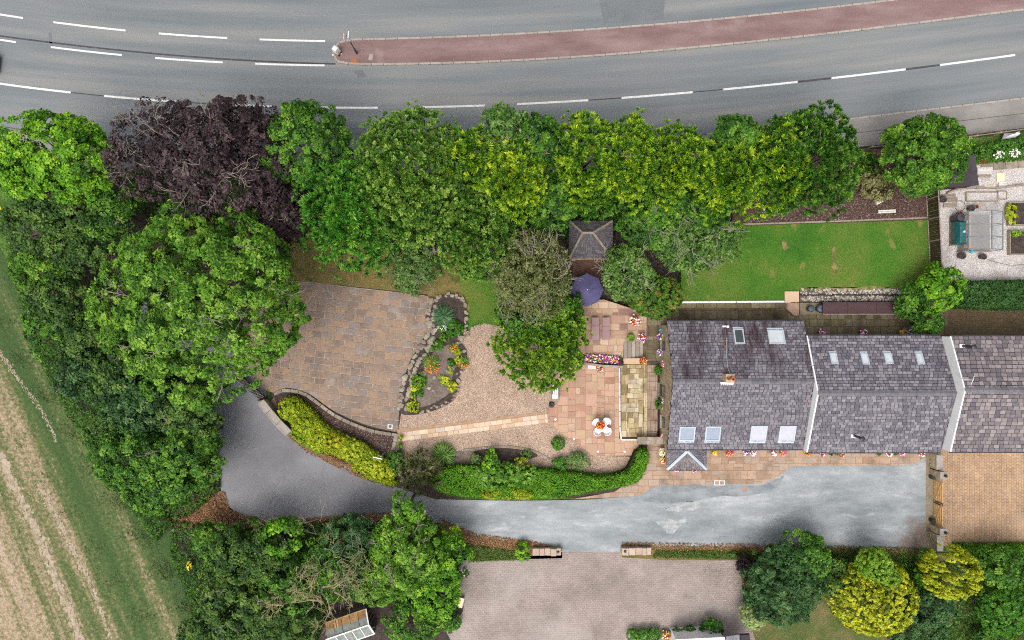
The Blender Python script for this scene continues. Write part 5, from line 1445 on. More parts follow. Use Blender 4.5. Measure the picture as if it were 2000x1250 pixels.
# ------------------------------------------------------------------ road island furniture
t = thing('keep_left_bollard', 'white and yellow keep-left bollard on the tip of the road island', 'bollard', P(660, 103, .12))
b0 = Vector(P(660, 103, .12))
M3 = Matrix.Rotation(R(-35), 3, 'Z')
MB().box(b0 + Vector((0, 0, .1)), (.55, .4, .2), M=M3).build('base', M_black, t)
o = MB().lathe(b0 + Vector((0, 0, .2)), [(.3, 0), (.3, .55), (.27, .75), (.15, .85)], 4, M=Matrix.Rotation(R(10), 3, 'Z')).build('body', M_white, t)
MB().box(b0 + Vector((.02, -.17, .5)), (.34, .06, .5), M=M3).build('panel', M_yellowpaint, t)
for dx, dy in ((-.38, -.2), (.26, -.1)):
    MB().lathe(b0 + Vector((dx, dy, 0)), [(.07, 0), (.07, .06), (.04, .1)], 10).build('lamp', M_white, t)
s0 = Vector(P(697, 104, .12))
t = thing('road_sign', 'tall thin road sign post with white plate on the road island', 'road sign', s0)
MB().tube([s0, s0 + Vector((0, 0, 3.5))], .045, 8).build('post', M_dark, t)
MB().tube([s0, s0 + Vector((0, 0, .9))], .085, 8).build('post_base', M_dark, t)
a = Vector((1, .25, 0)).normalized()
MB().box(s0 + Vector((.14, .06, 3.15)), (.06, .5, .75), M=Matrix.Rotation(R(-8), 3, 'Z')).build('sign_plate', M_white, t)
t_d = MB().lathe(s0 + Vector((-.22, 0, 3.15)), [(.3, -.02), (.3, .02)], 18, M=Matrix.Rotation(R(80), 3, 'Y')).build('sign_disc', M_white, t)
mb = MB()
for k in range(18):
    a0, a1 = k / 18 * 6.283, (k + 1) / 18 * 6.283
    mm = Matrix.Rotation(R(80), 3, 'Y')
    mb.tube([s0 + Vector((-.24, 0, 3.15)) + mm @ Vector((.28 * math.cos(q), .28 * math.sin(q), 0)) for q in (a0, a1)], .035, 4)
mb.build('red_rim', M_red, t_d)
# car leaving the frame on the left
c0 = Vector(P(-48, 124, 0))
t = thing('car', 'dark car just entering at the left edge of the road', 'car', c0)
hd = R(-7)
def carp(x, y, z): return c0 + Vector((x * math.cos(hd) - y * math.sin(hd), x * math.sin(hd) + y * math.cos(hd), z))
prof = [(-2.1, .35, .62), (-2.05, .8, .8), (-1.4, .92, .86), (-.9, .95, .88), (.9, .9, .88), (1.7, .8, .84), (2.05, .68, .7), (2.12, .4, .62)]
mb = MB(); vs = []
for x, zt, w in prof:
    vs += [carp(x, -w, .25), carp(x, -w, zt * .8), carp(x, -w * .9, zt), carp(x, w * .9, zt), carp(x, w, zt * .8), carp(x, w, .25)]
fs = [(i * 6 + k, (i + 1) * 6 + k, (i + 1) * 6 + (k + 1) % 6, i * 6 + (k + 1) % 6) for i in range(len(prof) - 1) for k in range(6)] + [(0, 1, 2, 3, 4, 5), tuple(range(47, 41, -1))]
mb.add(vs, fs); M_carpaint = plain('black_car_paint', (.012, .012, .014), .25, .6)
body = mb.build('body', M_carpaint, t)
mb = MB(); lo = [(-1.7, .74), (1.05, .76), (1.05, -.76), (-1.7, -.74)]; hi = [(-1.2, .58), (.35, .6), (.35, -.6), (-1.2, -.58)]
mb.add([carp(x, y, .9) for x, y in lo] + [carp(x, y, 1.42) for x, y in hi], [(4, 5, 6, 7), (0, 1, 5, 4), (1, 2, 6, 5), (2, 3, 7, 6), (3, 0, 4, 7)])
cab = mb.build('cabin', M_glassdark, t)
MB().add([carp(x, y, 1.43) for x, y in hi] + [carp(x, y, 1.45) for x, y in hi], [(4, 5, 6, 7), (0, 1, 5, 4), (1, 2, 6, 5), (2, 3, 7, 6), (3, 0, 4, 7)]).build('roof', M_carpaint, t)
for x in (-1.3, 1.35):
    for y in (-.82, .82):
        w_ = MB().tube([carp(x, y - .1, .31), carp(x, y + .1, .31)], .31, 14).build('wheel', M_black, t)
for y in (-.6, .6):
    MB().box(carp(2.02, y, .55), (.12, .34, .14), rz=hd).build('headlight', M_glasspale, t)

# ------------------------------------------------------------------ court gate, walls, sign
g0, g1 = Vector(P(478, 738, 0)), Vector(P(521, 776, 0))
t = thing('court_gate', 'dark brown boarded double gate between lane and parking court', 'gate', (g0 + g1) / 2)
dv = (g1 - g0).normalized(); nv = Vector((-dv.y, dv.x, 0))
L_ = (g1 - g0).length
k = 0.0
while k < L_ - .1:
    MB().beam(g0 + dv * (k + .07) + Vector((0, 0, .06)), g0 + dv * (k + .07) + Vector((0, 0, 1.55 + .12 * math.sin(k / L_ * 3.14))), .13, .035).build('board', M_wood, t)
    k += .15
for z in (.35, 1.2): MB().beam(g0 + Vector((0, 0, z)) + nv * .05, g1 + Vector((0, 0, z)) + nv * .05, .06, .12).build('rail', M_palewood if z > 1 else M_wood, t)
for q in (g0, g1): MB().beam(q, q + Vector((0, 0, 1.8)), .16, .16).build('post', M_wood, t)
t = thing('lane_wall', 'low grey stone wall with coping slabs beside the court gate', 'wall', P(545, 812, 0))
wp = [(518, 781), (533, 800), (552, 822), (572, 842)]
for i in range(3):
    a, b2 = Vector(P(*wp[i], 0)), Vector(P(*wp[i + 1], 0))
    MB().beam(a + Vector((0, 0, .42)), b2 + Vector((0, 0, .42)), .4, .84).build('wall_section', M_stone, t)
    MB().beam(a.lerp(b2, .01) + Vector((0, 0, .88)), a.lerp(b2, .99) + Vector((0, 0, .88)), .52, .1).build('coping_slab', M_kerb, t, bevel=.012)
    MB().beam(a.lerp(b2, .01) + Vector((-.26, -.24, .79)), a.lerp(b2, .99) + Vector((-.26, -.24, .79)), .1, .1).build('coping_slab', M_kerb, t)
s0 = Vector(P(753, 882, 0))
t = thing('name_sign', 'white board sign on a post among the golden shrubs', 'sign', s0)
MB().tube([s0, s0 + Vector((0, 0, 2.0))], .035, 6).build('post', M_sky_frame, t)
MB().box(s0 + Vector((-.25, -.12, 1.95)), (.75, .06, .22), rz=R(-14)).build('board', M_white, t)
# lower drive wing walls
for px0, px1, py0, py1, lab, capx in ((1040, 1096, 1072, 1085, 'low buff wing wall left of the block drive opening', 1090), (1214, 1272, 1070, 1084, 'low buff wing wall right of the block drive opening', 1221)):
    a, b2 = P(px0, (py0 + py1) / 2, .6), P(px1, (py0 + py1) / 2, .6)
    t = thing('wing_wall', lab, 'wall', ((a[0] + b2[0]) / 2, a[1], 0))
    x = a[0]
    MB().box(((a[0] + b2[0]) / 2, a[1], .27), (b2[0] - a[0], .5, .54)).build('wall_body', M_wall, t)
    while x < b2[0] - .2:
        w_ = min(random.uniform(.35, .6), b2[0] - x)
        MB().box((x + w_ / 2, a[1] + random.gauss(0, .015), .60 + random.gauss(0, .012)), (w_ - .02, .58, .13), rz=random.gauss(0, .02)).build('stone', surf('buff_cap', [(.34, .25, .19), (.46, .37, .30)], 1.5, rand=.6, fine=(8, .2)) if 'buff_cap' not in bpy.data.materials else bpy.data.materials['buff_cap'], t, bevel=.03)
        x += w_
    q = P(capx, (py0 + py1) / 2, .68)
    MB().lathe(q, [(.1, 0), (.1, .09), (.06, .14)], 10).build('lamp', M_black, t)
# timber field gate on the right with pillars and wall
t = thing('timber_gate', 'double golden timber field gate into the tan block drive', 'gate', P(1822, 977, 0))
gx_ = PX(1823); ya, yb = PY(936), PY(1021)
for (y0, y1) in ((ya, (ya + yb) / 2 + .03), ((ya + yb) / 2 - .03, yb)):
    for z in (.18, .42, .66, .9, 1.14): MB().box((gx_, (y0 + y1) / 2, z), (.05, abs(y1 - y0), .09)).build('bar', M_gatewood, t)
    for y in (y0 - .05 * (1 if y0 > y1 else -1), y1 + .05 * (1 if y0 > y1 else -1)): MB().box((gx_ + .001, y, .65), (.075, .09, 1.2)).build('stile', M_gatewood if abs(y - (ya + yb) / 2) > .3 else M_wood, t)
    MB().beam((gx_ + .03, y0, .2), (gx_ + .03, y1, 1.1), .03, .08).build('brace', M_gatewood, t)
    MB().beam((gx_ - .03, y0, 1.1), (gx_ - .03, y1, .2), .03, .08).build('brace', M_gatewood, t)
for py, lab in ((921, 'square stone gate pillar near the house end of the timber gate'), (1029, 'square stone gate pillar at the lower end of the timber gate')):
    c = Vector(P(1821, py, 0)); t = thing('gate_pillar', lab, 'pillar', c)
    MB().box(c + Vector((0, 0, .7)), (.5, .5, 1.4)).build('shaft', M_wall, t)
    cp_ = MB().box(c + Vector((0, 0, 1.45)), (.6, .6, .12)).build('cap', M_kerb, t, bevel=.02)
    MB().lathe(c + Vector((.08, 0, 1.51)), [(.11, 0), (.11, .2), (.07, .26)], 10).build('lamp', M_black, t)
for p0, p1, lab in (((1819, 884), (1819, 912), 'short rendered wall linking house corner and gate pillar'), ((1820, 1037), (1820, 1068), 'short stone wall below the lower gate pillar')):
    a, b2 = Vector(P(*p0)), Vector(P(*p1)); t = thing('boundary_wall', lab, 'wall', (a + b2) / 2)
    MB().beam(a + Vector((0, 0, .5)), b2 + Vector((0, 0, .5)), .4, 1.0).build('wall_body', M_wall, t)
    MB().beam(a + Vector((0, 0, 1.05)), b2 + Vector((0, 0, 1.05)), .5, .1).build('coping', M_kerb, t)
for py in (930, 1014):
    c = Vector(P(1816, py)); t = thing('gate_opener', 'black gate motor box beside the %s gate pillar' % ('upper' if py < 950 else 'lower'), 'motor box', c)
    MB().box(c + Vector((0, 0, .3)), (.28, .3, .55)).build('housing', M_black, t, bevel=.03)
    MB().box(c + Vector((0, 0, .02)), (.4, .4, .04)).build('base_plate', M_stone, t)

# ------------------------------------------------------------------ rockery
t = thing('rockery', 'kidney-shaped stone-edged rockery bed beside the parking court', 'rockery', P(860, 690, 0))
rk = [(846, 590), (868, 577), (895, 578), (908, 595), (911, 625), (908, 645), (900, 665), (912, 690), (905, 720), (893, 745), (890, 775), (870, 792), (835, 805), (800, 810), (782, 803), (784, 765), (794, 735), (810, 700), (828, 668), (838, 640), (832, 615)]
MB().prism(poly(spline(rk, 4, True)), 0, .22).build('soil', M_soil, t)
MB().prism(poly(spline([(845, 690), (885, 672), (898, 690), (884, 735), (880, 765), (840, 790), (815, 790), (822, 745)], 4, True)), .1, .232).build('dry_soil', M_paleSoil, t)
def stones(path, n, r0, r1, jit, z=.2):
    sp2 = spline(path, 8)
    for i in range(n):
        x, y = sp2[min(len(sp2) - 1, int(i / n * len(sp2)))]
        x += random.gauss(0, jit); y += random.gauss(0, jit)
        r = random.uniform(r0, r1)
        lump(MB(), P(x, y, z + random.uniform(-.02, .05)), r, (random.uniform(.8, 1.2), random.uniform(.7, 1), .5)).build('stone', M_stone, t)
stones([(843, 588), (836, 615), (840, 642), (826, 672), (808, 702), (793, 735), (784, 770), (780, 800)], 34, .22, .34, 1.2)
stones([(853, 596), (846, 625), (848, 648), (836, 678), (820, 705), (806, 738), (796, 770), (793, 800)], 30, .2, .36, 1.8)
stones([(846, 588), (868, 577), (895, 579), (908, 597), (909, 628), (905, 648)], 30, .13, .24, 1.5)
stones([(905, 645), (897, 668), (908, 655), (925, 642), (938, 636)], 18, .12, .22, 2)
stones([(898, 668), (903, 700), (895, 735), (890, 772), (872, 790), (850, 797), (820, 806)], 34, .11, .22, 2.5)
for x, y, r in ((878, 727, .26), (866, 742, .28), (873, 725, .2), (848, 738, .2), (838, 758, .2), (843, 752, .15), (846, 763, .15), (828, 730, .34), (884, 720, .2)):
    lump(MB(), P(x, y, .25), r, (1, .85, .6)).build('stone', M_stone, t)
# rockery plants
def spiky(name, label, px, py, z, r, n, mat, cat='plant', lift=.6, w=.06):
    rr = ML(r); c = Vector(P(px, py, z + rr * .3)); t = thing(name, label, cat, (c.x, c.y, z))
    a = rng.uniform(0, 6.283, n); e = rng.uniform(.05, 1.1, n)
    ax = np.stack([np.cos(a) * np.cos(e), np.sin(a) * np.cos(e), np.sin(e) * lift], 1)
    L_ = rng.uniform(.8, 1.15, n) * rr
    C = np.array(c) + unit(ax) * (L_ * .5)[:, None] - np.array([0, 0, rr * .15])
    leaves('foliage', C, ax, unit(np.array([0, 0, 1.]) + rng.normal(0, .25, (n, 3))), L_, np.full(n, w), np.clip(rng.normal(.5, .2, n), 0, 1), mat, t, .12)
    MB().lathe((c.x, c.y, z), [(.06, 0), (.05, rr * .3)], 8).build('stem', M_trunk, t)
    return t, c, rr
M_yucca = LM('yucca_blade', [(.02, .07, .03), (.045, .13, .05), (.09, .2, .08), (.18, .3, .14)])
M_pho = LM('phormium_blade', [(.03, .09, .01), (.07, .17, .02), (.14, .26, .04), (.25, .36, .1)])
spiky('yucca', 'big spiky green yucca at the head of the rockery', 866, 618, .25, 24, 240, M_yucca)
spiky('phormium', 'spiky green phormium on the gravel edge by the juniper', 866, 888, .05, 28, 200, M_pho, w=.09)
q, c, rr = spiky('orange_flower_clump', 'large clump of spiky leaves with orange flowers in the rockery', 842, 708, .25, 19, 170, M_pho)
blossoms(q, c - Vector((-.1, .25, .1)), (rr * .85, rr * .95, .35), 'orange', 110, .11)
q, c, rr = spiky('orange_flower_clump', 'small orange-flowered clump spilling onto the gravel', 905, 707, .12, 13, 90, M_pho)
blossoms(q, c - Vector((0, .2, .1)), (rr * .9, rr * .7, .3), 'orange', 60, .1)
q, c, rr = spiky('orange_flower_clump', 'orange-flowered clump at the rockery waist', 886, 680, .25, 12, 70, M_pho)
blossoms(q, c, (rr * .95, rr * .7, .3), 'orange', 55, .1)
for px, py, rx, ry, h, K, lab in [(888, 642, 17, 16, .9, K_dome, 'clipped dark green mound beside the yucca'), (868, 660, 10, 8, .7, dict(K_dome, mat=K_maple['mat']), 'small bright green mound in the rockery'), (856, 675, 10, 11, .8, K_mid, 'feathery green plant between rockery stones'), (818, 745, 14, 17, .8, dict(K_globe, mat=K_maple['mat']), 'yellow-green cushion on the court side of the rockery'), (812, 756, 11, 9, .6, K_globe, 'golden cushion below the court-side cushion'), (815, 768, 11, 8, .6, K_dome, 'dark green cushion in the lower rockery'), (807, 795, 13, 11, .6, dict(K_globe, mat=K_privet['mat']), 'lime cushion at the foot of the rockery'), (806, 777, 7, 9, .5, K_globe, 'little gold cushion at the lower left of the rockery'), (868, 742, 11, 12, .6, dict(K_globe, mat=K_privet['mat']), 'lime cushion on the gravel side of the rockery'), (882, 755, 11, 11, .6, K_globe, 'bright yellow cushion on the gravel side of the rockery'), (895, 695, 8, 15, .6, dict(K_globe, mat=K_privet['mat']), 'lime strip of foliage between the orange clumps'), (882, 708, 10, 8, .6, K_mid, 'small green plant between the orange clumps'), (880, 722, 6, 9, .5, dict(K_globe, mat=K_privet['mat']), 'tiny lime cushion above the rockery boulders'), (843, 682, 8, 6, .5, K_pale, 'pale cream plant by the stone edge')]:
    K = dict(K); sc = .55
    K.update(L=min(K['L'], .13), W=min(K['W'], .08), clump=min(K['clump'], .15))
    tree('rockery_plant', lab, px, py, rx, ry, h, K, rz=h * .5, trunk=False, group='rockery plants', cat='plant', base=.2)
t = thing('white_flowers', 'cluster of white flowers at the foot of the yucca', 'flowers', P(863, 640, .22))
tuft(t, P(863, 640, .35), .38, K_pot); blossoms(t, P(863, 640, .4), (.42, .32, .25), 'white', 70, .1)

# ------------------------------------------------------------------ terrace things
c = Vector(P(1173.5, 830.5, .125))
t = thing('garden_table', 'round white plastic table holding red flowers on the terrace', 'table', c)
MB().lathe(c, [(.38, .68), (.4, .7), (.4, .73), (.1, .735)], 20).build('table_top', M_white, t)
MB().lathe(c, [(.22, 0), (.22, .03), (.05, .08), (.05, .68)], 12).build('pedestal', M_white, t)
def chair(lab, px, py, ang):
    c = Vector(P(px, py, .125)); t = thing('garden_chair', lab, 'chair', c, 'white chairs round the terrace table')
    m3 = Matrix.Rotation(ang, 3, 'Z')
    def W_(x, y, z): return c + m3 @ Vector((x, y, z))
    MB().lathe(c + Vector((0, 0, .42)), [(.27, 0), (.29, .02), (.27, .035), (.08, .02)], 16).build('seat', M_white, t)
    mb = MB(); ring = []
    for k in range(9):
        a = R(-80 + 20 * k); ring.append(a)
    vs = []
    for a in ring:
        vs += [W_(.27 * math.cos(a), .27 * math.sin(a), .46), W_(.34 * math.cos(a), .34 * math.sin(a), .66 + .18 * math.cos(a)), W_(.37 * math.cos(a), .37 * math.sin(a), .66 + .18 * math.cos(a)), W_(.3 * math.cos(a), .3 * math.sin(a), .46)]
    mb.add(vs, [(i * 4 + k, (i + 1) * 4 + k, (i + 1) * 4 + (k + 1) % 4, i * 4 + (k + 1) % 4) for i in range(8) for k in range(4)])
    mb.build('backrest', M_white, t)
    for x, y in ((-.2, -.2), (-.2, .2), (.2, -.2), (.2, .2)):
        MB().tube([W_(x, y, .42), W_(x * 1.15, y * 1.15, 0)], .022, 6).build('leg', M_white, t)
chair('white chair on the house-wall and lawn side of the terrace table', 1182, 822, R(45))
chair('white chair on the court and laurel side of the terrace table', 1163.5, 823.5, R(135))
chair('white chair on the long hedge and court side of the terrace table', 1166, 840, R(235))
chair('white chair on the long hedge and house side of the terrace table', 1183, 839, R(318))
pot('red and orange flower bowl on the round white table', 1173, 831, .86, 8.5, [('red', 3), ('orange', 2), ('yellow', .5)], size=.1, pm=M_white)
bq = Vector(P(1084, 766, .13))
t = thing('white_trough_seat', 'white slatted seat with grey sides under the laurel edge', 'seat', bq)
for k in range(3): MB().box(bq + Vector((-.14 + k * .14, .22, .48)), (.11, .8, .04), rz=.06).build('slat', M_white, t)
MB().box(bq + Vector((-.03, -.28, .5)), (.5, .34, .12)).build('arm_box', M_white, t, bevel=.02)
MB().box(bq + Vector((.24, .2, .34)), (.08, .9, .5)).build('side_panel', M_potgrey, t)
MB().box(bq + Vector((-.26, .1, .25)), (.08, 1.2, .46)).build('side_panel', M_potgrey, t)
MB().box(bq + Vector((0, -.05, .1)), (.62, 1.35, .18)).build('plinth', M_stone, t)
c = Vector(P(1077, 790, .1)); t = thing('glazed_ball', 'black glazed globe ornament where gravel meets terrace', 'ornament', c)
MB().lathe(c, [(.08, 0), (.2, .08), (.24, .22), (.2, .36), (.1, .42), (.09, .35)], 16).build('globe', M_black, t, True)
MB().lathe(c, [(.13, 0), (.13, .03), (.1, .05)], 12).build('foot', M_potgrey, t)
c = Vector(P(1155, 716, .125)); t = thing('stone_bench', 'small pale carved stone bench against the flower wall', 'bench', c)
MB().box(c + Vector((0, 0, .42)), (.68, .36, .08)).build('seat', M_whitestone, t, bevel=.015)
for dx in (-.24, .24): MB().box(c + Vector((dx, 0, .19)), (.1, .3, .38)).build('leg', M_whitestone, t)
pot('dark red planted pot beside the carved stone bench', 1171, 718, .125, 7, [('red', 2), ('white', .7)], size=.07)
# flower wall
t = thing('flower_wall', 'low stone wall trough packed with violet, yellow and white pansies', 'planter', P(1180, 705, .1))
for i, (a, b2) in enumerate((((1140, 709), (1176, 714)), ((1176, 714), (1215, 716)))):
    MB().beam(Vector(P(*a, .5)) * 1, Vector(P(*b2, .5)), .18, .85).build('wall_section', M_stone, t)
MB().prism(poly([(1140, 695), (1215, 698), (1215, 712), (1140, 706)], .75), .1, .8).build('soil', M_soil, t)
leafpad(t, poly([(1142, 692), (1213, 697), (1213, 711), (1142, 705)], .85), .8, .95, dict(K_pot, pad=1.6), round_=.1, bumpy=.05)
for col, n in (('purple', 120), ('white', 50), ('yellow', 60), ('orange', 40), ('magenta', 40)):
    x, y = scatter(poly([(1142, 691), (1208, 696), (1208, 711), (1142, 706)], .95), n); n = len(x)
    leaves('blossom', np.stack([x, y, rng.uniform(.93, 1.05, n)], 1), rng.normal(0, 1, (n, 3)), unit(np.array([0, 0, 1.]) + rng.normal(0, .4, (n, 3))), rng.uniform(.09, .16, n), rng.uniform(.09, .14, n), np.full(n, .5), M_petal[col], t, 0)
spiky('cordyline', 'dark spiky plant at the end of the pansy trough', 1211, 706, .8, 10, 60, LM('bronze_blade', [(.03, .015, .012), (.07, .035, .025), (.14, .08, .05)]), w=.04)
# stone steps from upper patio to corner walk
t = thing('garden_steps', 'five long pale stone steps from the upper patio down to the corner walk', 'steps', P(1237, 681, 0))
for k in range(5):
    z1 = UZ - .005 - k * .12
    x0_, x1_ = PX(1218 + k * 7.7, z1), PX(1218 + (k + 1) * 7.7, z1)
    MB().prism([(x0_, PY(699, z1)), (x1_ - .012, PY(699, z1)), (x1_ - .012, PY(665, z1)), (x0_, PY(665, z1))], 0, z1, .015).build('step', surf('step_stone', [(.2, .17, .145), (.3, .26, .22), (.42, .35, .28)], .8, rand=.7, fine=(8, .2)) if not k else bpy.data.materials['step_stone'], t)
MB().prism(poly([(1217, 699.6), (1250, 699.6), (1250, 711), (1217, 711)], .7), 0, .72, .015).build('landing_slab', M_cream, t)
# two stone benches on the upper patio
for px0, px1, lab in ((1156, 1170, 'plum stone bench nearer the laurel on the upper patio'), (1176.5, 1191, 'plum stone bench nearer the steps on the upper patio')):
    z = UZ + .5
    c = Vector(P((px0 + px1) / 2, 642, UZ)); t = thing('slab_bench', lab, 'bench', c)
    for a, b2 in ((620, 636.5), (637, 664)):
        MB().prism(poly([(px0, a), (px1, a), (px1, b2), (px0, b2)], z), z - .09, z, .012).build('slab', surf('plum_slab', [(.235, .15, .15), (.33, .225, .22)], .8, rand=.5, fine=(8, .12)) if 'plum_slab' not in bpy.data.materials else bpy.data.materials['plum_slab'], t)
    for yy in (626, 657):
        q = P((px0 + px1) / 2, yy, UZ); MB().box((q[0], q[1], UZ + .2), (.4, .16, .41)).build('support', M_stone, t)
pot('large round black bowl of white flowers with red centre on the upper patio', 1239.5, 625.5, UZ, 10.5, [('white', 3), ('red', 2.5), ('orange', 1)], size=.11, pm=M_black)
pot('lime-leaved plant at the top of the garden steps', 1232, 659, UZ, 9, [], K=dict(K_pot, mat=K_lime['mat'], L=.15, W=.09))
pot('pot of red, white and violet flowers at the top corner of the steps', 1254, 660, UZ, 9, [('white', 2), ('red', 2), ('purple', 1)], size=.1)
pot('pot of rust-red flowers on the landing slab', 1256, 705, .3, 7.5, [('red', 2), ('orange', 2), ('white', .8)], size=.09)
# cottage gable pots
for px, py, fl, lab in [(1290, 657, [('purple', 2), ('white', 1), ('yellow', 1)], 'basket of violet and white flowers at the rear corner of the cottage end wall'), (1291, 688, [('purple', 1), ('white', .5)], 'small leafy violet pot below the rear corner basket'), (1299, 711, [('white', 2), ('red', 1), ('pink', 1)], 'pink and white flower basket beside the upper clipped ball'), (1300, 786, [('white', 2), ('purple', 1)], 'white flower basket beside the middle clipped ball'), (1301, 798, [('purple', 2), ('yellow', .6)], 'violet and yellow basket in the middle of the cottage end wall'), (1297, 851, [('white', 2), ('red', 2), ('pink', 1)], 'red and white flower bowl on the short wall by the porch'), (1294, 883, [('white', 2), ('yellow', 1)], 'white flower pot left of the porch'), (1296, 898, [('yellow', 1.5), ('red', 1), ('white', 1)], 'yellow and red flower pot left of the porch')]:
    pot(lab, px, py, .5 if px < 1298 else .9, 7.5, fl, size=.09)
o = bpy.data.objects.new('x', None); bpy.data.objects.remove(o)
c = Vector(P(1290, 646, .9)); t = thing('garden_windmill', 'turquoise ornament above the violet basket on the cottage end wall', 'ornament', (c.x, c.y, 0))
MB().tube([(c.x, c.y, .1), (c.x, c.y, 1.0)], .02, 5).build('stick', M_dark, t)
for k in range(5):
    a = k * 1.2566
    MB().add([(c.x, c.y, 1.0), (c.x + .17 * math.cos(a), c.y + .17 * math.sin(a), 1.04), (c.x + .17 * math.cos(a + .7), c.y + .17 * math.sin(a + .7), .98)], [(0, 1, 2)]).build('vane', M_blueplastic, t)
# front pots
for px, fl, lab, r in [(1396, [('yellow', 1)], 'yellow flower pot right of the porch', 5), (1425, [('red', 2), ('pink', 2), ('yellow', 1)], 'red and pink flower pot, second right of the porch', 8), (1457, [('purple', 1), ('white', 1)], 'violet flower pot under the third front skylight', 6), (1471, [('white', 2), ('pink', 1)], 'white flower pot under the third front skylight', 6), (1512, [('white', 2), ('magenta', 1)], 'white flower pot under the fourth front skylight', 6), (1529, [('pink', 2), ('yellow', 1)], 'pink flower pot just left of the first white gable', 6), (1577, [('red', 2), ('orange', 1), ('yellow', 1)], 'red and yellow bowl at the foot of the first white gable', 7.5), (1605, [('magenta', 2), ('white', 1)], 'magenta flower pot right of the first white gable', 7.5), (1622, [], 'green leafy pot below the flue pipe', 6.5), (1634, [], 'round green pot plant below the flue pipe', 6), (1643, [('red', 2), ('white', 1)], 'red and white flower pot right of the green pot plants', 7.5), (1716, [], 'lone green pot plant under the middle roof', 6.5), (1735, [('white', 2), ('red', 1)], 'white and red pot right of the lone green one', 7.5), (1750, [], 'dark leafy pot between flower pots near the gate', 6), (1762, [('white', 1), ('pink', 2)], 'pink and white pot near the end of the apron', 6.5), (1800, [('red', 2), ('white', 2)], 'red and white flower bowl at the corner by the gate', 7.5)]:
    pot(lab, px, 884, .075, r, fl, size=.09, group='pots along the house fronts')
for px, lab, fl in [(1605, 'pink pot by the rear wall next to the cottage', [('pink', 2), ('white', 1)]), (1686, 'magenta and white pot by the rear wall of the middle house', [('magenta', 2), ('white', 1.5)]), (1764, 'pale pink pot by the rear wall near the acer', [('pink', 1), ('yellow', 1)]), (1778, 'lilac pot by the rear wall beside the acer', [('purple', 1), ('white', 2)])]:
    pot(lab, px, 649, .075, 7, fl, size=.09)
for px, py, lab in ((1322, 918, 'pink flower pot in front of the porch on the court side'), (1357, 918, 'white flower pot in front of the porch on the drive side')):
    pot(lab, px, py, .075, 5, [('pink', 2), ('white', 1)], size=.08)
pot('small pot with yellow-green plant by the bark bed kerb', 782, 855, .06, 6, [], K=dict(K_pot, mat=K_privet['mat']))
pot('pot with wicker ring by the bark bed kerb', 781, 871, .06, 6, [], K=dict(K_pot, mat=K_ash['mat']), pm=M_palewood)
pot('leafy green pot at the corner of the bark bed', 781, 886, .06, 8, [], K=dict(K_pot, mat=K_pale['mat']))
# low wall by the cottage corner
t = thing('corner_wall', 'short tan stone wall between sunken walk and cottage corner', 'wall', P(1275, 861, 0))
MB().beam(P(1246, 860.5, .45), P(1300, 860.5, .45), .45, .9).build('wall_body', M_wall, t)
x = PX(1245, .95)
while x < PX(1302, .95) - .1:
    MB().box((x + .35, PY(860.5, .95), .95), (.68, .6, .1)).build('coping_stone', M_stone, t, bevel=.015); x += .7
t = thing('soil_crescent', 'crescent of dark soil with stone rim on the gravel garden', 'flower bed', P(1000, 888, .04))
MB().prism(poly(spline([(925, 882), (960, 876), (1000, 876), (1035, 882), (1050, 890), (1030, 897), (985, 905), (940, 898)], 5, True)), 0, .075).build('soil', M_soil, t)
kerbs(spline([(905, 879), (960, 873), (1005, 873), (1040, 880), (1060, 889), (1080, 900)], 5), .16, .09, .02, M_stone, t, 'rim_stone', .5)
t = thing('gravel_bay', 'grey-brown gravel bay with stone edge beside the phormium', 'flower bed', P(910, 900, .04))
MB().prism(poly([(888, 880), (930, 880), (945, 920), (888, 925)]), 0, .052).build('gravel', M_paleSoil, t)
kerbs([(888, 878), (884, 915)], .16, .14, .02, M_stone, t, 'edge_stone', .8)
kerbs([(788, 898), (840, 886)], .12, .12, .02, M_palewood, t, 'edge_board', 1.2)
# manhole and chalk grid at the lane
c = Vector(P(1455, 956, .027)); t = thing('manhole_cover', 'round rusty manhole cover in the lane before the apron', 'manhole', c)
MB().lathe(c, [(.27, -.02), (.27, .006), (.2, .008)], 18).build('frame', M_kerb, t); MB().lathe(c, [(.22, 0), (.22, .012), (.1, .014)], 18).build('lid', plain('rusty_lid', (.3, .2, .17), .8), t)
c = Vector(P(1405, 943, .08)); t = thing('drain_cover', 'small white-framed drain cover at the apron edge', 'drain', c)
for dx in (-.4, 0, .4): MB().box(c + Vector((dx, 0, .008)), (.04, .36, .012)).build('bar', M_white, t)
for dy in (-.17, .17): MB().box(c + Vector((0, dy, .008)), (.84, .04, .014)).build('frame_bar', M_white, t)

# ------------------------------------------------------------------ rear garden
t = thing('retaining_wall', 'stone retaining wall with pale coping below the lawn behind the cottage', 'wall', P(1425, 595, 0))
MB().prism(poly([(1325, 589), (1536, 588), (1536, 600), (1320, 602)], .5), 0, .78).build('wall_body', M_stone, t)
kerbs([(1326, 591), (1536, 589.5)], .14, .06, .83, M_white, t, 'coping_strip', 2.2)
x = PX(1322, .8)
while x < PX(1534, .8):
    w_ = random.uniform(.5, .9); MB().box((x + w_ / 2, PY(596.5, .8), .80), (w_ - .02, .42, .1)).build('coping_stone', M_olive, t, bevel=.015); x += w_
t = thing('stone_landing', 'tan stone pier and angled landing at the end of the lawn wall', 'steps', P(1548, 590, 0))
MB().prism(poly([(1533, 569), (1561, 569), (1561, 590), (1533, 590)], 1.0), 0, 1.0, .02).build('pier', M_cream, t)
MB().prism(poly([(1533, 591), (1561, 591), (1561, 615), (1552, 617), (1533, 600)], .55), 0, .55, .02).build('landing', M_front, t)
MB().prism(poly([(1562, 591), (1604, 591), (1604, 613), (1562, 615)], .45), 0, .45, .02).build('platform', M_olive, t)
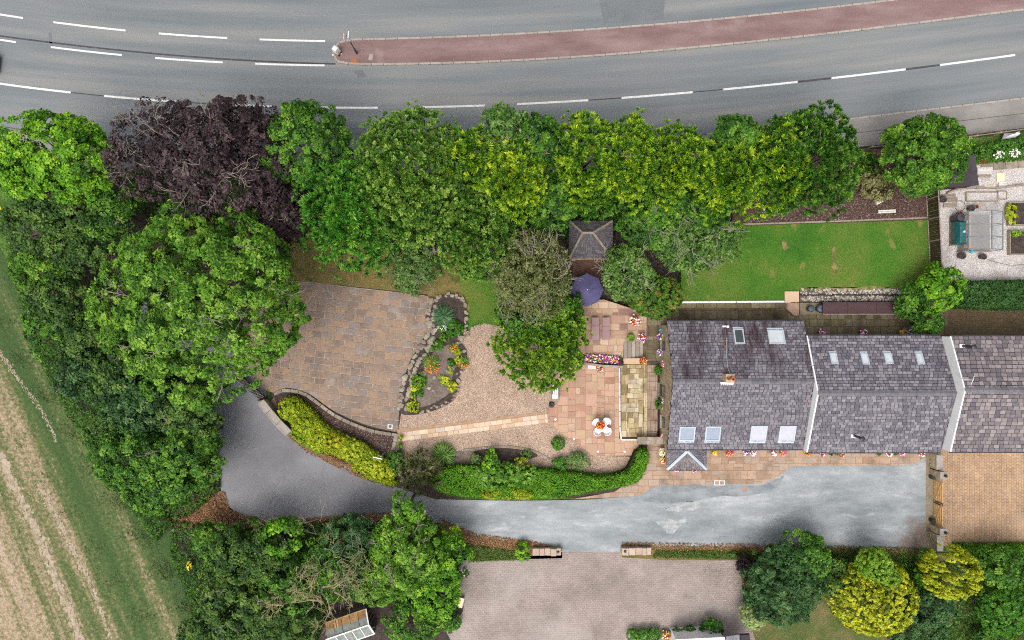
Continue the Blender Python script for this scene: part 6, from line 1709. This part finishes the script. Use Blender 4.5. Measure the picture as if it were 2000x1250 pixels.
t = thing('stone_tiers', 'two long tiers of pale rubble stone between lawn and maroon roof', 'planter', P(1670, 575, 0))
for y0, y1, z in ((563, 575, .8), (577, 589, .62)):
    MB().prism(poly([(1562, y0), (1800, y0), (1800, y1), (1562, y1)], z), 0, z).build('tier', M_darkjoint, t)
    mb = MB()
    xs_, ys_ = scatter(poly([(1564, y0 + 1), (1798, y0 + 1), (1798, y1 - 1), (1564, y1 - 1)], z), 330)
    for a, b2 in zip(xs_, ys_): lump(mb, (a, b2, z + .02), random.uniform(.06, .13), (1, .8, .6))
    o = mb.build('rubble', surf('pale_rubble', [(.16, .14, .12), (.33, .3, .26), (.5, .47, .42)], 2, rand=.8, fine=(9, .2)) if 'pale_rubble' not in bpy.data.materials else bpy.data.materials['pale_rubble'], t); o['kind'] = 'stuff'
for px, r, lab, m_ in ((1579, .26, 'small dark kettle barbecue on the stone platform', M_dark), (1598, .33, 'larger round blue-grey bin beside the maroon roof', M_dark)):
    c = Vector(P(px, 603, .45)); t = thing('patio_bin', lab, 'bin', c)
    MB().lathe(c, [(r * .8, 0), (r, .5), (r * 1.05, .52)], 18).build('body', m_, t, True)
    MB().lathe(c + Vector((0, 0, .52)), [(r * 1.0, 0), (r * .95, .05), (r * .5, .1), (.04, .11)], 18).build('lid', plain('slate_blue_lid', (.06, .085, .11), .4) if 'slate_blue_lid' not in bpy.data.materials else bpy.data.materials['slate_blue_lid'], t, True)
    MB().box(c + Vector((0, -.02, .65)), (.14, .04, .04)).build('handle', M_black, t)
z = 1.25
t = thing('log_store', 'long low store with maroon felt roof behind the middle house', 'store', P(1690, 600, 0))
pl = poly([(1607, 590), (1800, 590), (1800, 613), (1607, 613)], z)
for i, (a, b2) in enumerate(((1607, 1655), (1655, 1712), (1712, 1800))):
    MB().prism(poly([(a + .2, 590), (b2 - .2, 590), (b2 - .2, 613), (a + .2, 613)], z), z - .05, z + .004 * i).build('roof_sheet', M_maroon, t)
MB().prism(poly([(1609, 592), (1798, 592), (1798, 611), (1609, 611)], z), 0, z - .06).build('body', M_wood, t)
MB().prism(poly([(1607, 613), (1800, 613), (1800, 614.5), (1607, 614.5)], z), z - .12, z + .01).build('fascia', M_palewood, t)
# gazebo
ze_, zk_ = 2.5, 3.7
cx0, cx1, cy0, cy1 = PX(1112, ze_), PX(1196, ze_), PY(505, ze_), PY(432, ze_)
rk0, rk1 = Vector((PX(1138, zk_), PY(455, zk_), zk_)), Vector((PX(1158, zk_), PY(455, zk_), zk_))
cA, cB, cC, cD = Vector((cx0, cy0, ze_)), Vector((cx1, cy0, ze_)), Vector((cx1, cy1, ze_)), Vector((cx0, cy1, ze_))
t = thing('gazebo', 'open timber gazebo with grey slate hipped roof among the trees', 'gazebo', ((cx0 + cx1) / 2, (cy0 + cy1) / 2, 0))
mb = MB(); mb.add([cA, cB, cC, cD, rk0, rk1], [(0, 1, 5, 4), (1, 2, 5), (2, 3, 4, 5), (3, 0, 4), (3, 2, 1, 0)])
rf = mb.build('roof', M_felt, t)
M_gslate = surf('lichen_slate', [(.06, .055, .062), (.095, .087, .095), (.14, .128, .132)], .8, rand=.7, fine=(6, .2))
slates(rf, cA, cB, rk1, rk0, M_gslate, .24, .2); slates(rf, cB, cC, rk1 + Vector((0, .02, 0)), rk1, M_gslate, .24, .2)
slates(rf, cD, cA, rk0, rk0 + Vector((0, .02, 0)), M_gslate, .24, .2); slates(rf, cC, cD, rk0, rk1, M_gslate, .24, .2)
for a, b2 in ((cA, rk0), (cB, rk1), (cC, rk1), (cD, rk0), (rk0, rk1)): MB().beam(a + Vector((0, 0, .05)), b2 + Vector((0, 0, .07)), .16, .07).build('hip_tile', M_stone, rf)
MB().beam(cA + Vector((0, -.03, -.06)), cB + Vector((0, -.03, -.06)), .06, .14).build('fascia', M_gatewood, t)
for q in (cA, cB, cC, cD):
    q2 = q.lerp((cA + cC) / 2, .1); MB().beam((q2.x, q2.y, .02), (q2.x, q2.y, ze_), .14, .14).build('post', M_wood, t)
pl = poly([(1118, 470), (1175, 470), (1175, 545), (1118, 545)], .5); t2_ = MB().prism(pl, 0, .5).build('deck', surf('red_decking', [(.09, .05, .035), (.14, .08, .058)], 1.5, fine=(9, .25)), t)
# parasol
c = Vector(P(1147, 566, 2.4)); t = thing('parasol', 'violet eight-sided garden parasol between birch and magnolia', 'parasol', (c.x, c.y, .5))
MB().tube([(c.x, c.y, .5), (c.x, c.y, 2.75)], .03, 8).build('pole', M_white, t)
MB().lathe((c.x, c.y, .5), [(.25, 0), (.25, .06), (.05, .1)], 14).build('base', M_stone, t)
rp_ = 1.3
top = Vector((c.x, c.y, 2.75))
for k in range(8):
    a0, a1 = k * math.pi / 4, (k + 1) * math.pi / 4
    p0 = Vector((c.x + rp_ * math.cos(a0), c.y + rp_ * math.sin(a0), 2.22)); p1 = Vector((c.x + rp_ * math.cos(a1), c.y + rp_ * math.sin(a1), 2.22))
    md = (p0 + p1) / 2 * 1.0 + (top - (p0 + p1) / 2) * .06
    MB().add([top, p0, md, p1, p0 - Vector((0, 0, .12)), p1 - Vector((0, 0, .12))], [(0, 1, 2), (0, 2, 3), (1, 4, 5, 3, 2)]).build('canopy_panel', M_purple, t)
    MB().tube([top - Vector((0, 0, .03)), p0 - Vector((0, 0, .03))], .012, 4).build('rib', M_white, t)
# fence between lawn and gravel yard
t = thing('yard_fence', 'dark brown boarded fence with pale posts between lawn and gravel yard', 'fence', P(1813, 460, LZ))
fy = [370, 390, 429, 472, 517, 553]
for i in range(len(fy) - 1):
    a, b2 = Vector(P(1809 + (fy[i] - 370) * .05, fy[i], LZ)), Vector(P(1809 + (fy[i + 1] - 370) * .05, fy[i + 1], LZ))
    n = max(3, int((b2 - a).length / .14))
    for k in range(n):
        q = a.lerp(b2, (k + .5) / n)
        MB().box((q.x + .03 * (k % 2), q.y, LZ + .8), (.022, .125, 1.55)).build('board', M_wood, t)
    MB().box((b2.x - .04, b2.y, LZ + .8), (.09, .09, 1.6)).build('post', M_palewood, t)
    for z in (.06, 1.58): MB().beam((a.x - .03, a.y, LZ + z), (b2.x - .03, b2.y, LZ + z), .07, .06).build('rail', M_palewood, t)
# footway fence on the right
t = thing('footway_fence', 'brown rail fence along the footway at the right edge', 'fence', P(1950, 265, .1))
pts_ = [(1690, 293), (1745, 290), (1890, 272), (1935, 266), (2000, 257), (2080, 248), (2200, 232)]
for i in range(len(pts_) - 1):
    a, b2 = Vector(P(*pts_[i], 0)), Vector(P(*pts_[i + 1], 0))
    for z in (.35, .75, 1.1): MB().beam(a + Vector((0, 0, z)), b2 + Vector((0, 0, z)), .05, .13).build('rail', M_palewood if z > 1 else M_wood, t)
    MB().beam(a + Vector((0, 0, 0)), a + Vector((0, 0, 1.2)), .12, .12).build('post', M_palewood, t)
# black shed roof
z = 2.0
c = P(1885, 335, 0); t = thing('felt_shed', 'small shed with black felt roof beside the round roadside tree', 'shed', c)
pl = poly([(1848, 366), (1912, 362), (1905, 302), (1852, 306)], z)
MB().prism(pl, z - .06, z).build('roof', M_felt, t)
cen = np.mean(pl, 0); MB().prism([tuple(cen + (np.array(p) - cen) * .93) for p in pl], .1, z - .06).build('wall', M_wood, t)
# sleepers and frames in the gravel yard
def frame(lab, px0, px1, py0, py1, z0, h, soil=None, plants=None, mat=None):
    c = P((px0 + px1) / 2, (py0 + py1) / 2, z0); t = thing('raised_bed', lab, 'raised bed', c)
    x0_, x1_, y0_, y1_ = PX(px0, z0), PX(px1, z0), PY(py1, z0), PY(py0, z0)
    for a, b2 in (((x0_, y0_), (x1_, y0_)), ((x1_, y0_), (x1_, y1_)), ((x1_, y1_), (x0_, y1_)), ((x0_, y1_), (x0_, y0_))):
        MB().beam((*a, z0 + h / 2), (*b2, z0 + h / 2), .07, h).build('board', mat or M_palewood, t)
    MB().prism([(x0_ + .04, y0_ + .04), (x1_ - .04, y0_ + .04), (x1_ - .04, y1_ - .04), (x0_ + .04, y1_ - .04)], z0 - .1, z0 + h * .75).build('soil', soil or M_soil, t)
    return t
frame('upper raised bed of dark soil with lime salad leaves at the right edge', 1965, 2060, 397, 440, .3, .35)
frame('lower raised bed of bare dark soil at the right edge', 1967, 2060, 452, 497, .3, .35)
frame('empty gravel-filled timber frame in the yard', 1886, 1946, 376, 393, .3, .15, M_greygravel)
frame('small empty timber frame in the yard', 1947, 1964, 374, 389, .3, .15, M_greygravel)
tree('salad_leaves', 'lime green salad leaves in the upper raised bed', 1978, 418, 10, 22, 1.0, dict(K_lime, mat=K_privet['mat']), rz=.3, base=.6, trunk=False, cat='plant')
tree('salad_leaves', 'pale green seedlings along the lower raised bed', 1990, 455, 16, 5, .9, dict(K_lime), rz=.25, base=.55, trunk=False, cat='plant')
for i, (px, py, w_, h_, mat, lab) in enumerate([(1923, 331, 1.2, .3, M_whitestone, 'pale slatted bench plank nearest the black shed'), (1920, 338, 1.1, .25, M_whitestone, 'second pale plank beside the black shed'), (1922, 344, 1.0, .2, M_palewood, 'third pale plank beside the black shed'), (1953, 347, .62, .75, M_creampaint, 'cream paving slab lying in the yard'), (1957, 361, .62, .5, M_whitestone, 'pink-grey slab below the cream one'), (1932, 366, .85, .28, M_creampaint, 'yellowish timber offcut in the yard'), (1852, 384, 1.1, .35, M_palewood, 'upper grey sleeper by the yard fence'), (1856, 391, 1.1, .3, M_palewood, 'middle grey sleeper by the yard fence'), (1855, 401, 1.1, .35, M_palewood, 'lower grey sleeper by the yard fence')]):
    c = Vector(P(px, py, .3))
    t = thing('yard_plank', lab, 'plank', c)
    n = 3
    for k in range(n): MB().box(c + Vector((0, (k - 1) * h_ / n, .05)), (w_, h_ / n - .012, .09), rz=.02).build('board', mat, t)
t = thing('sleeper_edge', 'curved dark and pale timber edging across the yard', 'edging', P(1900, 372, .3))
kerbs(spline([(1842, 380), (1860, 372), (1890, 369), (1940, 369), (2000, 362), (2080, 355)], 4), .12, .3, .25, M_palewood, t, 'edging_board', .8)
t = thing('concrete_edge', 'straight concrete edging strip at the top of the yard', 'edging', P(1950, 322, .3))
kerbs([(1910, 325), (2000, 318), (2080, 312)], .9, .12, .25, M_stone, t, 'edging_slab', 1.0)
# greenhouse
Z0 = .3
gxl, gxk, gxr = 36.0, 37.35, 38.7; gy0, gy1 = 5.55, 8.55; eh, kh = 1.75, 2.45
t = thing('greenhouse', 'small aluminium glass greenhouse in the gravel yard', 'greenhouse', (gxk, (gy0 + gy1) / 2, Z0))
M_gpane = glassmat('greenhouse_glass', (.5, .54, .55), .06, .28)
M_alu = plain('aluminium', (.16, .165, .17), .5, .4)
for k in range(3):
    y0_, y1_ = gy0 + k, gy0 + k + 1
    for xe in (gxl, gxr):
        MB().add([(xe, y0_ + .02, eh), (xe, y1_ - .02, eh), (gxk, y1_ - .02, kh), (gxk, y0_ + .02, kh)], [(0, 1, 2, 3)]).build('roof_pane', M_gpane, t)
        MB().add([(xe, y0_ + .02, Z0 + .2), (xe, y1_ - .02, Z0 + .2), (xe, y1_ - .02, eh), (xe, y0_ + .02, eh)], [(0, 1, 2, 3)]).build('wall_pane', M_gpane, t)
for k in range(4):
    y = gy0 + k
    for xe in (gxl, gxr):
        MB().beam((xe, y, eh), (gxk, y, kh), .06, .05).build('glazing_bar', M_alu, t); MB().beam((xe, y, Z0), (xe, y, eh), .035, .035).build('glazing_bar', M_alu, t)
for a, b2 in (((gxl, gy0, eh), (gxl, gy1, eh)), ((gxr, gy0, eh), (gxr, gy1, eh)), ((gxk, gy0, kh), (gxk, gy1, kh))): MB().beam(a, b2, .07, .06).build('purlin', M_alu, t)
MB().add([(gxl, gy0, Z0 + .2), (gxr, gy0, Z0 + .2), (gxr, gy0, eh), (gxk, gy0, kh), (gxl, gy0, eh)], [(0, 1, 2, 3, 4)]).build('end_pane', M_gpane, t)
MB().beam((gxl, gy0, Z0 + .1), (gxr, gy0, Z0 + .1), .1, .2).build('plinth', M_stone, t); MB().beam((gxl, gy1, Z0 + .1), (gxr, gy1, Z0 + .1), .1, .2).build('plinth', M_stone, t)
MB().prism([(gxl + .05, gy0 + .05), (gxr - .05, gy0 + .05), (gxr - .05, gy1 - .05), (gxl + .05, gy1 - .05)], Z0 - .02, Z0 + .03).build('floor', M_paleSoil, t)
MB().box((gxl + .4, (gy0 + gy1) / 2, Z0 + .7), (.6, 2.6, .05)).build('staging', M_palewood, t)
for k, (dx, dy, m_) in enumerate(((.3, .5, M_terracotta), (.45, 1.1, M_potgrey), (.3, 2.3, M_whitestone), (.5, 2.6, M_terracotta))):
    MB().lathe((gxl + dx, gy0 + dy, Z0 + .73), [(.09, 0), (.13, .2), (.1, .2), (.08, .12)], 10).build('seed_pot', m_, t)
# oil tank, butt, pots
c = Vector(P(1863, 457, .3)); t = thing('oil_tank', 'teal plastic oil tank beside the greenhouse', 'tank', c)
mb = MB(); pr_ = [(-.95, -.38), (.95, -.38), (.95, .38), (-.95, .38)]
mb.add([(c.x + y * .95, c.y + x * .95, .42) for x, y in pr_] + [(c.x + y, c.y + x, 1.05) for x, y in pr_] + [(c.x + y * .55, c.y + x * .85, 1.45) for x, y in pr_], [(3, 2, 1, 0), (8, 9, 10, 11)] + [(i + k, (i + 1) % 4 + k, (i + 1) % 4 + 4 + k, i + 4 + k) for k in (0, 4) for i in range(4)])
mb.build('body', M_teal, t, bevel=.05)
for k in (-.4, .1, .5): MB().box((c.x, c.y + k, 1.46), (.44, .05, .03)).build('rib', M_teal, t)
MB().lathe((c.x + .05, c.y + .05, 1.45), [(.1, 0), (.1, .1), (.03, .12)], 10).build('filler_cap', M_lead, t)
MB().box((c.x, c.y, .36), (.8, 2.0, .12)).build('plinth', M_stone, t)
c = Vector(P(1861, 428, .3)); t = thing('water_butt', 'black water butt at the corner of the greenhouse', 'water butt', c)
MB().lathe(c, [(.3, 0), (.36, .5), (.32, .95), (.33, 1.0), (.2, 1.02)], 18).build('body', M_black, t, True); MB().lathe(c + Vector((0, 0, 1.0)), [(.31, 0), (.31, .04), (.05, .06)], 18).build('lid', M_dark, t)
for px, py, r, mat, lab in ((1891, 408, .24, M_dark, 'large black plant pot behind the greenhouse'), (1901, 405, .16, M_terracotta, 'small terracotta pot behind the greenhouse'), (1870, 418, .17, M_terracotta, 'terracotta pot beside the water butt'), (1836, 391, .26, M_dark, 'dark round pot with white rim at the yard fence'), (1873, 500, .28, M_dark, 'brown planted pot at the greenhouse corner'), (1914, 502, .24, M_dark, 'dark pot before the greenhouse door')):
    c = Vector(P(px, py, .3)); t = thing('plant_pot', lab, 'pot', c)
    MB().lathe(c, [(r * .7, 0), (r, .42), (r * 1.06, .42), (r * 1.06, .48), (r * .9, .48), (r * .85, .35)], 14).build('body', mat, t, True)
    MB().lathe(c, [(r * .84, .33), (r * .84, .36)], 12).build('compost', M_soil, t)
c = Vector(P(1904, 490, .9)); t = thing('watering_can', 'blue watering can by the greenhouse door', 'watering can', (c.x, c.y, .3))
MB().lathe((c.x, c.y, .3), [(.13, 0), (.13, .28), (.1, .32)], 12).build('body', M_blueplastic, t); MB().tube([(c.x + .1, c.y, .38), (c.x + .34, c.y + .03, .66)], .025, 6).build('spout', M_blueplastic, t)
MB().tube([(c.x - .12, c.y, .36), (c.x - .24, c.y, .5), (c.x - .05, c.y, .66)], .018, 6).build('handle', M_blueplastic, t)
tree('red_flower_shrub', 'red-leaved flowering shrub at the top of the gravel yard', 1922, 307, 15, 12, 1.0, dict(K_pot, L=.16, W=.11, clump=.18, mat=LM('red_petal_leaf', [(.2, .02, .02), (.42, .06, .07), (.6, .14, .15)])), rz=.4, base=.3, trunk=False, cat='shrub')
for px, py, lab in ((1952, 303, 'white flower cluster nearest the red shrub'), (1982, 299, 'white flower cluster near the right edge border')):
    t = thing('white_blooms', lab, 'flowers', P(px, py, .3)); tuft(t, P(px, py, 1.2), .4, K_pot); blossoms(t, P(px, py, 1.28), (.45, .35, .25), 'white', 45, .15)
c = Vector(P(1980, 262, .9)); t = thing('white_boat_cover', 'white and grey tarpaulin lying inside the footway fence', 'tarpaulin', (c.x, c.y, .3))
MB().add([c + Vector(p) for p in ((-.6, -.3, -.5), (.5, -.15, -.5), (.5, .25, -.5), (-.4, .2, -.5), (-.4, -.1, .05), (.45, 0, .1), (.4, .2, .05))], [(0, 1, 5, 4), (1, 2, 6, 5), (2, 3, 4, 6), (3, 0, 4), (4, 5, 6)]).build('sheet', M_white, t)
MB().tube([c + Vector((-.5, -.25, -.45)), c + Vector((-.4, -.05, .07)), c + Vector((.42, .1, .1))], .015, 5).build('cord', M_dark, t)
# ------------------------------------------------------------------ lower edge things
gc = Vector(P(690, 1213, 0)); rot = Matrix.Rotation(R(19), 3, 'Z')
t = thing('derelict_greenhouse', 'derelict leaning greenhouse with rotting orange roof at the bottom edge', 'greenhouse', gc)
def gw(x, y, z): return gc + rot @ Vector((x, y, z))
HL, HW, eh, kh = 1.7, 1.05, 1.35, 1.95
M_rot = surf('rotting_board', [(.12, .07, .04), (.3, .16, .07), (.45, .27, .12)], 2.5, rand=.5, fine=(9, .4))
M_old = plain('dirty_glass', (.20, .22, .20), .25, .5, var=.35, scale=4)
for k in range(5):
    x0_, x1_ = -HL + k * .68, -HL + (k + 1) * .68
    MB().add([gw(x0_ + .02, HW, eh), gw(x1_ - .02, HW, eh), gw(x1_ - .02, HW * .5, (eh + kh) / 2), gw(x0_ + .02, HW * .5, (eh + kh) / 2)], [(3, 2, 1, 0)]).build('roof_board', M_rot, t)
    MB().add([gw(x0_ + .02, HW * .5, (eh + kh) / 2), gw(x1_ - .02, HW * .5, (eh + kh) / 2), gw(x1_ - .02, 0, kh), gw(x0_ + .02, 0, kh)], [(3, 2, 1, 0)]).build('roof_pane', M_old, t)
    MB().add([gw(x0_ + .02, -HW, eh), gw(x1_ - .02, -HW, eh), gw(x1_ - .02, 0, kh), gw(x0_ + .02, 0, kh)], [(0, 1, 2, 3)]).build('roof_pane', M_old, t)
    MB().beam(gw(x1_, -HW, eh + .02), gw(x1_, 0, kh + .02), .05, .04).build('glazing_bar', M_white, t)
    for s in (-HW, HW): MB().add([gw(x0_, s, .1), gw(x1_, s, .1), gw(x1_, s, eh), gw(x0_, s, eh)], [(0, 1, 2, 3)]).build('wall_pane', M_old, t)
MB().beam(gw(-HL - .1, 0, kh + .04), gw(HL + .1, 0, kh + .04), .08, .07).build('ridge', M_white, t)
for s in (-HW, HW): MB().beam(gw(HL + .05, s, eh), gw(HL + .05, 0, kh), .09, .07).build('barge_board', M_white, t); MB().beam(gw(-HL, s, eh), gw(HL, s, eh), .07, .07).build('eaves_board', M_white if s < 0 else M_rot, t)
for k in range(6): MB().beam(gw(HL, -.9 + k * .36, .05), gw(HL, -.9 + k * .36, eh + .2), .05, .05).build('stud', M_palewood, t)
for k in range(2): MB().beam(gw(-.9 + .22 * k, HW + .03, eh + .03), gw(-.9 + .22 * k, HW * .5, (eh + kh) / 2 + .05), .13, .04).build('fallen_plank', M_gatewood, t)
c = Vector(P(898, 1172, .03)); t = thing('cream_chest', 'cream lidded box at the edge of the block drive', 'box', c)
MB().box(c + Vector((0, 0, .2)), (.6, .75, .4), rz=R(-14)).build('body', M_palewood, t); MB().box(c + Vector((-.01, -.01, .43)), (.66, .8, .06), rz=R(-14)).build('lid', M_creampaint, t, bevel=.015)
pot('dark pot behind the cream box', 881, 1166, .03, 7, [], K=dict(K_pot, mat=K_copper['mat']))
t = thing('white_blooms', 'white flowers on the bush beside the block drive', 'flowers', P(890, 1122, .8)); tuft(t, P(890, 1122, 1.5), .5, K_pot); blossoms(t, P(890, 1122, 1.6), (.75, .55, .3), 'white', 60, .16)
t = thing('white_blooms', 'white blossom on the olive shrub beside the lower lawn', 'flowers', P(1611, 1106, .8)); tuft(t, P(1611, 1106, 1.9), .35, K_pot); blossoms(t, P(1611, 1106, 2.0), (.4, .5, .3), 'white', 26, .15)
tree('yellow_green_clump', 'bright yellow-green clump left of the wing wall', 1022, 1080, 15, 18, 1.0, dict(K_maple, L=.2, W=.13, clump=.25), rz=.45, trunk=False, cat='plant')
tree('yellow_green_clump', 'yellow-tipped clump on the verge by the maroon shrub', 1440, 1085, 16, 9, .6, dict(K_pale, clump=.2), rz=.3, trunk=False, cat='plant')
pot('red and yellow flowers in the gap of the box ball row', 1300, 1240, .0, 9, [('red', 2), ('yellow', 1), ('white', 1)], size=.1, name='flower_clump')
t = thing('bungalow', 'edge of a low building with white fascia and grey roof at the bottom', 'building', P(1380, 1290, 0))
z = 2.4
MB().prism(poly([(1322, 1252), (1415, 1248), (1420, 1400), (1322, 1400)], z), 0, z).build('wall', M_render, t)
MB().prism(poly([(1320, 1249), (1415, 1244.5), (1417, 1253), (1320, 1257)], z + .1), z, z + .1).build('fascia', M_white, t)
for a, b2 in ((1418, 1444), (1446, 1464)): MB().prism(poly([(a, 1243 - (a - 1418) * .1), (b2, 1239), (b2 + 8, 1400), (a, 1400)], z), z - .2, z + .04).build('roof_sheet', M_slate2 if a < 1440 else M_felt, t)
# yellow ragwort in the field, small litter bits
t = thing('ragwort', 'yellow ragwort flowers at the field edge', 'flowers', P(370, 1105, 0)); tuft(t, P(370, 1105, .5), .3, K_pot); blossoms(t, P(370, 1105, .6), (.22, .4, .2), 'yellow', 30, .13)
t = thing('ragwort', 'yellow flower at the left edge above the field', 'flowers', P(2, 410, 0)); tuft(t, P(2, 410, 1.3), .25, K_pot); blossoms(t, P(2, 410, 1.4), (.2, .25, .2), 'yellow', 20, .13)
# ------------------------------------------------------------------ odds and ends
c = Vector(P(1494, 412, .9)); t = thing('garden_rake', 'pale blue long-handled rake lying on the bark border', 'rake', c)
MB().beam(c + Vector((-.3, -.35, .04)), c + Vector((.1, .05, .05)), .04, .04).build('handle', M_lead, t)
MB().beam(c + Vector((-.15, .08, .06)), c + Vector((.5, .1, .06)), .14, .05).build('head', plain('pale_blue_paint', (.35, .5, .58), .5), t)
for px, py, l, a, lab in ((1732, 413, 1.4, .04, 'long pale plank lying on the bark border near the fence'), (1718, 394, .6, .5, 'short broken plank below the yellowish shrub')):
    c = Vector(P(px, py, .9)); t = thing('loose_plank', lab, 'plank', c)
    for k in (-1, 1): MB().box(c + Vector((0, k * .07, .02)), (l, .12, .05), rz=a).build('board', M_whitestone, t)
for px, py, a, l, lab in ((1540, 415, .7, 1.6, 'thin cane lying on the bark border near the golden row'), (1632, 392, -.55, 2.0, 'long bare twig on the bark border'), (1785, 380, .2, .9, 'forked pale twig on the bark border by the fence')):
    c = Vector(P(px, py, .9)); t = thing('fallen_twig', lab, 'twig', c)
    d_ = Vector((math.cos(a), math.sin(a), 0))
    MB().tube([c - d_ * l / 2, c + Vector((0, .03, .03)), c + d_ * l / 2], [.022, .018, .01], 5).build('stem', M_branch, t)
    MB().tube([c, c + Vector((d_.x * .3 - d_.y * .2, d_.y * .3 + d_.x * .2, .03))], [.015, .008], 4).build('side_shoot', M_branch, t)
c = Vector(P(762, 833, .055)); t = thing('drain_plate', 'small dark drain plate at the lower corner of the parking court', 'drain', c)
MB().box(c, (.42, .36, .02), rz=R(-6)).build('frame', M_whitestone, t); MB().lathe(c + Vector((0, 0, .011)), [(.13, 0), (.13, .008), (.08, .01)], 12).build('cover', M_dark, t)
ring_c = Vector(P(1875, 402, .32)); t = thing('wire_hoop', 'thin dark wire hoop lying in the gravel yard', 'hoop', ring_c)
MB().tube([ring_c + Vector((.42 * math.cos(k * .314), .42 * math.sin(k * .314), 0)) for k in range(21)], .018, 5).build('wire', M_dark, t)
hs = [P(x, y, .32) for x, y in spline([(1925, 505), (1945, 512), (1975, 518), (2000, 516), (2030, 512)], 6)]
t = thing('garden_hose', 'thin hose curling over the gravel below the greenhouse', 'hose', hs[0])
MB().tube(hs, .02, 5).build('hose', M_potgrey, t)
MB().tube([hs[0], (hs[0][0] - .12, hs[0][1] + .02, .34)], .03, 6).build('nozzle', M_black, t)
MB().prism(poly(spline([(868, 1180), (890, 1165), (905, 1180), (900, 1200), (880, 1202), (862, 1196)], 5, True)), 0, .034).build('bare_earth', M_soil, bd3)
print('LEAVES', LEAF_COUNT[0], 'OBJECTS', len(bpy.data.objects))
